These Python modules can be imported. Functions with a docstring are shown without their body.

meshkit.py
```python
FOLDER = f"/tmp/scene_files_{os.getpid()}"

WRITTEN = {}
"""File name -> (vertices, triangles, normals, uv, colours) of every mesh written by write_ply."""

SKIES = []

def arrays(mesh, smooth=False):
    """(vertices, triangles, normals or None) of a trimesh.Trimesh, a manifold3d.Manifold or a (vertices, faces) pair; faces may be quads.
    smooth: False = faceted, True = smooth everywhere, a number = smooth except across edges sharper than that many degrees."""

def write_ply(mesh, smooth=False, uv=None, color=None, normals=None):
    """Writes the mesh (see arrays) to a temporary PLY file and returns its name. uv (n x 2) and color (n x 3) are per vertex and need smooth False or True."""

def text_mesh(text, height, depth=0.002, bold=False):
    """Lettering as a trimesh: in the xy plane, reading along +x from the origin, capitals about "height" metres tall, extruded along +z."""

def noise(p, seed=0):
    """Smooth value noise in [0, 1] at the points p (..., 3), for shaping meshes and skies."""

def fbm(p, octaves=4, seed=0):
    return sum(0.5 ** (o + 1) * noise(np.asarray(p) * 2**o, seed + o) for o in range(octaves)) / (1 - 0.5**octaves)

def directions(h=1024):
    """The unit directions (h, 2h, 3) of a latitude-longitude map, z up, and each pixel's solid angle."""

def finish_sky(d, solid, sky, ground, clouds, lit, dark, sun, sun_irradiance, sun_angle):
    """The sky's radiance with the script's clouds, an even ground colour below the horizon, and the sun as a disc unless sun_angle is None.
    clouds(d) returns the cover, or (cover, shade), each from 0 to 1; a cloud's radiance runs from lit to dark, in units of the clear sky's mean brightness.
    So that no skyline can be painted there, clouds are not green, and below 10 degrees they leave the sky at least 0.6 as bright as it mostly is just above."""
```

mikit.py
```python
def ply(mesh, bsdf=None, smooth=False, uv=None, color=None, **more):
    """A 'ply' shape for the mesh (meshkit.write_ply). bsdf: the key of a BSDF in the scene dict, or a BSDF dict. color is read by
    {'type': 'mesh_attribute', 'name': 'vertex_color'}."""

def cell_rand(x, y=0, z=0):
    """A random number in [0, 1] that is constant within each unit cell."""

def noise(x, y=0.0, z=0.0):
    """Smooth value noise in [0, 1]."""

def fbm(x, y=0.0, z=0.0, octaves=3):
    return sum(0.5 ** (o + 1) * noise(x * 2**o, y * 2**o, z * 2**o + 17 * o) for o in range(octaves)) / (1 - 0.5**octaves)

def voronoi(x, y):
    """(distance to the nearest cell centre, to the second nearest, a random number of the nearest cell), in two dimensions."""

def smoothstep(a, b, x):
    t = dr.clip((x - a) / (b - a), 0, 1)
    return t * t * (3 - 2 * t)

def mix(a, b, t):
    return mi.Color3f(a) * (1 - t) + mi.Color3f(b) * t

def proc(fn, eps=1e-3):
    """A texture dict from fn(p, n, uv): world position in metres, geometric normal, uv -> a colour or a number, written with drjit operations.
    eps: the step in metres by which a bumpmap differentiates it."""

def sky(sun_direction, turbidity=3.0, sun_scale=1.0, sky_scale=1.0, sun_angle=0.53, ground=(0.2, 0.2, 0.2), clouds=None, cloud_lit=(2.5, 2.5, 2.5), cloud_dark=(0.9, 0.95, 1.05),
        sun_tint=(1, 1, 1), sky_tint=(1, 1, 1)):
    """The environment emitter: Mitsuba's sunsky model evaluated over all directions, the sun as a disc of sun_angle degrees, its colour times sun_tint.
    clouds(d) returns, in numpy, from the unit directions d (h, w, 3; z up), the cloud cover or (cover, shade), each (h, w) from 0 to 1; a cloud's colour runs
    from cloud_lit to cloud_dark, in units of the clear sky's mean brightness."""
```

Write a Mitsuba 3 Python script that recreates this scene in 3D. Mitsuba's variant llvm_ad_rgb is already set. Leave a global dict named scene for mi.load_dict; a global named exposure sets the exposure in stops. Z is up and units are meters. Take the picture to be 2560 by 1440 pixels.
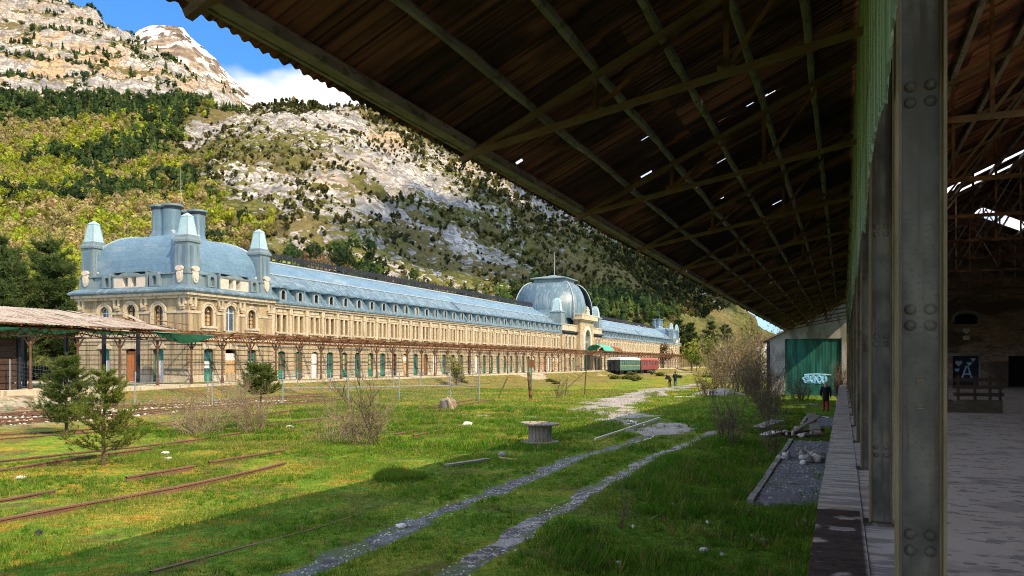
import math
import numpy as np, trimesh, mitsuba as mi, drjit as dr, mikit, meshkit
import manifold3d as m3
import shapely.geometry as sg
from shapely import affinity
from scipy.interpolate import RBFInterpolator, RegularGridInterpolator
from mikit import noise, fbm, smoothstep, mix, voronoi, cell_rand, proc
T = mi.ScalarTransform4f
scene, labels = {}, {}

# ---------------------------------------------------------------- camera, sky, exposure
EYE, FOC = 2.9, 2041.0 / 2560
YAW = math.atan(0.4057)
CS, SN = math.cos(YAW), math.sin(YAW)
scene['camera'] = {'type': 'perspective', 'fov_axis': 'x', 'fov': 2 * math.degrees(math.atan(0.5 / FOC)), 'near_clip': 0.1, 'far_clip': 9000.0,
                   'principal_point_offset_y': -(906 - 720) / 1440,
                   'to_world': T().look_at(origin=[0, 0, EYE], target=[-SN, CS, EYE], up=[0, 0, 1])}
SUN = np.array([0.72, -0.33, 0.65]); SUN = SUN / np.linalg.norm(SUN)

def cloud_cover(d):
    el = np.arcsin(np.clip(d[..., 2], -1, 1)); az = np.arctan2(d[..., 0], d[..., 1])
    q = np.stack([az * 9, el * 16, el * 0], -1)
    n = meshkit.fbm(q, 5, 3); n2 = meshkit.fbm(q * 2.3 + 5, 4, 8)
    bank = np.clip((az + 0.742) / 0.02, 0, 1) * np.exp(-np.clip((az + 0.62) / 0.5, 0, 9) ** 2) * np.clip((0.338 - el + (n - 0.5) * 0.07 + 0.10 * np.clip(az + 0.62, -0.2, 0.2)) / 0.02, 0, 1)
    wisp = np.clip((n2 - 0.50) * 4, 0, 1) * np.clip((el - 0.40) / 0.03, 0, 1) * np.exp(-((az + 0.85) / 0.06) ** 2) * 0.7
    away = np.clip((np.hypot((az + 0.80) / 0.42, (el - 0.40) / 0.22) - 0.8) * 3, 0, 1)
    rest = np.clip((n - 0.40) * 6, 0, 1) * away
    return np.clip(np.maximum(np.maximum(bank, wisp), rest * 0.95), 0, 1), np.clip((n2 - 0.45) * 2.2, 0, 0.6)

scene['sky'] = mikit.sky(SUN.tolist(), turbidity=2.6, sun_scale=0.69, sky_scale=1.1, clouds=cloud_cover, cloud_lit=(3.3, 3.25, 3.2), cloud_dark=(2.1, 2.12, 2.15), sky_tint=(0.45, 0.87, 1.32), sun_tint=(1.0, 0.95, 0.86))
exposure = 2.30

# ---------------------------------------------------------------- helpers
def rgb(*c): return {'type': 'rgb', 'value': list(map(float, c))}
def mat(name, color, rough=0.7, spec=0.3, metal=0.0, bump=None, bscale=0.02, **kw):
    b = {'type': 'principled', 'base_color': proc(color) if callable(color) else (color if isinstance(color, dict) else rgb(*color)), 'roughness': rough, 'specular': spec, 'metallic': metal, **kw}
    if bump is not None:
        b = {'type': 'bumpmap', 'arbitrary': proc(bump, eps=0.004), 'scale': bscale, 'bsdf': b}
    scene[name] = {'type': 'twosided', 'bsdf': b}
used = {}
def uniq(name):
    n = used.get(name, -1) + 1; used[name] = n
    return name if n == 0 else f'{name}_{n:03d}'
def add(key, mesh, m, smooth=False, label=None, **kw):
    key = uniq(key)
    if isinstance(mesh, dict):
        scene[key] = {**mesh, **kw}
    else:
        if isinstance(mesh, (list,)): mesh = cat(*mesh)
        ex = {k: v for k, v in kw.items() if k in ('uv', 'color', 'to_world')}
        scene[key] = mikit.ply(mesh, m, smooth=smooth, **ex)
    if label: labels[key] = {'label': label}
    return key
def thing(key, label, cat_, group=None):
    key = uniq(key); labels[key] = {'label': label, 'category': cat_}
    if group: labels[key]['group'] = group
    return key
def tag(key, label, cat_, group=None):
    labels[key] = {'label': label, 'category': cat_}
    if group: labels[key]['group'] = group
def struct(key, label): labels[key] = {'label': label, 'kind': 'structure'}
def stuff(key, label=None): labels[key] = {**({'label': label} if label else {}), 'kind': 'stuff'}
def tm(v, f): return trimesh.Trimesh(np.asarray(v, float), np.asarray(f, int), process=False)
def cat(*ms):
    vs, fs, o = [], [], 0
    for m in ms:
        v, f = np.asarray(m.vertices), np.asarray(m.faces)
        vs.append(v); fs.append(f + o); o += len(v)
    return tm(np.vstack(vs), np.vstack(fs))
def box(x0, x1, y0, y1, z0, z1):
    v = [[x, y, z] for x in (x0, x1) for y in (y0, y1) for z in (z0, z1)]
    f = [[0, 1, 3], [0, 3, 2], [4, 6, 7], [4, 7, 5], [0, 4, 5], [0, 5, 1], [2, 3, 7], [2, 7, 6], [0, 2, 6], [0, 6, 4], [1, 5, 7], [1, 7, 3]]
    return tm(v, f)
def beam(p, q, w, h, up=(0, 0, 1)):
    p, q = np.array(p, float), np.array(q, float); d = q - p; L = np.linalg.norm(d); d = d / L
    s = np.cross(d, up); s = s / np.linalg.norm(s); u = np.cross(s, d)
    m = box(-w / 2, w / 2, 0, L, -h / 2, h / 2)
    v = m.vertices
    return tm(p + v[:, :1] * s + v[:, 1:2] * d + v[:, 2:] * u, m.faces)
def tube(pts, r, n=6, cap=True):
    pts = np.array(pts, float); k = len(pts); r = np.broadcast_to(np.asarray(r, float), (k,))
    t = np.gradient(pts, axis=0); t /= np.linalg.norm(t, axis=1, keepdims=True) + 1e-12
    ref = np.array([0, 0, 1.0]) if abs(t[0, 2]) < 0.9 else np.array([1.0, 0, 0])
    s = np.cross(t, ref); s /= np.linalg.norm(s, axis=1, keepdims=True) + 1e-12; u = np.cross(s, t)
    a = np.arange(n) * 2 * np.pi / n
    v = (pts[:, None] + r[:, None, None] * (np.cos(a)[None, :, None] * s[:, None] + np.sin(a)[None, :, None] * u[:, None])).reshape(-1, 3)
    i, j = np.meshgrid(np.arange(k - 1), np.arange(n), indexing='ij'); i, j = i.ravel(), j.ravel(); j2 = (j + 1) % n
    f = np.vstack([np.c_[i * n + j, i * n + j2, (i + 1) * n + j2], np.c_[i * n + j, (i + 1) * n + j2, (i + 1) * n + j]])
    if cap:
        v = np.vstack([v, pts[:1], pts[-1:]]); c0, c1 = k * n, k * n + 1; q = np.arange(n); q2 = (q + 1) % n
        f = np.vstack([f, np.c_[q2, q, q * 0 + c0], np.c_[(k - 1) * n + q, (k - 1) * n + q2, q * 0 + c1]])
    return tm(v, f)
def place(poly, o, a, depth, b=(0, 0, 1)):
    """extrude a shapely polygon (or multipolygon) drawn in the plane o + x*a + y*b, outwards along a x b"""
    o, a, b = np.array(o, float), np.array(a, float), np.array(b, float); n = np.cross(a, b)
    out = []
    for g in getattr(poly, 'geoms', [poly]):
        if g.is_empty or g.area < 1e-5: continue
        m = trimesh.creation.extrude_polygon(g, depth, engine='earcut'); v = m.vertices
        out.append(tm(o + v[:, :1] * a + v[:, 1:2] * b + v[:, 2:] * n, m.faces))
    return cat(*out)
def rect(x0, x1, y0, y1): return sg.box(x0, y0, x1, y1)
def arch(cx, w, z0, spring, rise=None, n=10):
    rise = w / 2 if rise is None else rise
    a = np.linspace(0, np.pi, n)
    return sg.Polygon([(cx - w / 2, z0), (cx + w / 2, z0)] + [(cx + w / 2 * math.cos(t), spring + rise * math.sin(t)) for t in a])
def lathe(prof, n=16, c=(0, 0, 0)):
    prof = np.array(prof, float); a = np.arange(n) * 2 * np.pi / n; k = len(prof)
    v = np.stack([prof[:, None, 0] * np.cos(a), prof[:, None, 0] * np.sin(a), np.repeat(prof[:, 1:2], n, 1)], -1).reshape(-1, 3) + np.array(c)
    i, j = np.meshgrid(np.arange(k - 1), np.arange(n), indexing='ij'); i, j = i.ravel(), j.ravel(); j2 = (j + 1) % n
    return tm(v, np.vstack([np.c_[i * n + j, i * n + j2, (i + 1) * n + j2], np.c_[i * n + j, (i + 1) * n + j2, (i + 1) * n + j]]))
def rings(rs, close_top=True):
    """loft through rings (k,n,3)"""
    rs = np.array(rs, float); k, n = rs.shape[:2]; v = rs.reshape(-1, 3)
    i, j = np.meshgrid(np.arange(k - 1), np.arange(n), indexing='ij'); i, j = i.ravel(), j.ravel(); j2 = (j + 1) % n
    f = np.vstack([np.c_[i * n + j, i * n + j2, (i + 1) * n + j2], np.c_[i * n + j, (i + 1) * n + j2, (i + 1) * n + j]])
    if close_top:
        v = np.vstack([v, rs[-1].mean(0)]); q = np.arange(n); f = np.vstack([f, np.c_[(k - 1) * n + q, (k - 1) * n + (q + 1) % n, q * 0 + k * n]])
    return tm(v, f)
def sqring(x0, x1, y0, y1, z): return [[x0, y0, z], [x1, y0, z], [x1, y1, z], [x0, y1, z]]
def xform(m, loc=(0, 0, 0), rot=0.0, s=1.0, tilt=(0, 0)):
    R = trimesh.transformations.euler_matrix(tilt[0], tilt[1], rot)[:3, :3]
    return tm(np.asarray(m.vertices) * s @ R.T + np.array(loc), m.faces)
ICO = trimesh.creation.icosphere(subdivisions=0); ICO1 = trimesh.creation.icosphere(subdivisions=1)
def stone_mesh(rng, sx, sy, sz, sub=1):
    m = ICO1 if sub else ICO; v = np.array(m.vertices) * (1 + rng.uniform(-0.22, 0.22, (len(m.vertices), 1))) * [sx, sy, sz]
    return tm(v, m.faces)

# ---------------------------------------------------------------- materials of the land
def grass_col(p, n, uv):
    x, y = p.x, p.y
    big = fbm(x * 0.11 + 3, y * 0.11, 0.0, 3); mid = fbm(x * 0.9, y * 0.9, 1.0, 3); fine = fbm(x * 9.0, y * 9.0, 2.0, 2)
    c = mix((0.085, 0.170, 0.016), (0.145, 0.205, 0.028), smoothstep(0.35, 0.65, mid * 0.6 + big * 0.4))
    dry = smoothstep(0.52, 0.66, fbm(x * 0.35 + 9, y * 0.35, 4.0, 4)) * (0.45 + 0.55 * smoothstep(-9, -14, x))
    c = mix(c, (0.32, 0.21, 0.04), dry * 0.62)
    far = smoothstep(-29, -36, x + (big - 0.5) * 10) * smoothstep(14, 24, y)
    c = mix(c, mix((0.115, 0.108, 0.036), (0.20, 0.155, 0.075), mid), far * 0.75)
    grav = smoothstep(0.57, 0.65, fbm(x * 0.10 + 20, y * 0.055, 7.0, 4)) * smoothstep(-33, -38, x)
    c = mix(c, (0.42, 0.375, 0.31), grav * 0.85)
    bal = (smoothstep(-35.2, -36.0, x) * smoothstep(-47.5, -46.5, x)) * smoothstep(56, 40, y + (mid - 0.5) * 14)
    c = mix(c, mix((0.085, 0.070, 0.060), (0.27, 0.235, 0.20), smoothstep(0.5, 0.8, fine)), bal * smoothstep(0.35, 0.55, mid + 0.08) * 0.85)
    sp = fbm(x * 3.1 + 11, y * 3.1, 6.0, 4); fz = fbm(x * 38.0, y * 38.0, 2.0, 2)
    c = mix(c, (0.30, 0.155, 0.028), smoothstep(0.56, 0.66, sp) * 0.55 * smoothstep(-6, -11, x))
    c = mix(c, (0.060, 0.135, 0.016), smoothstep(0.42, 0.32, sp) * 0.6)
    soil = smoothstep(0.58, 0.7, fbm(x * 0.8 + 40, y * 0.8, 3.0, 3))
    c = mix(c, (0.085, 0.062, 0.035), soil * 0.55)
    return c * (0.45 + 0.62 * fine + 0.5 * fz)
mat('grass_ground', grass_col, rough=0.95, spec=0.05, bump=lambda p, n, uv: fbm(p.x * 7, p.y * 7, 0.0, 3), bscale=0.05)
def mud_col(p, n, uv):
    f = fbm(p.x * 5, p.y * 5, 0.0, 4); st = fbm(p.x * 22, p.y * 22, 0.0, 2)
    rt = smoothstep(-6.6, -5.8, p.x)
    c = mix((0.045, 0.040, 0.043), mix((0.105, 0.125, 0.125), (0.26, 0.25, 0.24), rt), smoothstep(0.35, 0.7, f))
    c = mix(c, (0.46, 0.44, 0.42), smoothstep(0.70, 0.78, st) * (0.35 + 0.6 * rt))
    return mix(c, (0.06, 0.09, 0.018), smoothstep(0.55, 0.64, fbm(p.x * 1.9 + 4, p.y * 1.6, 2.0, 4)))
mat('mud', mud_col, rough=0.62, spec=0.4, bump=lambda p, n, uv: fbm(p.x * 12, p.y * 12, 0.0, 3), bscale=0.03)
def pale_track_col(p, n, uv):
    f = fbm(p.x * 2, p.y * 2, 0.0, 4)
    c = mix((0.19, 0.172, 0.16), (0.37, 0.345, 0.32), f)
    return mix(c, (0.10, 0.13, 0.03), smoothstep(0.56, 0.66, fbm(p.x * 0.9 + 4, p.y * 0.5, 2.0, 4)))
mat('pale_track', pale_track_col, rough=0.85, spec=0.15, bump=lambda p, n, uv: fbm(p.x * 9, p.y * 9, 0.0, 3), bscale=0.02)
scene['puddle_water'] = {'type': 'twosided', 'bsdf': {'type': 'principled', 'base_color': rgb(0.06, 0.055, 0.05), 'roughness': 0.05, 'specular': 0.6}}

def rock_col(p, n, uv):
    x, y, z = p.x, p.y, p.z
    veg, warm = uv.x, uv.y
    n1 = fbm(x * 0.022, y * 0.022, z * 0.022, 4); n2 = fbm(x * 0.13, y * 0.13, z * 0.18, 4); n3 = fbm(x * 0.40, y * 0.40, z * 0.46, 4)
    rock = mix((0.30, 0.295, 0.285), (0.58, 0.56, 0.52), smoothstep(0.30, 0.66, n2))
    rock = mix(rock, (0.62, 0.42, 0.24), warm * smoothstep(0.42, 0.62, fbm(x * 0.04, y * 0.04, z * 0.06, 3)))
    w = fbm(x * 0.10, y * 0.10, z * 0.10, 3) * 2.2
    strata = dr.abs(noise(x * 0.05 + w, y * 0.05, z * 0.42 + w) - 0.5) * 2
    rock = mix(rock, (0.20, 0.19, 0.18), smoothstep(0.16, 0.04, strata) * 0.75)
    flute = dr.abs(noise(x * 0.38 + w, y * 0.38 + w, z * 0.06) - 0.5) * 2
    rock = mix(rock, (0.17, 0.165, 0.165), smoothstep(0.20, 0.05, flute) * 0.65)
    rock = rock * (0.72 + 0.5 * n3)
    green = mix((0.050, 0.062, 0.020), (0.150, 0.148, 0.048), smoothstep(0.3, 0.7, n3))
    green = mix(green, (0.20, 0.145, 0.08), smoothstep(0.50, 0.68, n1) * 0.45)
    v = smoothstep(0.46, 0.56, veg - 0.02 + (n2 - 0.5) * 0.75 + (n3 - 0.5) * 1.25 + (n1 - 0.5) * 0.55)
    return mix(rock, green, v)
mat('mountain_rock', rock_col, rough=0.95, spec=0.05, bump=lambda p, n, uv: fbm(p.x * 0.35, p.y * 0.35, p.z * 0.35, 4), bscale=2.4)
def peak_col(p, n, uv):
    x, y, z = p.x, p.y, p.z
    n2 = fbm(x * 0.016, y * 0.016, z * 0.02, 4); n3 = fbm(x * 0.06, y * 0.06, z * 0.06, 4)
    c = mix((0.20, 0.155, 0.115), (0.46, 0.385, 0.29), smoothstep(0.3, 0.7, n3))
    c = mix(c, (0.12, 0.10, 0.085), smoothstep(0.16, 0.04, dr.abs(noise(x * 0.035, y * 0.035, z * 0.012) - 0.5) * 2) * 0.7)
    c = mix(c, (0.42, 0.25, 0.11), smoothstep(0.55, 0.7, n2) * 0.6)
    snow = smoothstep(0.50, 0.56, uv.x + (n3 - 0.5) * 1.3 + (n2 - 0.5) * 0.6)
    return mix(c, (0.86, 0.88, 0.93), snow)
mat('peak_rock', peak_col, rough=0.95, spec=0.05, bump=lambda p, n, uv: fbm(p.x * 0.05, p.y * 0.05, p.z * 0.05, 4), bscale=8.0)
scene['leaf_paint'] = {'type': 'twosided', 'bsdf': {'type': 'diffuse', 'reflectance': {'type': 'mesh_attribute', 'name': 'vertex_color'}}}
scene['thin_leaf'] = {'type': 'principledthin', 'base_color': {'type': 'mesh_attribute', 'name': 'vertex_color'}, 'roughness': 0.7, 'diff_trans': 0.7, 'spec_trans': 0.0}

# ---------------------------------------------------------------- the ground sheet
def axis(lo, hi, c, near, step):
    a = [0.0]
    while a[-1] < hi - c: a.append(a[-1] + max(step, (a[-1] - near) * 0.10))
    b = [0.0]
    while b[-1] < c - lo: b.append(b[-1] + max(step, (b[-1] - near) * 0.10))
    return np.r_[c - np.array(b[::-1][:-1]), c + np.array(a)]
def ground_z(x, y):
    x, y = np.broadcast_arrays(np.asarray(x, float), np.asarray(y, float)); q = np.stack([x, y, x * 0], -1)
    z = (meshkit.fbm(q * 0.22, 4, 5) - 0.5) * 0.22 + (meshkit.fbm(q * 1.3, 3, 6) - 0.5) * 0.05
    for xr, d in ((-7.35, 0.07), (-5.05, 0.06)): z = z - d * np.exp(-((x - xr - wob(y)) / 0.45) ** 2) * np.clip((40 - y) / 8, 0, 1)
    z = z + 0.12 * np.clip((-40 - x) / 6, 0, 1) * np.clip((y - 45) / 12, 0, 1)
    z = z + 0.86 * np.clip((-46.4 - x) / 2.4, 0, 1)
    m = np.clip((np.abs(x + 20) - 60) / 40, 0, 1)
    return z * (1 - m) + 0.12 * np.clip(-x - 3, 0, 2) * np.exp(-((x + 3.6) / 1.6) ** 2) * np.clip((40 - y) / 5, 0, 1)
def wob(y): return 0.22 * np.sin(np.asarray(y, float) * 0.21) + 0.10 * np.sin(np.asarray(y, float) * 0.67 + 1)
gx, gy = axis(-4000, 4000, -12.0, 30, 0.28), axis(-4000, 6000, 24.0, 28, 0.32)
GX, GY = np.meshgrid(gx, gy, indexing='ij'); GZ = ground_z(GX, GY)
i, j = np.meshgrid(np.arange(len(gx) - 1), np.arange(len(gy) - 1), indexing='ij'); k = (i * len(gy) + j).ravel(); ny = len(gy)
add('ground', tm(np.c_[GX.ravel(), GY.ravel(), GZ.ravel()], np.vstack([np.c_[k, k + ny, k + ny + 1], np.c_[k, k + ny + 1, k + 1]])), 'grass_ground', smooth=True)
struct('ground', 'grassy abandoned rail yard with moss and dry patches')

def ribbon(path, wl, wr, seed, step=0.12, cols=7, dz=0.012):
    """an uneven sheet along a path (list of x, y), wl/wr metres to both sides, edges ragged by noise"""
    path = np.array(path, float); L = np.r_[0, np.cumsum(np.linalg.norm(np.diff(path, axis=0), axis=1))]
    s = np.arange(0, L[-1], step); x, y = np.interp(s, L, path[:, 0]), np.interp(s, L, path[:, 1])
    dx, dy = np.gradient(x), np.gradient(y); n = np.hypot(dx, dy); nx, nyy = dy / n, -dx / n
    ed = lambda o: 0.10 + 1.6 * meshkit.fbm(np.c_[s * 0.9, s * 0 + o, s * 0], 4, seed)
    tap = np.clip(np.minimum(s, L[-1] - s) / 1.5, 0.05, 1)
    a, b = -wl * ed(0) * tap, wr * ed(9) * tap
    t = np.linspace(0, 1, cols); off = a[:, None] * (1 - t) + b[:, None] * t
    X, Y = x[:, None] + nx[:, None] * off, y[:, None] + nyy[:, None] * off
    Z = ground_z(X, Y) + dz - 0.03 * (np.abs(2 * t - 1) ** 8)
    i, j = np.meshgrid(np.arange(len(s) - 1), np.arange(cols - 1), indexing='ij'); k = (i * cols + j).ravel()
    return tm(np.stack([X, Y, Z], -1).reshape(-1, 3), np.vstack([np.c_[k, k + 1, k + cols + 1], np.c_[k, k + cols + 1, k + cols]]))
yy = np.arange(4, 33.5, 0.5)
ROAD_L = np.c_[-7.35 + wob(yy), yy]; ROAD_R = np.c_[-5.05 + wob(yy), yy]
yr = np.arange(4, 35.5, 0.5); ROAD_R = np.c_[-5.05 + wob(yr), yr]
add('dirt_track', ribbon(ROAD_L, 0.36, 0.36, 11), 'mud', smooth=True); struct('dirt_track', 'left muddy wheel rut through the grass')
add('dirt_track', ribbon(ROAD_R, 0.30, 0.30, 12), 'mud', smooth=True); struct('dirt_track_001', 'right stony wheel rut through the grass')
add('dirt_track', ribbon([(-6.7, 32.5), (-8.2, 38), (-11.0, 43.5), (-13.5, 49), (-16, 62), (-17.8, 85), (-17, 110)], 2.0, 1.7, 13, 0.3, 13, 0.025), 'pale_track', smooth=True)
struct('dirt_track_002', 'pale gravel track curving away between the sheds and station')
add('dirt_track', ribbon([(-9.0, 41), (-13, 40.6), (-17.5, 40.2), (-21, 41.5)], 0.35, 0.4, 14, 0.2, 7, 0.03), 'pale_track', smooth=True)
struct('dirt_track_003', 'thin pale side track branching left')
add('puddle', ribbon([(-8.3, 36.5), (-9.3, 38.6), (-10.2, 40.5)], 0.34, 0.3, 15, 0.1, 7, 0.055), 'puddle_water', smooth=True); struct('puddle', 'puddle reflecting the sky on the pale track')
add('puddle', ribbon([(-7.3, 28.5), (-7.15, 31), (-7.0, 33)], 0.14, 0.14, 16, 0.1, 7, 0.035), 'puddle_water', smooth=True); struct('puddle_001', 'narrow puddle in the left wheel rut')

# ---------------------------------------------------------------- mountains
CTRL = np.array([[-116,45,4],[-232,89,20],[-451,173,77],[-819,315,225],[-1161,446,422],[-1366,525,545],[-1639,630,528],[-2049,788,463],[-96,56,4],[-180,105,18],[-361,210,73],[-656,381,210],[-929,540,405],[-1093,636,545],[-1312,763,528],[-1640,953,463],[-86,62,4],[-144,104,14],[-239,173,40],[-383,276,96],[-536,387,175],[-613,442,227],[-670,484,272],[-794,573,371],[-957,691,510],[-1148,829,495],[-1436,1036,434],[-86,73,4],[-138,117,14],[-223,190,42],[-361,307,101],[-490,416,172],[-567,482,231],[-627,533,280],[-774,657,402],[-928,789,390],[-1160,986,342],[-84,79,4],[-152,143,22],[-232,219,53],[-352,332,112],[-472,445,184],[-536,505,235],[-680,641,343],[-816,770,332],[-1021,962,291],[-86,89,4],[-150,155,23],[-224,233,54],[-314,326,101],[-389,403,150],[-449,465,193],[-599,620,298],[-718,745,289],[-898,931,254],[-88,99,4],[-148,167,24],[-197,222,45],[-253,286,75],[-316,357,114],[-373,421,155],[-436,492,196],[-548,619,268],[-658,743,260],[-822,929,228],[-86,105,4],[-139,170,22],[-179,219,41],[-229,279,68],[-299,364,114],[-352,429,155],[-425,518,205],[-510,622,199],[-638,777,174],[-87,116,4],[-124,165,17],[-161,215,36],[-205,273,60],[-273,364,108],[-329,438,155],[-404,538,211],[-484,645,205],[-606,807,179],[-85,127,4],[-125,187,21],[-170,255,48],[-238,357,97],[-300,450,147],[-374,561,207],[-449,673,201],[-561,841,176],[-84,144,4],[-120,205,20],[-158,270,42],[-209,358,80],[-275,471,137],[-347,593,200],[-416,712,194],[-520,890,170],[-78,173,4],[-107,237,19],[-136,301,36],[-177,392,67],[-231,511,114],[-289,638,170],[-346,766,164],[-433,958,144],[-74,218,5],[-96,285,18],[-119,351,33],[-154,455,63],[-193,569,105],[-231,683,139],[-278,820,135],[-347,1025,118],[-69,296,5],[-88,375,19],[-106,453,36],[-134,572,64],[-168,719,102],[-202,863,99],[-253,1079,86],[-65,405,6],[-81,507,22],[-98,608,40],[-117,730,67],[-140,875,65],[-176,1094,57],[-61,580,7],[-70,673,24],[-82,787,42],[-99,944,41],[-123,1180,36],[-39,847,8],[-44,953,21],[-53,1144,20],[-66,1430,18]], float)
rbf = RBFInterpolator(CTRL[:, :2], CTRL[:, 2], smoothing=5)
TU = np.r_[np.linspace(-1.5, -0.70, 60)[:-1], np.linspace(-0.70, 0.33, 500), np.linspace(0.33, 0.40, 12)[1:]]
TD = np.r_[np.geomspace(84, 1000, 380), np.geomspace(1010, 1150, 12)]
UU, DD = np.meshgrid(TU, TD, indexing='ij')
HX, HY = DD * (-SN + UU * CS), DD * (CS + UU * SN)
HZ = rbf(np.c_[HX.ravel(), HY.ravel()]).reshape(HX.shape)
Q = np.stack([HX, HY, HZ], -1)
GUL = np.array([(-420, 520), (-405, 442), (-404, 399), (-316, 325), (-216, 244), (-176, 213), (-147, 197), (-124, 183), (-109, 189)], float)
gl_line = sg.LineString([(-700, 900)] + [tuple(p) for p in GUL] + [(-80, 210)])
# signed side of the gully: > 0 on the forested left mountain
def side(x, y):
    pts = np.array(gl_line.coords); best = np.full(x.shape, 1e9); sgn = np.zeros(x.shape)
    for a, b in zip(pts[:-1], pts[1:]):
        ab = b - a; t = np.clip(((x - a[0]) * ab[0] + (y - a[1]) * ab[1]) / (ab @ ab), 0, 1)
        d = np.hypot(x - a[0] - t * ab[0], y - a[1] - t * ab[1]); c = ab[0] * (y - a[1]) - ab[1] * (x - a[0])
        m = d < best; best = np.where(m, d, best); sgn = np.where(m, -np.sign(c), sgn)
    return best * sgn
SD = side(HX, HY) + (meshkit.fbm(Q * 0.02, 4, 2) - 0.5) * 90
big, med = meshkit.fbm(Q * 0.009, 4, 21), meshkit.fbm(Q * 0.035, 4, 22)
left = np.clip(SD / 30 + 0.5, 0, 1)
above = np.clip((HZ - 196 - (med - 0.5) * 40) / 16, 0, 1)          # where the forest gives way to ledges
high = left * above
CL = [(-373, 403, 147, 26), (-337, 449, 161, 36), (-313, 456, 155, 26), (-224, 370, 92, 26), (-262, 530, 140, 30), (-216, 311, 73, 24), (-244, 313, 83, 20), (-222, 428, 98, 34), (-190, 317, 63, 20), (-204, 564, 110, 46), (-219, 647, 132, 36), (-163, 617, 92, 44), (-231, 547, 124, 30), (-160, 332, 51, 20), (-107, 669, 53, 26), (-350, 430, 158, 26)]
clf = np.zeros(HX.shape)
for x, y, z, r in CL: clf = np.maximum(clf, np.exp(-(((HX - x) ** 2 + (HY - y) ** 2 + 2 * (HZ - z) ** 2) / r ** 2)))
WARM = [(-224, 370, 92, 34), (-223, 341, 84, 30), (-283, 470, 141, 30), (-593, 575, 287, 60), (-613, 477, 245, 70), (-262, 530, 140, 20), (-533, 484, 223, 40), (-660, 498, 300, 90)]
wrm = np.zeros(HX.shape) + 0.12
for x, y, z, r in WARM: wrm = np.maximum(wrm, np.exp(-(((HX - x) ** 2 + (HY - y) ** 2 + 2 * (HZ - z) ** 2) / r ** 2)))
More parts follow.
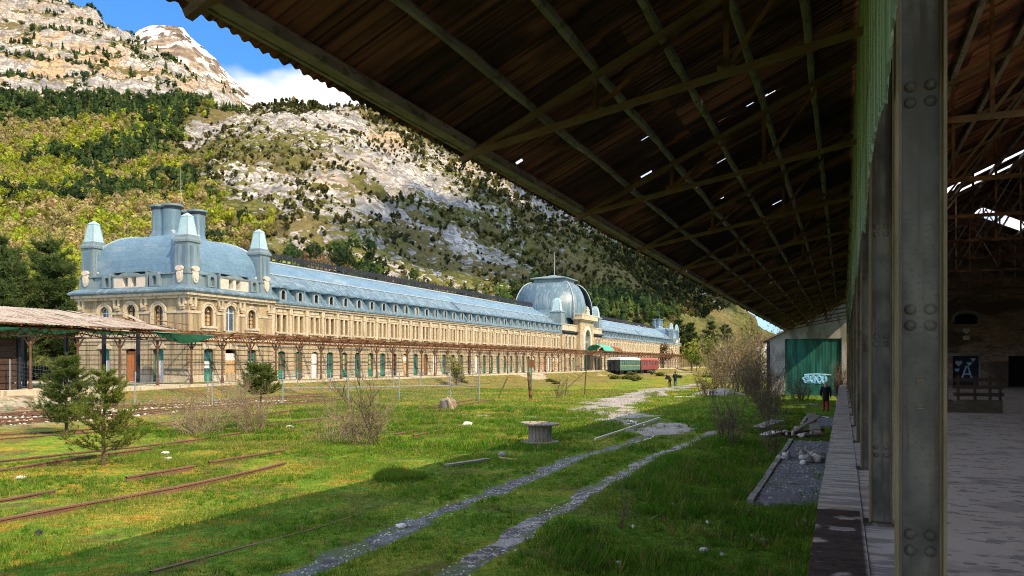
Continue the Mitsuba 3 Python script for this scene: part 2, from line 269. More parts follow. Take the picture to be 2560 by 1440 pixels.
# limestone ledges: steps in height along tilted strata
def terrace(z, step, sharp):
    q = z / step; f = q - np.floor(q); return (np.floor(q) + np.clip((f - 0.5) * sharp + 0.5, 0, 1)) * step
zt = HZ + (big - 0.5) * 60 - HY * 0.06
ledge = terrace(zt, 27, 2.6) - zt
HZ = HZ + high * ledge * 0.8 + (1 - left) * (terrace(zt, 17, 2.2) - zt) * 0.45 * np.clip((HZ - 20) / 30, 0, 1)
amp = np.clip((HZ - 5) / 60, 0, 1)
HZ = HZ + amp * ((meshkit.fbm(Q * 0.02, 5, 31) - 0.5) * 16 * (0.35 + 0.65 * (1 - left)) + (meshkit.fbm(Q * 0.11, 4, 32) - 0.5) * 6.5 * (1 - 0.5 * left * (1 - above)) + (meshkit.fbm(Q * 0.4, 3, 33) - 0.5) * 2.6 * (1 - left * (1 - above)))
rdg = 1 - np.abs(2 * meshkit.fbm(Q * 0.045 * [1, 1, 0.6], 4, 36) - 1); rdg2 = 1 - np.abs(2 * meshkit.fbm(Q * 0.15, 3, 37) - 1)
HZ = HZ + amp * (1 - left * (1 - above)) * ((rdg - 0.75) * 14 + (rdg2 - 0.75) * 5)
HZ = HZ - clf * 3 + amp * (1 - left) * (7 - 15 * np.clip((-325 - HX) / 50, 0, 1)) - 12 * amp * left * above
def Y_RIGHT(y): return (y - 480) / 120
fq = zt / 27 - np.floor(zt / 27)
cliff_band = np.clip(1 - np.abs(fq - 0.5) / 0.24, 0, 1)
veg = (1 - left) * (0.585 + 0.16 * np.clip((HY - 250) / 120, 0, 1) * np.clip((125 - HZ) / 40, 0, 1) + (big - 0.5) * 1.35 - clf * 0.50 + 0.26 * np.clip((Y_RIGHT(HY)), 0, 1)) + left * (1 - above) * 1.25 + high * (0.62 - 0.75 * cliff_band + (med - 0.5) * 0.5)  # extra green to the right also deepens the shade there
low = (1 - left) * np.clip((34 + (med - 0.5) * 40 - HZ) / 14, 0, 1)
veg = np.clip(veg + low * 0.6, -0.2, 1.3)
wrm = np.clip(wrm + high * 0.36 + (meshkit.fbm(Q * 0.013, 3, 44) - 0.62) * 0.8, 0, 1)
HZ = np.where(HX > -74, -4, HZ)
nu, nd = HX.shape; i, j = np.meshgrid(np.arange(nu - 1), np.arange(nd - 1), indexing='ij'); k = (i * nd + j).ravel()
f = np.vstack([np.c_[k, k + nd, k + nd + 1], np.c_[k, k + nd + 1, k + 1]])
keep = (HX.ravel()[f] < -66).any(1)
f = f[keep]
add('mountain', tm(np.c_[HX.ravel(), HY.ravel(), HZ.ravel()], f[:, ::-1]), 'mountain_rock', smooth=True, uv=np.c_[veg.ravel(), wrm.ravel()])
struct('mountain', 'steep valley side of pale limestone, scrub and forest above the station')
hz_at = RegularGridInterpolator((TU, np.log(TD)), HZ, bounds_error=False, fill_value=None)
sd_at = RegularGridInterpolator((TU, np.log(TD)), np.stack([SD, veg, above, low, clf], -1), bounds_error=False, fill_value=None)

# the snowy peak behind
PU = np.linspace(-0.56, -0.2, 220); PT = np.linspace(0, 1, 90)
sky_u = np.array([-0.56, -0.49, -0.462, -0.456, -0.443, -0.425, -0.407, -0.395, -0.381, -0.364, -0.35, -0.338, -0.325, -0.313, -0.284, -0.262, -0.2])
sky_v = np.array([0.34, 0.385, 0.404, 0.409, 0.414, 0.4145, 0.412, 0.401, 0.389, 0.374, 0.357, 0.347, 0.334, 0.3265, 0.3235, 0.3205, 0.30])
A, B = np.meshgrid(PU, PT, indexing='ij')
crest = np.interp(A, sky_u, sky_v) * 1812
PD_ = 1500 + 400 * B + 500 * np.clip(B - 0.8, 0, 1)
PX, PY = PD_ * (-SN + A * CS), PD_ * (CS + A * SN)
PZ = EYE + crest * (0.62 + 0.38 * np.clip(B / 0.8, 0, 1) ** 0.8) * np.where(B > 0.8, 1 + (B - 0.8) * 0.2, 1)
Qp = np.stack([PX, PY, PZ], -1)
PZ = PZ + (meshkit.fbm(Qp * 0.012, 5, 3) - 0.5) * 60 * np.clip((0.82 - B) * 4, 0.12, 1) + (meshkit.fbm(Qp * 0.05, 4, 4) - 0.5) * 14
snow = np.clip(0.40 + 0.35 * np.clip((B - 0.62) / 0.2, 0, 1) + 0.4 * np.clip((A + 0.335) / 0.03, 0, 1) + 0.35 * np.clip((-0.448 - A) / 0.02, 0, 1), 0, 1)
nu, nd = A.shape; i, j = np.meshgrid(np.arange(nu - 1), np.arange(nd - 1), indexing='ij'); k = (i * nd + j).ravel()
add('mountain', tm(Qp.reshape(-1, 3) * 0 + np.c_[PX.ravel(), PY.ravel(), PZ.ravel()], np.vstack([np.c_[k, k + nd + 1, k + nd], np.c_[k, k + 1, k + nd + 1]])), 'peak_rock', smooth=True, uv=np.c_[snow.ravel(), snow.ravel()])
struct('mountain_001', 'distant brown rocky peak streaked with snow')

# ---------------------------------------------------------------- trees and scrub that cover the mountains
def proto_conifer(rng, layers=4, n=7):
    ms = []
    for l in range(layers):
        z0, z1 = 0.10 + 0.20 * l, 0.46 + 0.185 * l; r = 0.235 * (1 - l / (layers + 0.5)) + 0.03
        a = np.arange(n) * 2 * np.pi / n + rng.uniform(0, 6); rr = r * rng.uniform(0.6, 1.25, n); zz = z0 + rng.uniform(-0.05, 0.05, n)
        v = np.vstack([np.c_[rr * np.cos(a), rr * np.sin(a), zz], [[0, 0, min(z1, 1.0)]], [[0, 0, z0 + 0.08]]]); q = np.arange(n); q2 = (q + 1) % n
        ms.append(tm(v, np.vstack([np.c_[q, q2, q * 0 + n], np.c_[q2, q, q * 0 + n + 1]])))
    return cat(*ms)
def proto_leafy(rng, blobs=7, quads=22, spread=0.34, size=0.15, zc=0.58, zr=0.34):
    """a crown of small leaf-spray faces gathered in clumps"""
    vs, fs = [], []
    cs = rng.normal(size=(blobs, 3)); cs = cs / np.linalg.norm(cs, axis=1, keepdims=True) * rng.uniform(0.3, 1, (blobs, 1)) * [spread, spread, zr] + [0, 0, zc]
    for c in cs:
        r = rng.uniform(0.15, 0.24)
        d = rng.normal(size=(quads, 3)); d /= np.linalg.norm(d, axis=1, keepdims=True); p = c + d * r * rng.uniform(0.6, 1.05, (quads, 1))
        t = np.cross(d, rng.normal(size=(quads, 3))); t /= np.linalg.norm(t, axis=1, keepdims=True); b = np.cross(d, t) + d * rng.uniform(-0.5, 0.5, (quads, 1))
        s = size * rng.uniform(0.5, 1.1, (quads, 1)) * 0.55; o = len(np.vstack(vs)) if vs else 0
        vs.append(np.stack([p - t * s - b * s * 0.6, p + t * s - b * s * 0.6, p + b * s], 1).reshape(-1, 3)); fs.append(np.arange(quads * 3).reshape(-1, 3) + o)
    return tm(np.vstack(vs), np.vstack(fs))
def proto_clump(rng, k=1):
    return cat(*[tm(np.array(ICO.vertices) * rng.uniform(0.55, 1.2, (12, 1)) * rng.uniform(0.35, 0.6, 3) + np.r_[rng.uniform(-0.3, 0.3, 2), 0.3], ICO.faces) for _ in range(k)])
def scatter(items, rng):
    """items: list of (proto, loc, scale xyz, rot, colour) -> one mesh with vertex colours"""
    V, Fc, Co, o = [], [], [], 0
    for m, loc, s, r, c in items:
        v = np.asarray(m.vertices); cr, sr = math.cos(r), math.sin(r)
        w = np.c_[(v[:, 0] * cr - v[:, 1] * sr) * s[0] + loc[0], (v[:, 0] * sr + v[:, 1] * cr) * s[0] + loc[1], v[:, 2] * s[1] + loc[2]]
        V.append(w); Fc.append(m.faces + o); o += len(w)
        Co.append(np.clip(np.asarray(c) * np.repeat(rng.uniform(0.75, 1.25, (len(w) // 3 + 1, 1)), 3, 0)[:len(w)], 0, 1))
    return tm(np.vstack(V), np.vstack(Fc)), np.vstack(Co)
rng = np.random.default_rng(5)
CON = [proto_conifer(rng) for _ in range(5)]; LEAF = [proto_leafy(rng, 6, 18, size=0.16) for _ in range(6)]; LEAFH = [proto_leafy(rng, 9, 30, size=0.115) for _ in range(5)]; LEAFL = [proto_leafy(rng, 5, 11, size=0.22) for _ in range(5)]; CLU = [proto_clump(rng, 1) for _ in range(8)]
DARK, YEL, TAN, OLI, MID = (0.045, 0.080, 0.034), (0.38, 0.44, 0.05), (0.47, 0.385, 0.18), (0.29, 0.29, 0.07), (0.105, 0.155, 0.045)
CLL = [proto_leafy(rng, 3, 10, 0.34, 0.36, 0.42, 0.26) for _ in range(6)]
fo, sc = [], []
N = 34000
u = rng.uniform(-0.72, 0.33, N); dd = np.sqrt(rng.uniform(92 ** 2, 980 ** 2, N))
X, Y = dd * (-SN + u * CS), dd * (CS + u * SN)
hz = hz_at(np.c_[u, np.log(dd)]); ex = sd_at(np.c_[u, np.log(dd)]); q = np.stack([X, Y, hz * 0], -1)
sp1, sp2, sp3 = meshkit.fbm(q * 0.011, 3, 51), meshkit.fbm(q * 0.03, 3, 52), meshkit.fbm(q * 0.02 + 40, 3, 53)
r01 = rng.uniform(0, 1, (N, 4))
for n in range(N):
    if X[n] > -86: continue
    s_, vg, ab, lo, cl = ex[n]
    D_ = dd[n]
    if s_ > 0:                                             # left mountain
        if ab > 0.5:
            if not (r01[n, 0] < 0.5 and sp2[n] > 0.56 and vg > 0.25) and r01[n, 0] > 0.03: continue
            kind = 'con'
        else:
            belt = np.clip((hz[n] - 120) / 45, 0, 1) * 0.9
            pd = 0.0 + 0.8 * belt + 3.0 * (sp1[n] - 0.535) + 0.25 * np.clip((40 - hz[n]) / 30, 0, 1)
            if Y[n] < 235 and hz[n] > 45: pd += 0.35
            kind = 'con' if r01[n, 0] < pd else ('tan' if sp3[n] + (r01[n, 1] - 0.5) * 0.45 > 0.505 else 'yel')
            if D_ > 500 and r01[n, 2] < 0.25: continue
    else:
        if lo > 0.4 and HY is not None:
            kind = ('con' if r01[n, 0] < (0.30 if Y[n] < 300 else 0.85) else 'bro')
            if r01[n, 2] < 0.15: continue
        else:
            continue
    h = {'con': rng.uniform(6.5, 11), 'tan': rng.uniform(5.5, 8.5), 'yel': rng.uniform(5.5, 9), 'bro': rng.uniform(3, 6.5)}[kind] * (0.8 if ab > 0.5 else 1) * (1.0 if D_ > 200 else 0.9)
    c = {'con': DARK if r01[n, 3] < 0.6 else MID, 'tan': TAN if r01[n, 3] < 0.75 else OLI, 'yel': YEL if r01[n, 3] < 0.7 else OLI, 'bro': (0.26, 0.185, 0.10) if r01[n, 3] < 0.7 else OLI}[kind]
    c = np.array(c) * rng.uniform(0.8, 1.2) * rng.uniform(0.92, 1.08, 3)
    if kind == 'con' and r01[n, 1] < 0.5 and D_ > 330: m, w = CON[n % 5], h * rng.uniform(0.75, 1.1)
    else: m, w = (LEAFH[n % 5] if D_ < 240 else LEAF[n % 6] if D_ < 420 else LEAFL[n % 5]), h * rng.uniform(0.75, 1.1)
    fo.append((m, (X[n], Y[n], hz[n] - 0.4), (w, h), rng.uniform(0, 6.28), c))
m_, c_ = scatter(fo, rng); add('forest', m_, 'thin_leaf', color=c_); stuff('forest', 'mixed spring forest of dark pines and yellow green beeches on the slopes')
N = 46000
u = rng.uniform(-0.50, 0.33, N); dd = np.sqrt(rng.uniform(150 ** 2, 760 ** 2, N)); X, Y = dd * (-SN + u * CS), dd * (CS + u * SN)
hz = hz_at(np.c_[u, np.log(dd)]); ex = sd_at(np.c_[u, np.log(dd)]); q = np.stack([X, Y, hz], -1); sp = meshkit.fbm(q * 0.03, 4, 61)
for n in range(N):
    if X[n] > -90 or hz[n] < 8: continue
    s_, vg, ab, lo, cl = ex[n]
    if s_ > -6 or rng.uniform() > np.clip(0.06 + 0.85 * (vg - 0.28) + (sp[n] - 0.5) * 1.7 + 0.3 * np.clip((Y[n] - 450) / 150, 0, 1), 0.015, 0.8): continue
    far_right_shade = np.clip((Y[n] - 450) / 150, 0, 1)
    w = 1.0 + 3.0 * rng.uniform() ** 2.2 + 0.8 * (sp[n] > 0.55) ; w = w * (1 + 0.8 * far_right_shade)
    c = np.array((0.055, 0.064, 0.028)) * (1 - 0.4 * far_right_shade) if rng.uniform() < 0.55 + 0.25 * far_right_shade else np.array((0.14, 0.125, 0.04))  # scrub colour darkened toward the right to deepen the cloud shade
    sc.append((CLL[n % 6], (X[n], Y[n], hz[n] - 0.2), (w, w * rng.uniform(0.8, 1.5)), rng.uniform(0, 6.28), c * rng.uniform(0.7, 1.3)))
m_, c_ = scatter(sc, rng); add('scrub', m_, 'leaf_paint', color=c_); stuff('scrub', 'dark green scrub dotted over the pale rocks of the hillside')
print('forest', len(fo), 'scrub', len(sc))

# ---------------------------------------------------------------- the cloud whose shadow lies on the lower right of the mountain
E1 = np.array([-SUN[1], SUN[0], 0]); E1 = E1 / np.linalg.norm(E1); E1 = E1 if E1[1] > 0 else -E1
E2 = np.cross(SUN, E1); E2 = E2 if E2[2] > 0 else -E2
shade_poly = sg.Polygon([(120, 165), (250, 172), (400, 215), (650, 285), (720, 420), (560, 470), (400, 385), (300, 320), (200, 255), (140, 225)]).buffer(-22)
rc = np.random.default_rng(8); puffs = []
while len(puffs) < 150:
    a_, b_ = rc.uniform(120, 720), rc.uniform(150, 480)
    if not shade_poly.contains(sg.Point(a_, b_)): continue
    c0 = E1 * a_ + E2 * b_ + SUN * (1500 + rc.uniform(-60, 60)); puffs.append(tm(np.array(ICO1.vertices) * rc.uniform(0.85, 1.15, (len(ICO1.vertices), 1)) * rc.uniform(20, 36) + c0, ICO1.faces))
scene['cloud_white'] = {'type': 'diffuse', 'reflectance': rgb(0.85, 0.85, 0.86)}
add('cloud', cat(*puffs), 'cloud_white', smooth=True); stuff('cloud', 'white cumulus cloud high over the valley')

# ---------------------------------------------------------------- materials of the buildings
def streaks(p, s=1.0): return fbm((p.x + p.y) * 3.0 * s, p.z * 0.35 * s, (p.x - p.y) * 3.0 * s, 3)
def stone_col(p, n, uv):
    blk = cell_rand(dr.floor((p.x + p.y) / 0.9 + dr.floor(p.z / 0.42) * 0.5), dr.floor(p.z / 0.42), 3.0)
    f = fbm(p.x * 2.2, p.y * 2.2, p.z * 2.2, 4)
    c = mix((0.38, 0.315, 0.205), (0.52, 0.45, 0.315), f * 0.8 + blk * 0.25)
    c = mix(c, (0.20, 0.155, 0.10), smoothstep(0.46, 0.70, streaks(p)) * 0.75)
    c = mix(c, (0.62, 0.55, 0.44), smoothstep(0.62, 0.72, fbm(p.x * 0.5, p.y * 0.5, p.z * 1.1, 3)) * smoothstep(3.0, 1.6, p.z) * 0.8)
    return c
mat('joint_mortar', lambda p, n, uv: mix((0.10, 0.082, 0.058), (0.24, 0.20, 0.145), fbm(p.x * 2, p.y * 2, p.z * 2, 3)), rough=0.95)
mat('stone_wall', stone_col, rough=0.9, spec=0.1, bump=lambda p, n, uv: fbm(p.x * 6, p.y * 6, p.z * 6, 3), bscale=0.02)
def render_col(p, n, uv):
    f = fbm(p.x * 0.9, p.y * 0.9, p.z * 1.3, 4)
    c = mix((0.37, 0.295, 0.17), (0.54, 0.445, 0.275), f)
    return mix(c, (0.21, 0.17, 0.115), smoothstep(0.42, 0.68, streaks(p, 0.8)) * 0.75)
mat('render_wall', render_col, rough=0.95, spec=0.05, bump=lambda p, n, uv: fbm(p.x * 9, p.y * 9, p.z * 9, 2), bscale=0.012)
def trim_col(p, n, uv):
    c = mix((0.52, 0.445, 0.31), (0.66, 0.585, 0.445), fbm(p.x * 1.7, p.y * 1.7, p.z * 1.7, 3))
    return mix(c, (0.27, 0.22, 0.155), smoothstep(0.54, 0.74, streaks(p)) * 0.7)
mat('stone_trim', trim_col, rough=0.9, spec=0.1)
def slate_col(p, n, uv):
    r = dr.floor(p.z / 0.2); s = cell_rand(dr.floor((p.x + p.y) / 0.26 + r * 0.5), r, 1.0)
    f = fbm(p.x * 0.7, p.y * 0.7, p.z * 0.9, 4)
    c = mix((0.085, 0.175, 0.265), (0.185, 0.315, 0.425), f * 0.75 + s * 0.35)
    e = p.z / 0.2 - r
    c = c * (1 - 0.35 * smoothstep(0.84, 0.95, e))
    return mix(c, (0.36, 0.43, 0.47), smoothstep(0.58, 0.75, fbm(p.x * 0.25 + 3, p.y * 0.25, p.z * 0.8, 4)) * 0.4)
mat('slate', slate_col, rough=0.5, spec=0.5)
def zinc_col(p, n, uv):
    f = fbm(p.x * 0.5, p.y * 0.5, p.z * 0.6, 4)
    c = mix((0.075, 0.145, 0.205), (0.155, 0.26, 0.33), f)
    c = mix(c, (0.33, 0.40, 0.43), smoothstep(0.50, 0.70, streaks(p, 0.7)) * 0.55)
    return c
mat('zinc', zinc_col, rough=0.42, spec=0.6, metal=0.1)
def zincg_col(p, n, uv):
    c = mix((0.145, 0.215, 0.255), (0.23, 0.31, 0.335), fbm(p.x * 0.8, p.y * 0.8, p.z * 1.2, 4))
    return mix(c, (0.30, 0.36, 0.34), smoothstep(0.5, 0.72, streaks(p)) * 0.5)
mat('zinc_dark', zincg_col, rough=0.5, spec=0.5, metal=0.1)
mat('zinc_seam', (0.42, 0.50, 0.55), rough=0.45, spec=0.5)
mat('pale_panel', lambda p, n, uv: mix((0.33, 0.54, 0.60), (0.48, 0.67, 0.72), fbm(p.x * 1.5, p.y * 1.5, p.z * 1.5, 3)), rough=0.25, spec=0.6)
mat('cartouche_stone', lambda p, n, uv: mix((0.58, 0.50, 0.40), (0.74, 0.68, 0.58), fbm(p.x * 3, p.y * 3, p.z * 3, 3)), rough=0.9)
mat('iron_dark', lambda p, n, uv: mix((0.012, 0.016, 0.028), (0.035, 0.036, 0.045), fbm(p.x * 4, p.y * 4, p.z * 4, 3)), rough=0.6, spec=0.3)
def rust_col(p, n, uv):
    f = fbm(p.x * 3.5, p.y * 3.5, p.z * 3.5, 4)
    c = mix((0.075, 0.038, 0.022), (0.245, 0.115, 0.052), smoothstep(0.3, 0.7, f))
    return mix(c, (0.27, 0.20, 0.13), smoothstep(0.60, 0.72, fbm(p.x * 1.1 + 7, p.y * 1.1, p.z * 1.1, 3)) * 0.55)
mat('rust', rust_col, rough=0.85, spec=0.2)
def paint(name, c0, c1, rough=0.7):
    mat(name, lambda p, n, uv: mix(mix(c0, c1, fbm(p.x * 2.4, p.y * 2.4, p.z * 2.4, 4)), tuple(0.45 * q for q in c0), smoothstep(0.55, 0.75, streaks(p, 1.6)) * 0.5), rough=rough, spec=0.25)
paint('green_door', (0.025, 0.16, 0.115), (0.055, 0.27, 0.20), 0.6)
paint('orange_board', (0.40, 0.145, 0.050), (0.56, 0.23, 0.085))
paint('tan_board', (0.50, 0.32, 0.15), (0.62, 0.43, 0.22))
paint('brown_board', (0.17, 0.085, 0.035), (0.30, 0.16, 0.07))
paint('white_board', (0.66, 0.66, 0.64), (0.82, 0.82, 0.81))
paint('beige_board', (0.33, 0.25, 0.135), (0.47, 0.37, 0.21))
mat('window_glass', lambda p, n, uv: mix((0.035, 0.05, 0.075), (0.10, 0.14, 0.20), fbm(p.x * 0.8, p.y * 0.8, p.z * 0.6, 3)), rough=0.08, spec=0.8)
mat('dark_inside', (0.02, 0.018, 0.016), rough=0.9, spec=0.1)
mat('window_frame', (0.55, 0.66, 0.70), rough=0.6)
def conc_col(p, n, uv):
    f = fbm(p.x * 1.5, p.y * 1.5, p.z * 1.5, 4); g = fbm(p.x * 14, p.y * 14, p.z * 14, 2)
    c = mix((0.23, 0.215, 0.20), (0.42, 0.40, 0.375), f * 0.75 + g * 0.25)
    return mix(c, (0.12, 0.105, 0.09), smoothstep(0.60, 0.72, fbm(p.x * 0.9 + 5, p.y * 4.0, 2.0, 4)) * 0.6)
mat('concrete', conc_col, rough=0.85, spec=0.2, bump=lambda p, n, uv: fbm(p.x * 18, p.y * 18, p.z * 18, 3), bscale=0.012)

# ---------------------------------------------------------------- the station
XF, Y0, Y1 = -55.8, 58.3, 301.7       # facade plane, near end, far end
YC = (Y0 + Y1) / 2
PZ0, GUT = 1.1, 9.3                    # platform level, wing gutter
ST = thing('station_building', 'very long ornate stone station with blue zinc and slate roofs', 'station')
P_ = lambda k: ST + '__' + k
FX = (0.0, 1.0, 0.0)                   # facade frame: along +Y, up, out = +X
WBAYS = 32; PAVD, PAVW = 13.8, 12.0
wy0, wy1 = Y0 + PAVW, 164.9            # left wing
pitch = (wy1 - wy0) / WBAYS
rs = np.random.default_rng(17)
near_courses, far_courses = [], []
def scourses(poly, o, a, z0, z1, name, depth=0.08, hgt=0.46):
    z = z0; k = 0
    while z < z1 - 0.1:
        st = poly.intersection(rect(-1000, 1000, z + 0.035, min(z + hgt, z1) - 0.035))
        for g in getattr(st, 'geoms', [st]):
            if g.is_empty or g.area < 0.01: continue
            m = place(g, o, a, depth)
            if len(near_courses) < 150: near_courses.append(add(P_(name), m, 'stone_wall'))
            else: far_courses.append(m)
        z += hgt
DOORK = ['g', 'g', 'b', 'g', 'o', 'g', 'g', 'w', 'g', 'n', 'g', 'd']
def door(yc, w, z0, z1, kind, o, a, parent=None):
    """a door set back in its opening: frame, leaf halves, panes or a board"""
    o = np.array(o, float); a = np.array(a, float); n = np.cross(a, (0, 0, 1)); b = o - n * 0.24
    if kind in 'gd':
        d = add(P_('door'), cat(place(rect(yc - w / 2, yc + w / 2, z0, z0 + 0.95), b, a, 0.06), *[place(rect(q - 0.055, q + 0.055, z0 + 0.95, z1), b, a, 0.07) for q in (yc - w / 2 + 0.055, yc, yc + w / 2 - 0.055)],
                place(rect(yc - w / 2, yc + w / 2, z1 - 0.75, z1 - 0.66), b, a, 0.09), place(rect(yc - w / 2, yc + w / 2, z1 - 0.1, z1), b, a, 0.08)), 'green_door' if kind == 'g' else 'iron_dark')
        add(d + '__pane', place(rect(yc - w / 2, yc + w / 2, z0 + 0.95, z1 - 0.1), b - n * 0.03, a, 0.03), ('brown_board', 'window_glass', 'tan_board')[int(rs.integers(3))])
    else:
        m = {'b': 'tan_board', 'o': 'orange_board', 'w': 'white_board', 'n': 'brown_board'}[kind]
        d = add(P_('door'), place(rect(yc - w / 2, yc + w / 2, z0, z1 - 0.02), b, a, 0.08), m)
        if kind in 'bw': add(d + '__panel', place(rect(yc - w / 2 + 0.03, yc + w / 2 - 0.03, z1 - 0.85, z1 - 0.3), b + n * 0.085, a, 0.02), 'white_board')
# --- wings
def wing(ya, yb, nb, fine):
    pt = (yb - ya) / nb; cs = [ya + (q + 0.5) * pt for q in range(nb)]
    o = (XF, 0, 0)
    doors = [rect(c - 0.62, c + 0.62, PZ0, 3.75).union(arch(c, 1.24, 3.6, 3.8, 0.28, 8)) for c in cs]
    slits = [rect(c + s * 0.52 - 0.27, c + s * 0.52 + 0.27, 6.2, 7.95) for c in cs for s in (-1, 1)]
    hole = sg.MultiPolygon([]).union(trimesh.path.polygons.unary_union(doors + slits)) if False else None
    from shapely.ops import unary_union
    hole = unary_union(doors + slits)
    seg = 4
    for q in range(0, nb, seg):
        y_a, y_b = ya + q * pt, ya + min(q + seg, nb) * pt
        wl = rect(y_a, y_b, 0.2, 5.35).difference(hole); add(P_('wall'), place(wl, (XF - 0.5, 0, 0), FX, 0.5), 'joint_mortar')
        wu = rect(y_a, y_b, 5.35, GUT - 0.35).difference(hole); add(P_('wall'), place(wu, (XF - 0.5, 0, 0), FX, 0.47), 'render_wall')
        scourses(rect(y_a + 0.012, y_b - 0.012, PZ0, 4.9).difference(unary_union(doors)).difference(unary_union([d.buffer(0.02) for d in doors])), o, FX, PZ0 + 0.5, 4.9, 'stone_course')
    add(P_('plinth'), place(rect(ya, yb, PZ0 - 0.1, PZ0 + 0.49).difference(unary_union(doors)), o, FX, 0.09), 'stone_trim')
    add(P_('string_course'), box(XF, XF + 0.16, ya, yb, 4.9, 5.16), 'stone_trim')
    add(P_('string_course'), box(XF - 0.03, XF + 0.22, ya, yb, 5.36, 5.52), 'stone_trim')
    add(P_('cornice'), cat(box(XF - 0.05, XF + 0.22, ya, yb, GUT - 0.62, GUT - 0.36), box(XF - 0.05, XF + 0.42, ya, yb, GUT - 0.357, GUT - 0.16)), 'stone_trim')
    add(P_('gutter'), cat(box(XF - 0.3, XF + 0.58, ya, yb, GUT - 0.157, GUT + 0.02)), 'zinc')
    for q, c in enumerate(cs):
        y_l = ya + q * pt
        pil = add(P_('pilaster'), cat(box(XF - 0.02, XF + 0.13, y_l - 0.2, y_l + 0.2, 5.53, 8.05), box(XF - 0.02, XF + 0.2, y_l - 0.26, y_l + 0.26, 8.053, 8.66)), 'stone_trim')
        for s in (-1, 1):
            yc = c + s * 0.52
            w = add(P_('window'), box(XF - 0.48, XF - 0.42, yc - 0.27, yc + 0.27, 6.2, 7.95), ('beige_board', 'beige_board', 'beige_board', 'dark_inside', 'brown_board', 'window_glass')[int(rs.integers(6))])
            if fine: add(w + '__sash', cat(box(XF - 0.418, XF - 0.39, yc - 0.03, yc + 0.03, 6.2, 7.95), box(XF - 0.418, XF - 0.395, yc - 0.27, yc + 0.27, 7.3, 7.36)), 'brown_board')
        add(P_('window_surround'), cat(box(XF - 0.025, XF + 0.07, c - 0.17, c + 0.17, 6.15, 8.0), box(XF - 0.025, XF + 0.07, c - 1.0, c - 0.83, 6.15, 8.0), box(XF - 0.025, XF + 0.07, c + 0.83, c + 1.0, 6.15, 8.0), box(XF - 0.025, XF + 0.1, c - 1.04, c + 1.04, 8.003, 8.2)), 'stone_trim')
        add(P_('sill'), cat(box(XF - 0.025, XF + 0.24, c - 1.1, c + 1.1, 5.98, 6.145), box(XF - 0.025, XF + 0.14, c - 0.95, c - 0.7, 5.72, 5.977), box(XF - 0.025, XF + 0.14, c + 0.7, c + 0.95, 5.72, 5.977)), 'stone_trim')
        add(P_('wall_panel'), box(XF - 0.025, XF + 0.04, c - 0.85, c + 0.85, 8.28, 8.62), 'stone_trim')
        door(c, 1.24, PZ0, 3.95, DOORK[int(rs.integers(len(DOORK)))], o, FX)
        # dormer: front with arched opening, cheeks and a little roof
        zb, xb = GUT + 0.10, XF + 0.24
        fr = rect(c - 0.66, c + 0.66, zb, zb + 1.42).difference(arch(c, 0.70, zb + 0.2, zb + 0.86, None, 8))
        d = add(P_('dormer'), cat(place(fr, (xb - 0.12, 0, 0), FX, 0.12), box(xb - 2.0, xb - 0.121, c - 0.62, c - 0.56, zb, zb + 1.42), box(xb - 2.0, xb - 0.121, c + 0.56, c + 0.62, zb, zb + 1.42)), 'zinc_dark')
        rf = sg.Polygon([(c - 1.0, zb + 1.42), (c + 1.0, zb + 1.42), (c + 1.0, zb + 1.5), (c + 0.5, zb + 1.6), (c, zb + 1.78), (c - 0.5, zb + 1.6), (c - 1.0, zb + 1.5)])
        add(d + '__roof', place(rf, (xb - 2.6, 0, 0), FX, 2.95), 'zinc')
        if fine: add(d + '__surround', place(arch(c, 0.94, zb + 0.16, zb + 0.86, None, 8).difference(arch(c, 0.70, zb + 0.1, zb + 0.86, None, 8)), (xb + 0.001, 0, 0), FX, 0.05), 'zinc_seam')
        add(d + '__pane', box(xb - 0.2, xb - 0.17, c - 0.36, c + 0.36, zb + 0.18, zb + 1.24), 'dark_inside' if rs.uniform() < 0.85 else 'beige_board')
    # roof: steep zinc foot, panelled band, slate slope, cresting
    prof = [(XF + 0.3, GUT + 0.02), (XF - 0.75, GUT + 1.75), (XF - 2.4, 12.55), (XF - 2.45, 12.62), (XF - 6.3, 14.55)]
    def strip(a, b): return tm([[a[0], ya, a[1]], [a[0], yb, a[1]], [b[0], yb, b[1]], [b[0], ya, b[1]], [a[0] - 0.1, ya, a[1] - 0.1], [a[0] - 0.1, yb, a[1] - 0.1], [b[0] - 0.1, yb, b[1] - 0.1], [b[0] - 0.1, ya, b[1] - 0.1]],
                               [[0, 1, 2], [0, 2, 3], [4, 6, 5], [4, 7, 6], [0, 4, 5], [0, 5, 1], [1, 5, 6], [1, 6, 2], [2, 6, 7], [2, 7, 3], [3, 7, 4], [3, 4, 0]])
    add(P_('roof_foot'), strip(prof[0], prof[1]), 'zinc'); add(P_('roof_band'), strip(prof[1], prof[2]), 'zinc')
    add(P_('roof_slope'), strip(prof[3], prof[4]), 'slate')
    back = [(XF - 6.3, 14.55), (XF - 13.2, 12.0), (XF - 13.6, 9.3)]
    add(P_('roof_slope'), cat(strip(back[0], back[1]), strip(back[1], back[2])), 'slate')
    add(P_('roof_ridge'), cat(box(XF - 6.75, XF - 6.1, ya, yb, 14.5, 14.66), box(XF - 2.52, XF - 2.32, ya, yb, 12.56, 12.68)), 'zinc_seam')
    for q in range(nb + 1):
        y = ya + q * pt; add(P_('roof_seam'), beam((prof[1][0], y, prof[1][1]), (prof[2][0], y, prof[2][1] + 0.02), 0.05, 0.08), 'zinc_seam')
    add(P_('back_wall'), box(XF - 13.8, XF - 13.4, ya, yb, 0, 9.6), 'render_wall')
    cr = [box(XF - 6.47, XF - 6.43, ya, yb, z, z + 0.17) for z in (14.68, 15.12, 15.5)]
    y = ya + 0.2
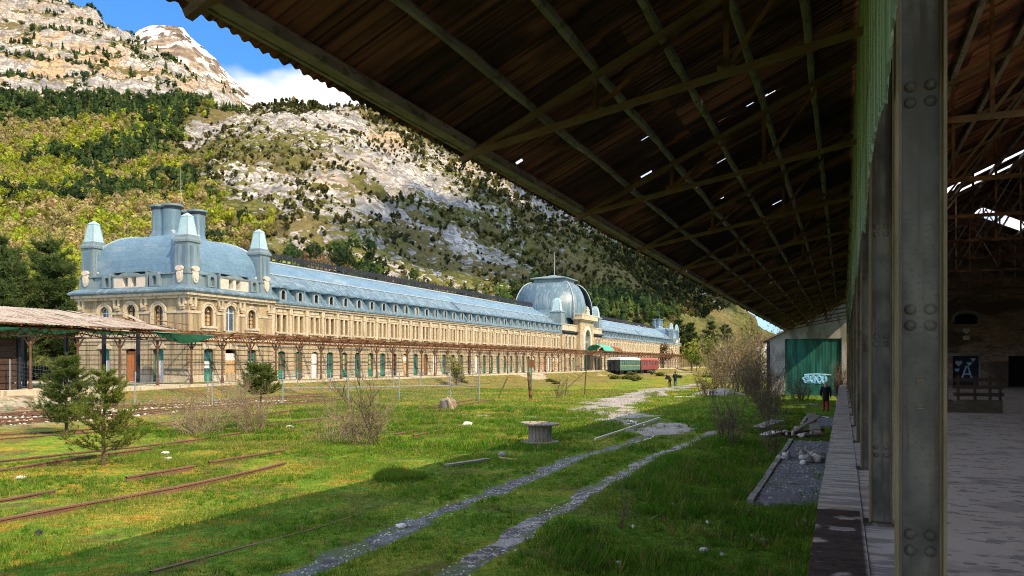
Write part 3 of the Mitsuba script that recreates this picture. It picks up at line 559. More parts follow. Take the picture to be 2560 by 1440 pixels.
    while y < yb: cr.append(box(XF - 6.475, XF - 6.425, y, y + 0.26, 14.66, 15.85)); cr.append(box(XF - 6.48, XF - 6.42, y + 0.42, y + 0.74, 15.25, 15.52)); y += 0.95
    k = add(P_('ridge_cresting'), cat(*cr), 'iron_dark'); stuff(k)
wing(wy0, wy1, WBAYS, True)
wing(2 * YC - wy1, Y1 - PAVW, WBAYS, False)
# the strip between the two halves of the left wing
for yb_ in (wy0 + pitch * 16, 2 * YC - (wy0 + pitch * 16)):
    add(P_('drain_pilaster'), cat(box(XF, XF + 0.3, yb_ - 0.35, yb_ + 0.35, 5.55, GUT - 0.65)), 'stone_trim')
    add(P_('roof_rib'), cat(beam((XF + 0.35, yb_, GUT + 0.1), (XF - 0.8, yb_, 11.15), 0.4, 0.3), beam((XF - 0.8, yb_, 11.15), (XF - 2.5, yb_, 12.7), 0.4, 0.22)), 'zinc')

# --- end pavilions (the far one mirrors the near one)
def pavilion(base, mirror):
    fl = -1.0 if mirror else 1.0
    def A(key, m, mt, smooth=False):
        m = cat(m) if not isinstance(m, list) else cat(*m); v = np.array(m.vertices); f = np.array(m.faces)
        v[:, 1] = base + fl * v[:, 1]; v[:, 0] += XF
        return add(P_(key) if not key.startswith(ST) else key, tm(v, f[:, ::-1] if mirror else f), mt, smooth=smooth)
    FR, FL = ((0, 0, 0), (0, 1, 0)), ((-PAVD, 0, 0), (1, 0, 0))
    def face(o, a, L, cents, wid, kinds, dk, near):
        from shapely.ops import unary_union
        n = np.cross(a, (0, 0, 1)); o = np.array(o, float); O = lambda d: o + n * d
        ups = [arch(c, w, 6.35 if k != 1 else 5.95, 7.75 + 0.12 * (k == 1) - 0.1) for k, (c, w) in enumerate(zip(cents, wid))]
        dn = [rect(c - w / 2 - 0.05, c + w / 2 + 0.05, PZ0, 3.9).union(arch(c, w + 0.1, 3.8, 3.95, 0.25, 8)) for c, w in zip(cents, wid)]
        A('wall', place(rect(0.001, L - 0.001, 0.2, 5.35).difference(unary_union(dn)), O(-0.5), a, 0.5), 'joint_mortar')
        A('wall', place(rect(0.001, L - 0.001, 5.35, 9.3).difference(unary_union(ups)), O(-0.5), a, 0.49), 'render_wall')
        z = PZ0 + 0.62
        dnb = unary_union([d.buffer(0.015) for d in dn])
        while z < 4.8:
            s = rect(-0.05, L + 0.05, z + 0.04, z + 0.435).difference(dnb)
            for g in getattr(s, 'geoms', [s]):
                if mirror: far_courses.append(tm(np.asarray(place(g, O(0), a, 0.08).vertices) * [1, -1, 1] + [XF, base, 0], place(g, O(0), a, 0.08).faces[:, ::-1]))
                else: A('stone_course', place(g, O(0), a, 0.08), 'stone_wall')
            z += 0.47
        A('plinth', place(rect(-0.09, L + 0.09, PZ0 - 0.1, PZ0 + 0.61).difference(dnb), O(0), a, 0.1), 'stone_trim')
        A('string_course', place(rect(-0.15, L + 0.15, 4.94, 5.2), O(0), a, 0.16), 'stone_trim')
        A('string_course', place(rect(-0.2, L + 0.2, 5.3, 5.52), O(0.002), a, 0.22), 'stone_trim')
        gaps = unary_union([arch(c, w + 0.78, 6.0, 7.75) for c, w in zip(cents, wid)])
        for g in rect(-0.06, L + 0.06, 7.48, 7.72).difference(gaps).geoms: A('impost_band', place(g, O(-0.012), a, 0.085), 'stone_trim')
        for k, (c, w) in enumerate(zip(cents, wid)):
            zb = 6.35 if k != 1 else 5.95; sp = 7.75 + 0.12 * (k == 1) - 0.1
            A('window_surround', [place(arch(c, w + 0.76, zb, sp).difference(arch(c, w + 0.02, zb - 1, sp)), O(-0.012), a, 0.11), place(arch(c, w + 0.76, sp - 0.05, sp).difference(arch(c, w + 0.46, sp - 1, sp)), O(0.099), a, 0.06)], 'stone_trim')
            kd = kinds[k]
            wn = A('window', place(arch(c, w, zb, sp), O(-0.34), a, 0.06), {'g': 'window_glass', 'y': 'tan_board', 'b': 'beige_board'}[kd])
            if kd != 'b':
                A(wn + '__mullion', [place(rect(c - 0.05, c + 0.05, zb, sp + w / 2 - 0.03), O(-0.279), a, 0.05)], 'window_frame' if kd == 'g' else 'iron_dark')
            A(wn + '__frame', [place(arch(c, w, zb, sp).difference(arch(c, w - 0.14, zb + 0.07, sp)), O(-0.279), a, 0.045), place(rect(c - w / 2 + 0.07, c + w / 2 - 0.07, sp - 0.06, sp + 0.03), O(-0.279), a, 0.06)], 'window_frame' if kd == 'g' else 'iron_dark')
            if kd != 'g': A(wn + '__glazing_bar', [place(rect(c - w / 2 + 0.07, c + w / 2 - 0.07, zb + q, zb + q + 0.035), O(-0.279), a, 0.04) for q in (0.4, 0.8, 1.15)] + [place(affinity.rotate(rect(c - 0.02, c + 0.02, sp, sp + w / 2 - 0.06), t, origin=(c, sp)), O(-0.279), a, 0.04) for t in (-45, 0, 45)], 'iron_dark')
            if k != 1 or not near: A('sill', [place(rect(c - w / 2 - 0.45, c + w / 2 + 0.45, zb - 0.22, zb - 0.005), O(-0.012), a, 0.27), place(rect(c - w / 2 - 0.35, c + w / 2 + 0.35, zb - 0.45, zb - 0.223), O(-0.012), a, 0.13)], 'stone_trim')
            b, w2 = O(-0.26), w + 0.1
            A('keystone_course', place(arch(c, w2 + 0.7, 4.2, 4.25, 0.45, 8), O(0.082), a, 0.06), 'stone_trim')
            if dk[k] == 'g':
                d = A('door', [place(rect(c - w2 / 2, c + w2 / 2, PZ0, PZ0 + 0.9), b, a, 0.06)] + [place(rect(q - 0.06, q + 0.06, PZ0 + 0.9, 4.1), b, a, 0.07) for q in (c - w2 / 2 + 0.06, c, c + w2 / 2 - 0.06)] + [place(rect(c - w2 / 2, c + w2 / 2, 3.25, 3.4), b, a, 0.09)], 'green_door')
                A(d + '__pane', place(rect(c - w2 / 2, c + w2 / 2, PZ0 + 0.9, 4.15), b - n * 0.03, a, 0.03), 'window_glass')
                A(d + '__notice', place(rect(c - 0.3, c + 0.35, PZ0 + 1.25, 3.0), b + n * 0.071, a, 0.01), 'white_board')
            elif dk[k] == 'o': A('door', place(rect(c - w2 / 2, c + w2 / 2, PZ0, 3.98), b, a, 0.1), 'orange_board')
            elif dk[k] == 'b':
                d = A('door', place(rect(c - w2 / 2, c + w2 / 2, PZ0 + 0.75, 3.1), b, a, 0.1), 'tan_board'); A(d + '__panel', place(rect(c - w2 / 2, c + w2 / 2, 3.103, 3.8), b, a, 0.12), 'white_board')
                A(d + '__sill_wall', place(rect(c - w2 / 2, c + w2 / 2, PZ0, PZ0 + 0.747), b, a, 0.2), 'stone_wall')
            else:
                d = A('door', [place(rect(c - w2 / 2, c + w2 / 2, 3.1, 4.15), b, a, 0.06), place(rect(c - w2 / 2, c - w2 / 2 + 0.1, PZ0, 3.1), b, a, 0.07), place(rect(c + w2 / 2 - 0.1, c + w2 / 2, PZ0, 3.1), b, a, 0.07)], 'green_door')
                A(d + '__panel', place(rect(c - w2 / 2 + 0.1, c + w2 / 2 - 0.1, PZ0, 3.1), b - n * 0.03, a, 0.06), 'white_board')
        # frieze brackets and cornice
        A('cornice', [place(rect(-0.25, L + 0.25, 8.86, 9.12), O(-0.012), a, 0.26), place(rect(-0.5, L + 0.5, 9.122, 9.34), O(-0.012), a, 0.50)], 'stone_trim')
        q = 0.9
        cut = [0.55, L - 0.55] + [(cents[k] + cents[k + 1]) / 2 for k in range(len(cents) - 1)]
        for c in cut: A('bracket', [place(rect(c - 0.42, c - 0.14, 8.28, 8.857), O(-0.012), a, 0.22), place(rect(c + 0.14, c + 0.42, 8.28, 8.857), O(-0.012), a, 0.22), place(rect(c - 0.3, c + 0.3, 8.05, 8.277), O(-0.012), a, 0.30), place(rect(c - 0.22, c + 0.22, 7.86, 8.047), O(-0.012), a, 0.22)], 'stone_trim')
        # attic: small openings left and right of a broad ornamental dormer
        m_ = L / 2
        for c in (m_ - 3.0, m_ + 3.0):
            zb = 10.05
            d = A('attic_window', place(rect(c - 0.6, c + 0.6, zb, zb + 1.12).union(arch(c, 1.1, zb + 1.0, zb + 1.12, 0.22, 7)).difference(arch(c, 0.56, zb + 0.12, zb + 0.72, None, 7)), O(-0.45), a, 0.62), 'zinc_dark')
            A(d + '__pane', place(rect(c - 0.28, c + 0.28, zb + 0.12, zb + 1.0), O(-0.4), a, 0.03), 'window_glass')
        zb = 10.0
        d = A('attic_dormer', [place(rect(m_ - 2.0, m_ + 2.0, zb, zb + 1.05).difference(unary_union([rect(m_ - 0.85, m_ - 0.2, zb + 0.1, zb + 0.98), rect(m_ + 0.2, m_ + 0.85, zb + 0.1, zb + 0.98)])), O(-0.4), a, 0.62)], 'cartouche_stone')
        A(d + '__pane', [place(rect(m_ - 0.9, m_ + 0.9, zb + 0.05, zb + 1.0), O(-0.25), a, 0.03)], 'dark_inside')
        A(d + '__pediment', [place(arch(m_, 2.6, zb + 1.053, zb + 1.1, 0.34, 10), O(-0.4), a, 0.72), place(rect(m_ - 2.15, m_ + 2.15, zb + 1.053, zb + 1.19).difference(rect(m_ - 1.3, m_ + 1.3, 0, 99)), O(-0.4), a, 0.7)], 'zinc_dark')
        A(d + '__roof', [place(rect(m_ - 2.25, m_ + 2.25, zb + 1.46, zb + 1.53), O(-1.9), a, 2.1), place(rect(m_ - 2.15, m_ - 2.003, zb, zb + 1.457), O(-0.5), a, 0.74), place(rect(m_ + 2.003, m_ + 2.15, zb, zb + 1.457), O(-0.5), a, 0.74)], 'zinc_dark')
    face(*FR, PAVW, [2.6, 5.65, 8.7], [1.15, 1.4, 1.15], 'ygy', 'gbg', True)
    face(*FL, PAVD, [3.5, 6.9, 10.3], [1.2, 1.2, 1.2], 'gyy', 'dod', False)
    A('back_wall', box(-PAVD, -PAVD + 0.4, 0.51, PAVW, 0, 9.3), 'render_wall')
    A('gutter', [rings([sqring(-PAVD - 0.5, 0.5, -0.5, PAVW + 0.4, 9.342), sqring(-PAVD - 0.72, 0.72, -0.72, PAVW + 0.4, 9.5), sqring(-PAVD - 0.72, 0.72, -0.72, PAVW + 0.4, 9.64), sqring(-PAVD - 0.25, 0.25, -0.25, PAVW + 0.2, 9.98)])], 'zinc')
    A('attic_wall', [rings([sqring(-PAVD + 0.12, -0.12, 0.12, PAVW - 0.12, 9.9), sqring(-PAVD + 0.2, -0.2, 0.2, PAVW - 0.2, 11.12), sqring(-PAVD - 0.02, 0.02, -0.02, PAVW + 0.02, 11.14), sqring(-PAVD - 0.02, 0.02, -0.02, PAVW + 0.02, 11.26), sqring(-PAVD + 0.5, -0.5, 0.5, PAVW - 0.5, 11.3)])], 'zinc_dark')
    rr = []
    for t in np.linspace(0, np.pi / 2, 13):
        k = math.cos(t) ** 0.92; hx, hy = 2.2 + (PAVD / 2 - 0.55 - 2.2) * k, 3.0 + (PAVW / 2 - 0.55 - 3.0) * k
        rr.append(sqring(-PAVD / 2 - hx, -PAVD / 2 + hx, PAVW / 2 - hy, PAVW / 2 + hy, 11.3 + 4.0 * math.sin(t) ** 1.05))
    # each side its own facets, so that the hips stay crisp
    dm = A('dome', rings(rr), 'slate')
    hp = []
    for c in range(4):
        pts = [r[c] for r in rr]; A(dm + '__hip', tube(pts, 0.11, 5), 'zinc_seam')
    # chimney group
    cx, cy = -PAVD / 2, PAVW / 2
    for s in (-1, 1):
        y = cy + s * 1.68
        plan = sg.Point(cx - 0.68, y).buffer(0.84, 10).union(sg.Point(cx + 0.72, y).buffer(0.84, 10)).buffer(0.12).buffer(-0.12).simplify(0.01)
        ring0 = np.array(plan.exterior.coords)[:-1]; cc = np.array([cx, y])
        def rg(k, z): return np.c_[cc + (ring0 - cc) * k, np.full(len(ring0), z)]
        ch = A('chimney', rings([rg(1.0, 15.9), rg(1.0, 18.45)]), 'zinc', smooth=40)
        A(ch + '__flare', rings([rg(1.42, 15.12), rg(1.22, 15.4), rg(1.06, 15.7), rg(1.0, 16.0)], False), 'zinc', smooth=50)
        A(ch + '__cap', rings([rg(1.04, 18.36), rg(1.17, 18.41), rg(1.17, 18.60), rg(0.9, 18.64)]), 'zinc_dark')
        A(ch + '__band', rings([rg(1.02, 18.1), rg(1.04, 18.12), rg(1.04, 18.3), rg(1.0, 18.32)], False), 'iron_dark')
    A('chimney_bridge', box(cx - 0.7, cx + 0.7, cy - 0.9, cy + 0.9, 15.2, 17.0), 'dark_inside')
    A('flagpole', tube([(cx + 0.6, cy - 0.4, 15.3), (cx + 0.6, cy - 0.4, 20.5), (cx + 0.6, cy - 0.4, 22.9)], [0.05, 0.035, 0.015], 5), 'zinc_dark')
    # corner turrets with pale obelisk lanterns
    for tx, ty in ((-0.95, 0.95), (-PAVD + 0.95, 0.95), (-0.95, PAVW - 0.95), (-PAVD + 0.95, PAVW - 0.95)):
        def sq(h, z): return sqring(tx - h, tx + h, ty - h, ty + h, z)
        t = A('turret', rings([sq(0.95, 9.9), sq(0.88, 11.1), sq(0.80, 11.15), sq(0.76, 14.05), sq(0.90, 14.1), sq(0.90, 14.32), sq(0.76, 14.5), sq(0.72, 14.75)]), 'zinc_dark')
        A(t + '__panel', [place(rect(-0.45, 0.45, 11.6, 13.75), np.array([tx, ty, 0]) + 0.79 * np.array(nn), aa, 0.03) for nn, aa in (((1, 0, 0), (0, 1, 0)), ((0, -1, 0), (1, 0, 0)))], 'zinc')
        A(t + '__lantern', rings([sq(0.64, 14.752), sq(0.38, 16.5)]), 'pale_panel')
        A(t + '__lantern_edge', [tube([(tx + sx * 0.64, ty + sy * 0.64, 14.75), (tx + sx * 0.38, ty + sy * 0.38, 16.5)], 0.045, 4) for sx in (-1, 1) for sy in (-1, 1)], 'zinc_dark')
        A(t + '__cap', rings([sq(0.41, 16.502), sq(0.41, 16.55), sq(0.05, 16.86)]), 'pale_panel')
        for nn, aa in (((1, 0, 0), (0, 1, 0)), ((0, -1, 0), (1, 0, 0))):
            e = sg.Point(0, 0).buffer(1, 8)
            o = np.array([tx, ty, 0]) + 0.86 * np.array(nn)
            A(t + '__cartouche', [place(affinity.translate(affinity.scale(e, 0.36, 0.72), 0, 11.0), o, aa, 0.18), place(affinity.translate(affinity.scale(e, 0.42, 0.24), 0, 11.62), o, aa, 0.26), place(affinity.translate(affinity.scale(e, 0.22, 0.42), 0, 10.95), o + 0.18 * np.array(nn), aa, 0.07)], 'cartouche_stone')
    return base
pavilion(Y0, False); pavilion(Y1, True)

k = add(P_('far_stone_coursing'), cat(*far_courses), 'stone_wall'); stuff(k)
# --- centre block with portal, dome and turrets
ca, cb = wy1, 2 * YC - wy1
from shapely.ops import unary_union
XC = XF + 0.45
for s, (ya, yb) in ((-1, (ca, YC - 5.2)), (1, (YC + 5.2, cb))):
    m_ = (ya + yb) / 2
    wins = [arch(m_ + q * 2.6, 1.25, 6.0, 8.0) for q in (-1, 0, 1)]
    dr_ = [rect(m_ + q * 2.9 - 0.75, m_ + q * 2.9 + 0.75, PZ0, 3.9) for q in (-1, 0, 1)]
    add(P_('wall'), place(rect(ya, yb, 0.2, 5.35).difference(unary_union(dr_)), (XC - 0.5, 0, 0), FX, 0.5), 'stone_wall')
    add(P_('wall'), place(rect(ya, yb, 5.35, 9.35).difference(unary_union(wins)), (XC - 0.5, 0, 0), FX, 0.49), 'stone_wall')
    for w, q in zip(wins, (-1, 0, 1)):
        wn = add(P_('window'), place(w, (XC - 0.4, 0, 0), FX, 0.06), 'window_glass'); add(wn + '__surround', place(arch(m_ + q * 2.6, 1.9, 6.0, 8.0).difference(w.buffer(0.01)), (XC - 0.012, 0, 0), FX, 0.12), 'stone_trim')
    for d, q in zip(dr_, (-1, 0, 1)): add(P_('door'), place(d, (XC - 0.35, 0, 0), FX, 0.07), 'green_door' if q else 'brown_board')
    add(P_('cornice'), cat(box(XC - 0.02, XC + 0.5, ya - 0.2 * (s < 0), yb + 0.2 * (s > 0), 9.353, 9.75), box(XC - 0.02, XC + 0.12, ya, yb, 9.05, 9.35)), 'iron_dark')
    add(P_('attic_wall'), cat(box(XC - 0.6, XC + 0.05, ya, yb, 9.753, 11.0), box(XC - 0.7, XC + 0.2, ya, yb, 11.003, 11.2)), 'stone_trim')
    add(P_('string_course'), box(XC - 0.02, XC + 0.2, ya, yb, 5.3, 5.6), 'stone_trim')
px = XC + 0.9
big_arch = arch(YC, 4.4, 5.6, 8.2)
add(P_('portal'), cat(place(rect(YC - 5.2, YC + 5.2, 0.2, 12.3).difference(big_arch).difference(rect(YC - 2.2, YC + 2.2, PZ0, 4.6)), (px - 1.6, 0, 0), FX, 1.6)), 'stone_wall')
add(P_('portal_window'), place(big_arch, (px - 0.7, 0, 0), FX, 0.06), 'window_glass')
add(P_('portal_window') + '__bar', cat(*[place(rect(YC + q - 0.05, YC + q + 0.05, 5.6, 10.2), (px - 0.63, 0, 0), FX, 0.05) for q in (-1.1, 0, 1.1)], place(rect(YC - 2.2, YC + 2.2, 7.5, 7.75), (px - 0.63, 0, 0), FX, 0.07)), 'zinc_seam')
add(P_('portal_surround'), place(arch(YC, 6.0, 5.62, 8.2).difference(arch(YC, 4.42, 5, 8.2)), (px, 0, 0), FX, 0.25), 'cartouche_stone')
add(P_('portal_door'), place(rect(YC - 2.2, YC + 2.2, PZ0, 4.6), (px - 0.7, 0, 0), FX, 0.06), 'green_door')
add(P_('portal_cornice'), cat(box(px - 1.8, px + 0.35, YC - 5.5, YC + 5.5, 12.3, 12.55), box(px - 1.9, px + 0.8, YC - 6.2, YC + 6.2, 12.553, 13.5), box(px - 1.8, px + 0.9, YC - 6.4, YC + 6.4, 13.503, 13.75)), 'stone_trim')
add(P_('portal_pediment'), place(sg.Polygon([(YC - 2.9, 13.75), (YC + 2.9, 13.75), (YC + 2.2, 14.3), (YC, 16.0), (YC - 2.2, 14.3)]), (px - 1.2, 0, 0), FX, 1.0), 'zinc_dark')
add(P_('portal_statue'), cat(lathe([(0.02, 13.7), (0.6, 13.75), (0.42, 14.4), (0.5, 14.9), (0.2, 15.2), (0.26, 15.45), (0.02, 15.7)], 8, (px + 0.15, YC, 0))), 'cartouche_stone')
for yq in (ca + 0.6, cb - 0.6):
    tx, ty = XF - 0.9, yq
    def sq(h, z): return sqring(tx - h, tx + h, ty - h, ty + h, z)
    t = add(P_('turret'), rings([sq(1.35, 9.3), sq(1.25, 13.6), sq(1.45, 13.65), sq(1.3, 13.9), sq(0.95, 14.0)]), 'zinc_dark')
    add(t + '__lantern', rings([sq(0.9, 14.0), sq(0.72, 15.6), sq(0.6, 16.2), sq(0.32, 16.7)]), 'pale_panel')
    add(t + '__lantern_edge', cat(*[tube([(tx + a * 0.9, ty + b * 0.9, 14), (tx + a * 0.72, ty + b * 0.72, 15.6), (tx + a * 0.3, ty + b * 0.3, 16.75)], 0.07, 4) for a in (-1, 1) for b in (-1, 1)]), 'zinc_dark')
dcx, dcy = XF - 6.6, YC
add(P_('centre_roof'), rings([sqring(XF - 13.6, XF - 0.4, ca, cb, 9.4), sqring(XF - 12.6, XF - 1.2, ca + 1.2, cb - 1.2, 11.2), sqring(dcx - 5, dcx + 4.6, dcy - 6.5, dcy + 6.5, 15.0)]), 'zinc')
rr = []
for t in np.linspace(-0.35, np.pi / 2 - 0.02, 14):
    k = math.cos(t); h = 4.0 + 3.1 * k
    rr.append(sqring(dcx - h, dcx + h, dcy - h, dcy + h, 14.2 + 7.0 * math.sin(t) if t > 0 else 14.2 + 4.0 * math.sin(t)))
dm = add(P_('dome'), rings(rr), 'zinc', smooth=25)
for c in range(4): add(dm + '__hip', tube([r[c] for r in rr], 0.14, 5), 'zinc_seam')
def dsq(h, z): return sqring(dcx - h, dcx + h, dcy - h, dcy + h, z)
add(dm + '__platform', rings([dsq(4.1, 21.1), dsq(3.7, 21.4), dsq(3.6, 22.0), dsq(4.35, 22.05), dsq(4.35, 22.25), dsq(1.2, 22.95), dsq(0.4, 23.2)]), 'zinc_dark')
add(dm + '__flagpole', tube([(dcx, dcy, 23.1), (dcx, dcy, 26), (dcx, dcy, 28.6)], [0.09, 0.07, 0.04], 5), 'zinc_seam')

# ---------------------------------------------------------------- platform in front of the station, with its edge
for y in np.arange(34, 318, 6.0):
    add('station_platform__edge_stone', box(-49.45, -48.95, y + 0.01, y + 5.98, 0.55 + 0.0, 1.1 + rs.uniform(-0.02, 0.03)), 'stone_trim')
def plat_col(p, n, uv):
    c = mix((0.34, 0.30, 0.24), (0.46, 0.41, 0.34), fbm(p.x, p.y, 0.0, 4))
    return mix(c, (0.10, 0.115, 0.035), smoothstep(0.40, 0.52, fbm(p.x * 0.5, p.y * 0.35, 3.0, 4)) * 0.9)
mat('platform_top', plat_col, rough=0.9, spec=0.1)
add('station_platform__slab', box(-75, -49.45, 22, 318, -0.5, 1.07), 'platform_top')
add('station_platform__face', box(-49.45, -49.05, 34, 318, -0.5, 0.545), 'concrete')
struct('station_platform', 'long pale edged platform running along the station')

# ---------------------------------------------------------------- the goods shed the camera stands in
def steel_col(p, n, uv):
    f = fbm(p.x * 5, p.y * 5, p.z * 2.5, 4); g = fbm(p.x * 60, p.y * 60, p.z * 60, 2)
    c = mix((0.075, 0.071, 0.056), (0.20, 0.182, 0.142), smoothstep(0.3, 0.7, f))
    c = mix(c, (0.07, 0.05, 0.03), smoothstep(0.58, 0.74, g) * 0.35)
    c = mix(c, (0.085, 0.050, 0.028), smoothstep(0.50, 0.72, fbm(p.x * 26, p.y * 14, p.z * 0.8, 4)) * 0.8)
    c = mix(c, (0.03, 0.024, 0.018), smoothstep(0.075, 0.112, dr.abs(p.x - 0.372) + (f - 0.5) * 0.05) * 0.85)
    c = mix(c, (0.13, 0.125, 0.105), smoothstep(0.56, 0.70, fbm(p.x * 7, p.y * 7, p.z * 1.8 + 4, 4)) * 0.6)
    edge = smoothstep(0.52, 0.70, fbm(p.x * 9, p.y * 9, p.z * 0.5, 3))
    return mix(c, (0.115, 0.08, 0.045), edge * 0.5)
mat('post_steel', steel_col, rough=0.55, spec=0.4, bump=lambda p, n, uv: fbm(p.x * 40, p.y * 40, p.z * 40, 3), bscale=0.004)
def edge_col(p, n, uv): return mix((0.13, 0.095, 0.05), (0.33, 0.255, 0.15), fbm(p.x * 8, p.y * 8, p.z * 3, 4))
mat('flange_steel', edge_col, rough=0.6, spec=0.3)
def truss_col(p, n, uv):
    c = mix((0.10, 0.062, 0.036), (0.27, 0.19, 0.12), fbm(p.x * 3, p.y * 3, p.z * 3, 4))
    return mix(c, (0.18, 0.09, 0.045), smoothstep(0.52, 0.66, fbm(p.x * 7, p.y * 7, p.z * 7, 3)) * 0.7)
mat('truss_steel', truss_col, rough=0.8, spec=0.2)
def purlin_col(p, n, uv):
    c = mix((0.11, 0.095, 0.078), (0.36, 0.315, 0.265), fbm(p.x * 9, p.y * 3, p.z * 9, 4))
    return mix(c, (0.10, 0.11, 0.07), smoothstep(0.58, 0.70, fbm(p.x * 14, p.y * 9, p.z * 14, 3)) * 0.8)
mat('purlin_wood', purlin_col, rough=0.95, spec=0.1, bump=lambda p, n, uv: fbm(p.x * 30, p.y * 14, p.z * 30, 3), bscale=0.012)
def sheet_col(p, n, uv):
    s = dr.floor(p.y / 0.84)
    r1 = cell_rand(s, dr.floor(p.x / 2.4), 1.0)
    st = fbm(p.y * 9.0, p.x * 0.7, s * 3.1, 4); st2 = fbm(p.y * 26.0, p.x * 0.5, s * 1.7, 3)
    c = mix((0.08, 0.037, 0.028), (0.29, 0.125, 0.072), smoothstep(0.30, 0.70, st * 0.6 + r1 * 0.4))
    c = mix(c, (0.022, 0.014, 0.012), smoothstep(0.50, 0.66, st2) * 0.8)
    c = mix(c, (0.015, 0.012, 0.012), smoothstep(0.48, 0.64, fbm(p.y * 0.8, p.x * 0.6, 5.0, 4)) * 0.75)
    return mix(c, (0.27, 0.145, 0.085), smoothstep(0.70, 0.78, st2) * 0.5)
mat('rusty_sheet', sheet_col, rough=0.85, spec=0.15)
def valance_col(p, n, uv):
    st = fbm(p.y * 13.0, p.z * 0.25, 2.0, 4); st2 = fbm(p.y * 40.0, p.z * 0.6, 4.0, 3)
    c = mix((0.12, 0.20, 0.105), (0.29, 0.41, 0.265), smoothstep(0.25, 0.75, st))
    c = mix(c, (0.36, 0.40, 0.32), smoothstep(0.62, 0.72, st2) * 0.6)
    return mix(c, (0.06, 0.06, 0.035), smoothstep(0.56, 0.66, fbm(p.y * 18.0, p.z * 0.5, 9.0, 3)) * 0.7)
mat('green_sheet', valance_col, rough=0.7, spec=0.3)
def coping_col(p, n, uv):
    f = fbm(p.x * 3, p.y * 3, p.z * 3, 4); g = fbm(p.x * 25, p.y * 25, 0.0, 2); k = fbm(p.x * 2.0, p.y * 9.0, 3.0, 4)
    c = mix((0.40, 0.355, 0.315), (0.63, 0.57, 0.51), f * 0.7 + g * 0.3)
    c = mix(c, (0.20, 0.18, 0.175), smoothstep(0.50, 0.60, k) * 0.7)
    c = mix(c, (0.46, 0.36, 0.22), smoothstep(0.60, 0.72, fbm(p.x * 2 + 9, p.y * 1.2, 1.0, 3)) * 0.5)
    moss = smoothstep(10.4, 10.1, p.y + (f - 0.5) * 0.5) * smoothstep(0.72, 0.62, fbm(p.x * 3.0 + 2, p.y * 3.0, 5.0, 4))
    return mix(c, mix((0.028, 0.020, 0.018), (0.085, 0.055, 0.045), g), moss * smoothstep(0.205, 0.16, p.x) * 0.95)
mat('coping_stone', coping_col, rough=0.9, spec=0.1, bump=lambda p, n, uv: fbm(p.x * 14, p.y * 14, p.z * 14, 4), bscale=0.02)
def floor_col(p, n, uv):
    f = fbm(p.x * 0.8, p.y * 0.8, 0.0, 4); g = fbm(p.x * 20, p.y * 20, 0.0, 3); k = fbm(p.x * 1.6, p.y * 2.2, 3.0, 4)
    c = mix((0.50, 0.415, 0.35), (0.68, 0.575, 0.49), f * 0.6 + g * 0.4)
    c = mix(c, (0.24, 0.20, 0.18), smoothstep(0.58, 0.72, k) * 0.45)
    return mix(c, (0.13, 0.11, 0.10), smoothstep(0.62, 0.7, fbm(p.x * 6.0, p.y * 10.0, 8.0, 3)) * 0.6)
mat('floor_concrete', floor_col, rough=0.8, spec=0.2, bump=lambda p, n, uv: fbm(p.x * 16, p.y * 16, 0.0, 3), bscale=0.01)
def brick_col(p, n, uv):
    a, b = (p.x + p.y) / 0.26, p.z / 0.085
    r = dr.floor(b); q = a + r * 0.5; fx, fz = q - dr.floor(q), b - r
    m = smoothstep(0.05, 0.10, fx) * smoothstep(0.98, 0.93, fx) * smoothstep(0.10, 0.2, fz) * smoothstep(0.98, 0.9, fz)
    v = cell_rand(dr.floor(q), r, 2.0)
    c = mix((0.28, 0.16, 0.105), (0.52, 0.36, 0.25), v)
    c = mix((0.30, 0.27, 0.23), c, m)
    return mix(c, (0.06, 0.05, 0.045), smoothstep(0.45, 0.65, fbm(p.x * 0.6, p.y * 0.6, p.z * 0.9, 4)) * 0.7)
mat('dark_brick', brick_col, rough=0.9, spec=0.1)
def plaster_col(p, n, uv):
    c = mix((0.26, 0.255, 0.25), (0.44, 0.43, 0.42), fbm(p.x * 1.2, p.y * 1.2, p.z * 1.2, 4))
    return mix(c, (0.15, 0.145, 0.14), smoothstep(0.50, 0.66, fbm(p.x * 1.5, p.y * 1.5, p.z * 0.6, 4)) * 0.7)
mat('grey_plaster', plaster_col, rough=0.95, spec=0.05)
mat('shed_green_door', lambda p, n, uv: mix((0.008, 0.070, 0.058), (0.022, 0.155, 0.125), smoothstep(0.3, 0.7, fbm(p.x * 5.0, p.y * 5, p.z * 0.5, 4))) * (0.6 + 0.8 * fbm(p.x * 0.7, 3.0, p.z * 0.5, 3)), rough=0.6, spec=0.3)
mat('blue_spray', (0.35, 0.68, 0.90), rough=0.7); mat('blue_under', (0.06, 0.25, 0.48), rough=0.7)
mat('white_spray', (0.70, 0.70, 0.70), rough=0.8)
mat('pale_blue_spray', (0.45, 0.62, 0.78), rough=0.8)

SH = thing('goods_shed', 'huge derelict goods shed with rusty corrugated roof, riveted steel posts and raised floor', 'shed')
S_ = lambda k: SH + '__' + k
PXC, PW, BAY, NP = 0.372, 0.236, 4.75, 15
ZF = 1.2
RP, RZ, RX = 0.48, EYE + 4.99, 6.6          # roof pitch, height over x = 0, ridge line
def zroof(x): return RZ + RP * np.where(np.asarray(x) < RX, x, 2 * RX - x)
rsh = np.random.default_rng(23)
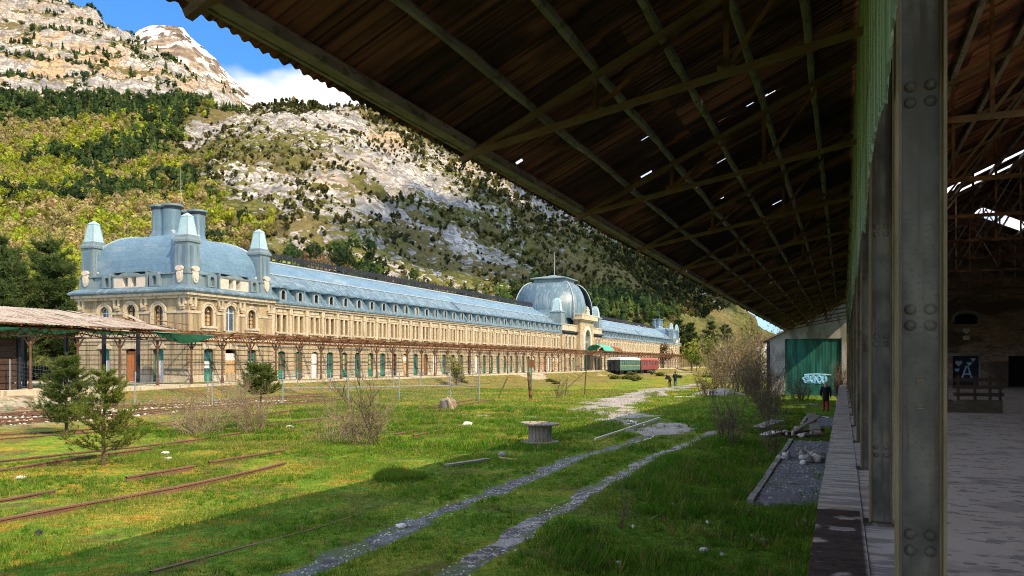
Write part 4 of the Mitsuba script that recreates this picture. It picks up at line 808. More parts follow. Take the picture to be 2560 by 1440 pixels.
# corrugated sheets
HOLES = [(-4.35, 11.0, .06), (-3.3, 14.6, .05), (-1.0, 9.6, .05), (-2.2, 16.4, .07), (-0.62, 8.4, .04), (-3.6, 21.5, .05), (-2.6, 19.2, .05), (-4.0, 24.5, .05), (-4.5, 27.2, .05), (-1.6, 22.7, .06), (-3.9, 31.5, .06), (-4.6, 33.5, .05), (-2.3, 30.0, .05), (-3.0, 38.0, .07), (-4.4, 45.0, .08), (-2.2, 50.0, .09), (-1.5, 12.2, .03), (-2.9, 12.9, .03)] + [(x_, 14.1 + 0.02 * i_, .025) for i_, x_ in enumerate((-1.9, -1.78, -1.68, -1.5, -1.42, -1.2, -1.1, -1.0, -0.82))]
def sheet(y0, y1, xa, xb, lift, holes=(), rough_edge=0.0):
    nw = 6 if y0 < 45 else 3
    ny_ = nw * 6 + 1; nx_ = 2 if not holes else 22
    yv, xv = np.linspace(y0, y1, ny_), np.linspace(xa, xb, nx_)
    Yv, Xv = np.meshgrid(yv, xv, indexing='ij')
    if rough_edge:
        Xv = Xv.copy(); e = rsh.uniform(-1, 1, ny_); e = np.convolve(e, [.3, .4, .3], 'same'); Xv[:, 0] += rough_edge * e
    Zv = zroof(Xv) + lift + 0.015 * np.cos(2 * np.pi * (Yv - y0) / ((y1 - y0) / nw)) + rsh.uniform(-.004, .004)
    i, j = np.meshgrid(np.arange(ny_ - 1), np.arange(nx_ - 1), indexing='ij'); i, j = i.ravel(), j.ravel()
    if holes:
        ok = np.ones(len(i), bool); cx_, cy_ = (xv[j] + xv[j + 1]) / 2, (yv[i] + yv[i + 1]) / 2
        for hx, hy, r in holes: ok &= ~((np.abs(cx_ - hx) < r + 0.03) & (np.abs(cy_ - hy) < r * 0.5 + 0.004))
        i, j = i[ok], j[ok]
    k = i * nx_ + j
    return tm(np.c_[Xv.ravel(), Yv.ravel(), Zv.ravel()], np.vstack([np.c_[k, k + nx_, k + nx_ + 1], np.c_[k, k + nx_ + 1, k + 1]]))
SW = 0.84
ys = np.arange(-6, 75.2, SW)
hall = []
for y in ys:
    for r, (xa, xb) in enumerate(((-4.69, -2.6), (-2.75, -0.35))):
        hs = [h for h in HOLES if y <= h[1] < y + SW and xa <= h[0] < xb]
        y1 = y + SW + 0.02; y0 = y - 0.01
        if r == 0 and 15.9 < y + SW < 16.7: y1 = y + SW - 0.012
        if hs and hs[0][2] > .075: y1 -= 0.05
        if y < -0.5: hall.append(sheet(y0, y1, xa, xb, 0.04 * r)); continue
        add(S_('roof_sheet'), sheet(y0, y1, xa - rsh.uniform(0, 0.03), xb, 0.03 * r + rsh.uniform(0, 0.006), hs, 0.02 if r == 0 else 0), 'rusty_sheet', smooth=True)
    for r, (xa, xb) in enumerate(((-0.5, 2.0), (1.9, 4.3), (4.2, 6.62), (6.58, 9.0), (8.9, 11.3), (11.2, 13.9))):
        if y > 62.5 and r > 1: continue
        if r == 2 and 35.5 < y < 39.2 and abs(y - 37.3) > 0.5: continue
        if r == 1 and 35.8 < y < 36.9: continue
        if r == 3 and 48.0 < y < 51.0: continue
        hall.append(sheet(y - 0.01, y + SW + 0.02, xa, xb, 0.03 * (r % 3)))
k = add(S_('hall_roof_sheeting'), cat(*hall), 'rusty_sheet', smooth=True); stuff(k)
# eave board, purlins, hall purlins
PURL = [-3.58, -2.77, -2.02, -1.23, -0.47]
ybays = [-6 + BAY * q for q in range(17)] + [75.0]
for x in PURL:
    for a, b in zip(ybays[:-1], ybays[1:]):
        n = 9; t = np.linspace(0, 1, n); zc = float(zroof(x)) - 0.095
        pts = np.c_[x + rsh.uniform(-.012, .012, n), a + (b - a) * t, zc + rsh.uniform(-.012, .012, n) - 0.02 * np.sin(np.pi * t)]
        add(S_('purlin'), tube(pts, 0.054 + rsh.uniform(-.010, .012, n), 7), 'purlin_wood', smooth=50)
for a, b in zip(ybays[:-1], ybays[1:]):
    add(S_('eave_beam'), box(-4.50, -4.36, a + 0.004, b - 0.004, float(zroof(-4.43)) - 0.15, float(zroof(-4.43)) - 0.035), 'purlin_wood')
    add(S_('eave_batten'), box(-4.60, -4.55, a + 0.004, b - 0.004, float(zroof(-4.58)) - 0.06, float(zroof(-4.58)) - 0.03), 'purlin_wood')
for x in (1.0, 2.1, 3.2, 4.3, 5.4, 6.4, 7.6, 8.8, 10.0, 11.2, 12.4):
    for a, b in zip(ybays[:14:2], ybays[2:15:2]):
        z = float(zroof(x)) - 0.1; add(S_('hall_purlin'), box(x - 0.05, x + 0.05, a, b - 0.01, z - 0.07, z + 0.06), 'purlin_wood')
# posts: riveted I sections
def post(y, fine):
    x0, x1, w, z1 = PXC - PW / 2, PXC + PW / 2, 0.075, float(zroof(0.37)) - 0.1
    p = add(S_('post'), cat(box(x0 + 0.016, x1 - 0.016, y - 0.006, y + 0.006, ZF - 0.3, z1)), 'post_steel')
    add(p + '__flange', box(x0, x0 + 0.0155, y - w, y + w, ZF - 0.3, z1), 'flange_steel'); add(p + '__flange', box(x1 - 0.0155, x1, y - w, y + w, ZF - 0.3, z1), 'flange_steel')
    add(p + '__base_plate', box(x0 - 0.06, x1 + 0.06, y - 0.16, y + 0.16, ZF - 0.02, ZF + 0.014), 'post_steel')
    if fine:
        for xx in (x0 + 0.022, x1 - 0.022): add(p + '__angle_bead', tube([(xx, y - 0.012, ZF), (xx, y - 0.012, z1)], 0.009, 6), 'flange_steel', smooth=True)
        for zc in (EYE + 1.40, EYE + 0.235, EYE - 0.94, EYE + 3.1):
            for dx in (-0.047, 0.047):
                for dz in (-0.042, 0.042):
                    add(p + '__rivet', xform(lathe([(0.029, 0), (0.029, 0.005), (0.024, 0.014), (0.012, 0.020), (0.0005, 0.022)], 14), (PXC + dx, y - 0.006, zc + dz), tilt=(math.pi / 2, 0)), 'post_steel', smooth=60)
    return p
for q in range(1, NP + 1): post(BAY * q, q <= 4)
# rolled mark on the nearest post, upright letters
mk = [box(PXC - 0.016, PXC + 0.016, 4.735, 4.745, z - 0.003, z + 0.003) for z in (EYE - 0.074, EYE - 0.092, EYE - 0.099, EYE - 0.113, EYE - 0.225, EYE - 0.240)] + [box(PXC + a - 0.003, PXC + a + 0.003, 4.735, 4.745, z0, z1) for a, z0, z1 in ((-0.013, EYE - 0.112, EYE - 0.093), (0.013, EYE - 0.118, EYE - 0.108), (0.0, EYE - 0.24, EYE - 0.225))]
add(S_('post') + '__rolled_mark', cat(*mk), 'iron_dark') if False else add(SH + '__post__rolled_mark', cat(*mk), 'flange_steel')
labels[SH + '__post__rolled_mark'] = {'kind': 'stuff'}
# trusses over the canopy and the hall
for q in range(0, NP + 1):
    y = BAY * q; zl, zr_ = EYE + 2.66, EYE + 3.56
    t = add(S_('truss'), beam((-4.55, y, float(zroof(-4.55)) - 0.21), (0.26, y, float(zroof(0.26)) - 0.21), 0.075, 0.07), 'truss_steel')
    add(t + '__bottom_chord', beam((-4.5, y, zl), (0.26, y, zr_), 0.085, 0.07), 'truss_steel')
    zb = lambda x: zl + (zr_ - zl) * (x + 4.5) / 4.76
    for x in (-2.77, -1.23): add(t + '__strut', box(x - 0.03, x + 0.03, y - 0.03, y + 0.03, zb(x) + 0.03, float(zroof(x)) - 0.25), 'rust')
    for xa, xb in ((-2.77, -1.6), (-1.23, -0.35)): add(t + '__diagonal', beam((xa, y + 0.02, zb(xa) + 0.06), (xb, y + 0.02, float(zroof(xb)) - 0.25), 0.03, 0.05), 'rust')
    for x in (-2.77, -1.23): add(t + '__gusset', box(x - 0.10, x + 0.10, y - 0.008, y + 0.008, zb(x) - 0.03, zb(x) + 0.09), 'truss_steel')
    # hall side: a fan truss from post to far wall
    if BAY * q < 61:
        zc = EYE + 3.75
        h = add(S_('hall_truss'), beam((0.5, y, zc), (13.5, y, zc), 0.1, 0.08), 'rust')
        add(h + '__rafter', beam((0.5, y, float(zroof(0.5)) - 0.22), (6.6, y, float(zroof(6.6)) - 0.22), 0.09, 0.08), 'truss_steel'); add(h + '__rafter', beam((6.6, y, float(zroof(6.6)) - 0.22), (13.5, y, float(zroof(13.5)) - 0.22), 0.09, 0.08), 'truss_steel')
        for x in (2.1, 4.3, 6.6, 8.8, 11.2): add(h + '__strut', box(x - 0.03, x + 0.03, y - 0.03, y + 0.03, zc + 0.04, float(zroof(x)) - 0.26), 'rust')
        for xa, xb in ((2.1, 4.3), (4.3, 6.5), (8.8, 6.7), (11.2, 8.8)): add(h + '__diagonal', beam((xa, y + 0.02, zc + 0.05), (xb, y + 0.02, float(zroof(xb)) - 0.3), 0.03, 0.05), 'truss_steel')
# green valance of corrugated sheet between the posts, lower edge arched
for q in range(0, NP):
    ya, yb = BAY * q + 0.01, BAY * (q + 1) - 0.01
    n = 145; yv = np.linspace(ya, yb, n); t = (yv - ya) / (yb - ya)
    zb = EYE + 1.38 + 0.28 * np.sin(np.pi * t) ** 0.8 + rsh.uniform(-.012, .012, n)
    xv = PXC - PW / 2 - 0.045 + 0.011 * np.cos(2 * np.pi * yv / 0.14)
    zt = np.full(n, float(zroof(0.2)) - 0.06)
    v = np.vstack([np.c_[xv, yv, zb], np.c_[xv, yv, zt]]); i = np.arange(n - 1)
    add(S_('valance'), tm(v, np.vstack([np.c_[i, i + 1, i + 1 + n], np.c_[i, i + 1 + n, i + n]])), 'green_sheet', smooth=True)
    add(S_('valance_rail'), box(PXC - PW / 2 - 0.03, PXC - PW / 2 - 0.004, ya, yb, EYE + 2.3, EYE + 2.42), 'truss_steel')
# raised floor, coping stones, platform wall
yq = -6.0
while yq < 66:
    L = rsh.uniform(1.6, 2.6) if yq > 8 else 2.3
    add(S_('coping_stone'), box(-0.27 + rsh.uniform(-.012, .012), 0.2, yq + 0.006, min(yq + L, 66) - 0.006, ZF - 0.22, ZF + rsh.uniform(-.008, .008)), 'coping_stone'); yq += L
add(S_('platform_wall'), box(-0.2, 0.1, -6, 66, -0.3, ZF - 0.222), 'concrete')
add(S_('sub_floor'), box(0.1, 13.6, -6, 66, -0.3, ZF - 0.16), 'dark_inside')
add(S_('post_strip'), box(0.208, 0.62, -6, 66, ZF - 0.155, ZF - 0.012), 'coping_stone')
for xi, (xa, xb) in enumerate(((0.63, 4.0), (4.0, 8.0), (8.0, 13.6))):
    y = -6.0 + xi * 0.7
    while y < 62:
        L = 4.2; add(S_('floor_slab'), box(xa + 0.006, xb - 0.006, y + 0.008, min(y + L, 62.2) - 0.008, ZF - 0.155, ZF - 0.016 + rsh.uniform(-.006, .006)), 'floor_concrete'); y += L
# closing walls of the hall
from shapely.ops import unary_union
YW = 62.2
gable = sg.Polygon([(0.5, -0.2), (13.9, -0.2), (13.9, float(zroof(13.9)) - 0.03), (6.6, float(zroof(6.6)) - 0.03), (0.5, float(zroof(0.5)) - 0.03)])
dz = ZF
fan = arch(7.65, 1.35, 5.48, 5.85, 0.34, 12)
dA, dB = rect(6.85, 8.4, dz, 3.33), rect(10.1, 12.4, dz + 0.1, 3.33)
w = add(S_('end_wall'), place(gable.difference(unary_union([fan, dA, dB])), (0, YW + 0.4, 0), (1, 0, 0), 0.4), 'dark_brick')
add(w + '__arched_vent', place(fan, (0, YW + 0.3, 0), (1, 0, 0), 0.05), 'dark_inside')
add(w + '__vent_hood', place(arch(7.65, 1.75, 5.7, 5.87, 0.55, 12).difference(arch(7.65, 1.4, 5.0, 5.87, 0.38, 12)), (0, YW, 0), (1, 0, 0), 0.12), 'grey_plaster')
d = add(w + '__door', place(dA, (0, YW + 0.25, 0), (1, 0, 0), 0.06), 'iron_dark'); add(w + '__lintel', place(rect(6.6, 8.65, 3.33, 3.5), (0, YW, 0), (1, 0, 0), 0.06), 'grey_plaster')
add(w + '__door_jamb', place(rect(8.4, 8.5, dz, 3.33), (0, YW, 0), (1, 0, 0), 0.05), 'grey_plaster')
add(w + '__doorway', place(dB, (0, YW + 0.3, 0), (1, 0, 0), 0.05), 'dark_inside'); add(w + '__lintel', place(rect(9.9, 12.6, 3.33, 3.5), (0, YW, 0), (1, 0, 0), 0.06), 'grey_plaster')
def heart(cx, cz, s):
    t = np.linspace(0, 2 * np.pi, 24)[:-1]
    return sg.Polygon(np.c_[cx + s * np.sin(t) ** 3, cz + s * (13 * np.cos(t) - 5 * np.cos(2 * t) - 2 * np.cos(3 * t) - np.cos(4 * t)) / 16])
for cx_, cz_, s_ in ((7.22, 2.85, 0.22), (7.12, 2.38, 0.15), (7.85, 2.82, 0.16), (8.08, 3.08, 0.14)):
    add(w + '__painted_heart', place(heart(cx_, cz_, s_), (0, YW + 0.19, 0), (1, 0, 0), 0.004), 'pale_blue_spray')
add(w + '__painted_letter', cat(*[place(affinity.translate(g_, 2.35, 0.22), (0, YW + 0.189 + 0.001 * q, 0), (1, 0, 0), 0.004) for q, g_ in enumerate((sg.Polygon([(5.0, 1.55), (5.12, 1.55), (5.36, 2.45), (5.28, 2.45)]), sg.Polygon([(5.60, 1.55), (5.72, 1.55), (5.44, 2.45), (5.365, 2.45)]), rect(5.2, 5.52, 1.85, 1.95)))]), 'pale_blue_spray')
add(w + '__painted_heart', place(heart(7.65, 5.02, 0.24).intersection(rect(7.3, 8.0, 4.7, 5.18)), (0, YW, 0), (1, 0, 0), 0.012), 'white_spray')
add(w + '__painted_block', place(rect(7.48, 7.82, 4.44, 4.66).buffer(0.03), (0, YW, 0), (1, 0, 0), 0.012), 'white_spray')
sq_ = [tube([(10.0, YW - 0.01, 3.95), (10.02, YW - 0.01, 3.72), (10.14, YW - 0.01, 3.72)], 0.012, 4), tube([(10.3 + 0.09 * math.cos(t), YW - 0.01, 3.79 + 0.08 * math.sin(t)) for t in np.linspace(0, 6.28, 9)], 0.012, 4), tube([(10.48, YW - 0.01, 3.88), (10.56, YW - 0.01, 3.70), (10.64, YW - 0.01, 3.88)], 0.012, 4), tube([(10.74, YW - 0.01, 3.79), (10.88, YW - 0.01, 3.80), (10.84, YW - 0.01, 3.88), (10.74, YW - 0.01, 3.84), (10.76, YW - 0.01, 3.72), (10.9, YW - 0.01, 3.71)], 0.012, 4)]
k = add(w + '__scribble', cat(*sq_), 'white_spray'); stuff(k)
add(S_('side_wall'), box(13.6, 13.95, 20.0, YW + 0.4, -0.2, float(zroof(13.6)) - 0.05), 'dark_brick')
for q in range(-1, 5): add(S_('side_post'), box(13.62, 13.86, BAY * q - 0.08, BAY * q + 0.08, ZF - 0.3, float(zroof(13.7)) - 0.1), 'post_steel')  # unseen side left open here to let daylight onto the hall floor
add(S_('side_beam'), box(13.64, 13.84, -6, 20, float(zroof(13.7)) - 0.45, float(zroof(13.7)) - 0.12), 'truss_steel')
# gable at the far end of the canopy, with its green sliding door
YG = 75.2
gw = sg.Polygon([(-6.2, -0.3), (5.0, -0.3), (5.0, float(zroof(5.0)) + 0.1), (-6.2, float(zroof(-6.2)) - 0.1)])
gd = rect(-4.72, -0.12, -0.3, 4.95)
g = add(S_('gable_wall'), place(gw.difference(gd), (0, YG + 0.35, 0), (1, 0, 0), 0.35), 'grey_plaster')
xs = np.linspace(-4.72, -0.12, 185); ye = YG + 0.15 + 0.006 * np.cos(2 * np.pi * xs / 0.25); i = np.arange(len(xs) - 1); n = len(xs)
gdk = add(S_('sliding_door'), tm(np.vstack([np.c_[xs, ye, xs * 0 - 0.3], np.c_[xs, ye, xs * 0 + 4.95]]), np.vstack([np.c_[i, i + 1, i + 1 + n], np.c_[i, i + 1 + n, i + n]])), 'shed_green_door', smooth=True)
add(g + '__corner_pilaster', box(-6.26, -5.98, YG - 0.06, YG + 0.3, -0.3, 4.75), 'iron_dark')
add(g + '__door_jamb', box(-0.12, 0.1, YG - 0.05, YG + 0.3, 0, 5.1), 'grey_plaster')
add(g + '__eave', cat(beam((-6.75, YG - 0.25, float(zroof(-6.75)) + 0.02), (-4.7, YG - 0.25, float(zroof(-4.7)) + 0.02), 0.5, 0.07)), 'purlin_wood')
add(g + '__roof', cat(beam((-6.8, YG + 2, float(zroof(-6.8)) + 0.1), (0.4, YG + 2, float(zroof(0.4)) + 0.1), 4.6, 0.05)), 'rusty_sheet')
gz = []
rg_ = np.random.default_rng(3)
for q, cx_ in enumerate((-2.95, -2.45, -1.95, -1.55)):
    for k in range(2):
        a = np.linspace(0, 2 * np.pi * 0.9, 12) + rg_.uniform(0, 6); gz.append(tube(np.c_[cx_ + (0.24 - 0.07 * k) * np.cos(a) + rg_.normal(size=12) * 0.015, np.full(12, YG + 0.115 + 0.004 * k), 1.46 + (0.34 - 0.1 * k) * np.sin(a) + 0.05 * np.sin(3 * a + q)], 0.045, 4))
    for k in range(3): gz.append(tube(np.c_[cx_ + rg_.uniform(-.25, .25, 3), np.full(3, YG + 0.12), 1.45 + rg_.uniform(-.33, .36, 3)], 0.028, 4))
gz.append(tube([(-3.15, YG + 0.115, 1.83), (-2.2, YG + 0.115, 1.88), (-1.3, YG + 0.115, 1.85), (-0.95, YG + 0.115, 1.8)], 0.06, 4)); gz.append(tube([(-3.3, YG + 0.115, 1.55), (-3.15, YG + 0.115, 1.35)], 0.07, 4))
add(gdk + '__graffiti_ground', place(sg.Polygon([(-3.1, 1.12), (-1.4, 1.08), (-1.25, 1.5), (-1.45, 1.85), (-3.0, 1.86), (-3.2, 1.5)]).buffer(0.06), (0, YG + 0.125, 0), (1, 0, 0), 0.004), 'blue_under')
k = add(gdk + '__graffiti', cat(*gz), 'blue_spray'); stuff(k)
# low parapet with plank fence inside the hall
mat('ramp_brick', lambda p, n, uv: mix((0.05, 0.04, 0.03), (0.17, 0.135, 0.085), fbm(p.x * 4, p.y * 4, p.z * 9, 3)), rough=0.9)
mat('dark_timber', lambda p, n, uv: mix((0.035, 0.024, 0.018), (0.105, 0.065, 0.045), fbm(p.x * 2, p.y * 2, p.z * 12, 3)), rough=0.9)
bp = thing('ramp_barrier', 'low brick ramp wall with plank fence inside the dark hall', 'barrier')
add(bp + '__wall', cat(box(3.6, 4.95, 31.5, 31.9, ZF - 0.02, ZF + 0.42), box(3.3, 3.599, 31.5, 38, ZF - 0.02, ZF + 0.35)), 'ramp_brick')
for x in (3.65, 4.15, 4.6, 4.9): add(bp + '__fence_post', box(x - 0.04, x + 0.04, 31.6, 31.7, ZF + 0.42, ZF + 1.25), 'dark_timber')
for z in (ZF + 0.55, ZF + 0.8, ZF + 1.05): add(bp + '__plank', box(3.5, 5.0, 31.56, 31.6, z, z + 0.12), 'dark_timber')
for y in (33, 35, 37): add(bp + '__fence_post', box(3.4, 3.48, y, y + 0.08, ZF + 0.35, ZF + 1.2), 'dark_timber')

# ---------------------------------------------------------------- more materials
def bark_col(p, n, uv): return mix((0.075, 0.052, 0.035), (0.19, 0.14, 0.10), fbm(p.x * 9, p.y * 9, p.z * 4, 3))
mat('bark', bark_col, rough=0.95, spec=0.05)
mat('twig_pale', lambda p, n, uv: mix((0.20, 0.145, 0.09), (0.42, 0.335, 0.23), fbm(p.x * 3, p.y * 3, p.z * 3, 3)), rough=0.9, spec=0.1)
mat('twig_dark', lambda p, n, uv: mix((0.075, 0.055, 0.04), (0.20, 0.145, 0.10), fbm(p.x * 3, p.y * 3, p.z * 3, 3)), rough=0.9, spec=0.1)
def wood_col(p, n, uv):
    g = fbm(p.x * 22, p.y * 22, p.z * 1.6, 3)
    return mix(mix((0.14, 0.115, 0.09), (0.40, 0.355, 0.31), g), (0.30, 0.17, 0.09), smoothstep(0.55, 0.7, fbm(p.x * 5, p.y * 5, p.z * 3, 3)) * 0.5)
mat('grey_wood', wood_col, rough=0.9, spec=0.1, bump=lambda p, n, uv: fbm(p.x * 40, p.y * 40, p.z * 4, 3), bscale=0.006)
mat('rail_rust', lambda p, n, uv: mix((0.11, 0.065, 0.05), (0.28, 0.15, 0.10), fbm(p.x * 6, p.y * 2, p.z * 6, 3)), rough=0.75, spec=0.3)
def tan_sheet(p, n, uv):
    c = mix((0.29, 0.255, 0.22), (0.47, 0.425, 0.375), fbm(p.x * 0.8, p.y * 6, 0.0, 4))
    return mix(c, (0.20, 0.13, 0.095), smoothstep(0.52, 0.68, fbm(p.x * 0.9, p.y * 3 + 4, 1.0, 4)) * 0.7)
mat('tan_sheet', tan_sheet, rough=0.9, spec=0.1)
mat('netting_green', lambda p, n, uv: mix((0.03, 0.30, 0.22), (0.12, 0.55, 0.42), fbm(p.x * 2, p.y * 2, p.z * 4, 3)), rough=0.7)
mat('galvanised', lambda p, n, uv: mix((0.19, 0.24, 0.29), (0.33, 0.385, 0.44), fbm(p.x * 4, p.y * 4, p.z * 3, 3)), rough=0.55, spec=0.4)
mat('pale_stone', lambda p, n, uv: mix((0.46, 0.43, 0.39), (0.78, 0.755, 0.71), fbm(p.x * 8, p.y * 8, p.z * 8, 3)), rough=0.9)
mat('asphalt', lambda p, n, uv: mix(mix((0.095, 0.10, 0.115), (0.20, 0.205, 0.225), fbm(p.x * 3, p.y * 3, 0.0, 4)), (0.42, 0.42, 0.42), smoothstep(0.66, 0.72, fbm(p.x * 26, p.y * 26, 0.0, 2)) * 0.8), rough=0.85, spec=0.25, bump=lambda p, n, uv: fbm(p.x * 30, p.y * 30, 0.0, 2), bscale=0.01)
def flat(name, *c, r=0.8): mat(name, c, rough=r, spec=0.2)
flat('skin', 0.50, 0.33, 0.25); flat('black_cloth', 0.018, 0.019, 0.024); flat('red_cloth', 0.30, 0.022, 0.028); flat('denim', 0.03, 0.085, 0.24); flat('blond_hair', 0.52, 0.42, 0.28); flat('dark_hair', 0.022, 0.016, 0.013); flat('brown_cloth', 0.06, 0.028, 0.022); flat('shoe', 0.05, 0.03, 0.028)
paint('carriage_green', (0.045, 0.12, 0.075), (0.09, 0.22, 0.13), 0.5); paint('carriage_red', (0.17, 0.028, 0.024), (0.29, 0.055, 0.042), 0.5); paint('carriage_roof', (0.62, 0.62, 0.60), (0.82, 0.82, 0.80), 0.6); paint('carriage_black', (0.018, 0.022, 0.022), (0.05, 0.055, 0.055), 0.6); paint('rust_red_roof', (0.29, 0.085, 0.06), (0.42, 0.135, 0.09), 0.7)
paint('house_white', (0.70, 0.66, 0.60), (0.84, 0.81, 0.76)); paint('house_yellow', (0.60, 0.38, 0.10), (0.74, 0.50, 0.17)); paint('roof_tile', (0.30, 0.12, 0.07), (0.42, 0.19, 0.11))
re_ = np.random.default_rng(41)
gz = lambda x, y: float(ground_z(x, y))

# ---------------------------------------------------------------- platform canopy, a rusting skeleton
CN = thing('platform_canopy', 'long rusty iron platform canopy skeleton on slim columns before the station', 'canopy')
C_ = lambda k: CN + '__' + k
CX = -50.3
cols_y = [45.7 + 3.64 * k for k in range(-4, 71)]
col_proto = cat(lathe([(0.14, PZ0), (0.14, 1.5), (0.095, 1.6), (0.08, 4.1), (0.13, 4.15), (0.10, 4.25), (0.10, 4.62)], 8), *[beam((s * 0.1, 0, 4.0), (s * 0.5, 0, 4.6), 0.04, 0.07) for s in (-1, 1)], *[beam((0, s * 0.1, 4.0), (0, s * 0.5, 4.6), 0.04, 0.07) for s in (-1, 1)])
mat('column_iron', lambda p, n, uv: mix((0.075, 0.045, 0.034), (0.21, 0.125, 0.085), fbm(p.x * 5, p.y * 5, p.z * 2, 4)), rough=0.8, spec=0.2)
cply = mikit.ply(col_proto, 'column_iron')
zig = [box(-0.05, 0.05, 0, 3.64, 4.62, 4.70), box(-0.05, 0.05, 0, 3.64, 5.16, 5.26)]
for q in range(10): zig.append(beam((0, 0.364 * q, 4.68 if q % 2 else 5.18), (0, 0.364 * (q + 1), 5.18 if q % 2 else 4.68), 0.04, 0.05))
zply = mikit.ply(cat(*zig), 'rust')
rply = mikit.ply(cat(beam((1.25, 0, 5.30), (-5.4, 0, 5.36), 0.09, 0.12), beam((0, 0, 4.75), (1.2, 0, 5.26), 0.06, 0.07), beam((-0.1, 0, 4.7), (-5.4, 0, 5.0), 0.06, 0.07), *[beam((-0.6 - 0.8 * i, 0, 4.74 + 0.05 * i), (-1.0 - 0.8 * i, 0, 5.32), 0.03, 0.04) for i in range(6)]), 'rust')
for i, y in enumerate(cols_y):
    add(C_('column'), dict(cply), None, to_world=T().translate([CX, y, re_.uniform(-.02, .02)]))
    if i < len(cols_y) - 1:
        add(C_('lattice_girder'), dict(zply), None, to_world=T().translate([CX, y, 0]))
        if re_.uniform() < 0.93: add(C_('eave_bar'), box(CX + 1.12, CX + 1.24, y + 0.01, y + 3.63, 5.37 + re_.uniform(-.03, .02), 5.47), 'rust')
        for xo in (-0.9, -2.6, -4.4):
            if re_.uniform() < 0.72: add(C_('roof_bar'), box(CX + xo - 0.04, CX + xo + 0.04, y - 0.3, y + 3.6 + re_.uniform(-1.2, 0.3), 5.40, 5.49), 'rust')
    if y > 50: add(C_('rafter'), dict(rply), None, to_world=T().translate([CX, y, 0]))
for y in (36.9, 40.6, 44.2, 47.85, 51.5, 55.15): add(C_('rear_post'), box(-58.62, -58.38, y - 0.12, y + 0.12, 1.05, 6.55), 'iron_dark')  # dark finish puts the roof shade into the colour of these posts
RC = lambda x: 5.42 + 0.164 * (-49.1 - x)
for y in (33.3, 36.9, 40.6, 44.2, 47.85): add(C_('rafter'), cat(beam((-49.1, y, RC(-49.1) - 0.1), (-59.4, y, RC(-59.4) - 0.1), 0.09, 0.13), beam((-50.3, y, 4.7), (-58.5, y, 6.0), 0.06, 0.07), *[beam((-51 - 1.3 * i, y, 4.8 + 0.2 * i), (-51.6 - 1.3 * i, y, RC(-51.6 - 1.3 * i) - 0.1), 0.04, 0.05) for i in range(6)]), 'rust')
def csheet(y, xa, xb, dz):
    n = 7; yv = np.linspace(y, y + 0.67, n); xv = np.array([xa, xb]); v = []
    for x in xv: v += [[x, yy_, RC(x) + dz + (0.035 if i in (0, 3, 6) else 0.0)] for i, yy_ in enumerate(yv)]
    i = np.arange(n - 1); m = tm(np.array(v), np.vstack([np.c_[i, i + 1, i + 1 + n], np.c_[i, i + 1 + n, i + n]])); return m
for k, y in enumerate(np.arange(27, 50.2, 0.65)):
    for r, (xa, xb) in enumerate(((-49.0, -52.6), (-52.4, -56.0), (-55.8, -59.5))):
        if k > 31 and r == 2 and re_.uniform() < 0.5: continue
        dz = 0.02 * r + re_.uniform(0, 0.012); s = csheet(y, xa - re_.uniform(0, .05), xb, dz)
        if k in (27, 28) and r == 1: s.vertices[:, 2] += np.linspace(0, 0.16, len(s.vertices))
        add(C_('roof_sheet'), s, 'tan_sheet')
for k in range(7):
    m = xform(csheet(0, 0, -2.6, 0), (0, 0, 0)); v = m.vertices; v[:, 2] -= RC(0); m = xform(tm(v, m.faces), (re_.uniform(-55.5, -51.5), 50.6 + 0.85 * k, 5.75 + re_.uniform(-.1, .45)), re_.uniform(-.4, .4), 1, (re_.uniform(-.25, .25), re_.uniform(-.1, .25)))
    add(C_('fallen_sheet'), m, 'tan_sheet' if k % 2 else 'rust')
def net(x0, x1, y0, y1, z, sag, seed, zslope=0.0):
    r = np.random.default_rng(seed); n = 12; u, v = np.meshgrid(np.linspace(0, 1, n), np.linspace(0, 1, n), indexing='ij')
    Z = z - sag * np.sin(np.pi * u) ** 0.7 * np.sin(np.pi * v) ** 0.6 + 0.10 * (meshkit.fbm(np.stack([u * 5, v * 5, u * 0 + seed], -1), 3) - 0.5) + zslope * u
    X = x0 + (x1 - x0) * u; Y = y0 + (y1 - y0) * v
    i, j = np.meshgrid(np.arange(n - 1), np.arange(n - 1), indexing='ij'); k = (i * n + j).ravel()
    top = np.c_[X.ravel(), Y.ravel(), Z.ravel()]
    return tm(top, np.vstack([np.c_[k, k + n, k + n + 1], np.c_[k, k + n + 1, k + 1]]))
for (x0, x1, y0, y1, z, s, zs, lab) in ((-49.0, -52.6, 50.6, 54.6, 5.15, 0.85, 0.3, 'green netting sagging from the canopy edge near the station corner'), (-49.6, -53, 31.5, 37.5, 5.15, 0.5, 0.2, 'green netting under the canopy above the dark hut'), (-52, -56, 39.5, 45.0, 5.3, 0.45, 0.2, 'green netting hanging beneath the tan sheet roof'), (-52, -56, 46.0, 50.0, 5.3, 0.3, 0.2, 'short green netting under the end of the tan sheet roof')):
    k = add('netting', net(x0, x1, y0, y1, z, s, int(y0), zs), 'netting_green', smooth=True); tag(k, lab, 'netting')
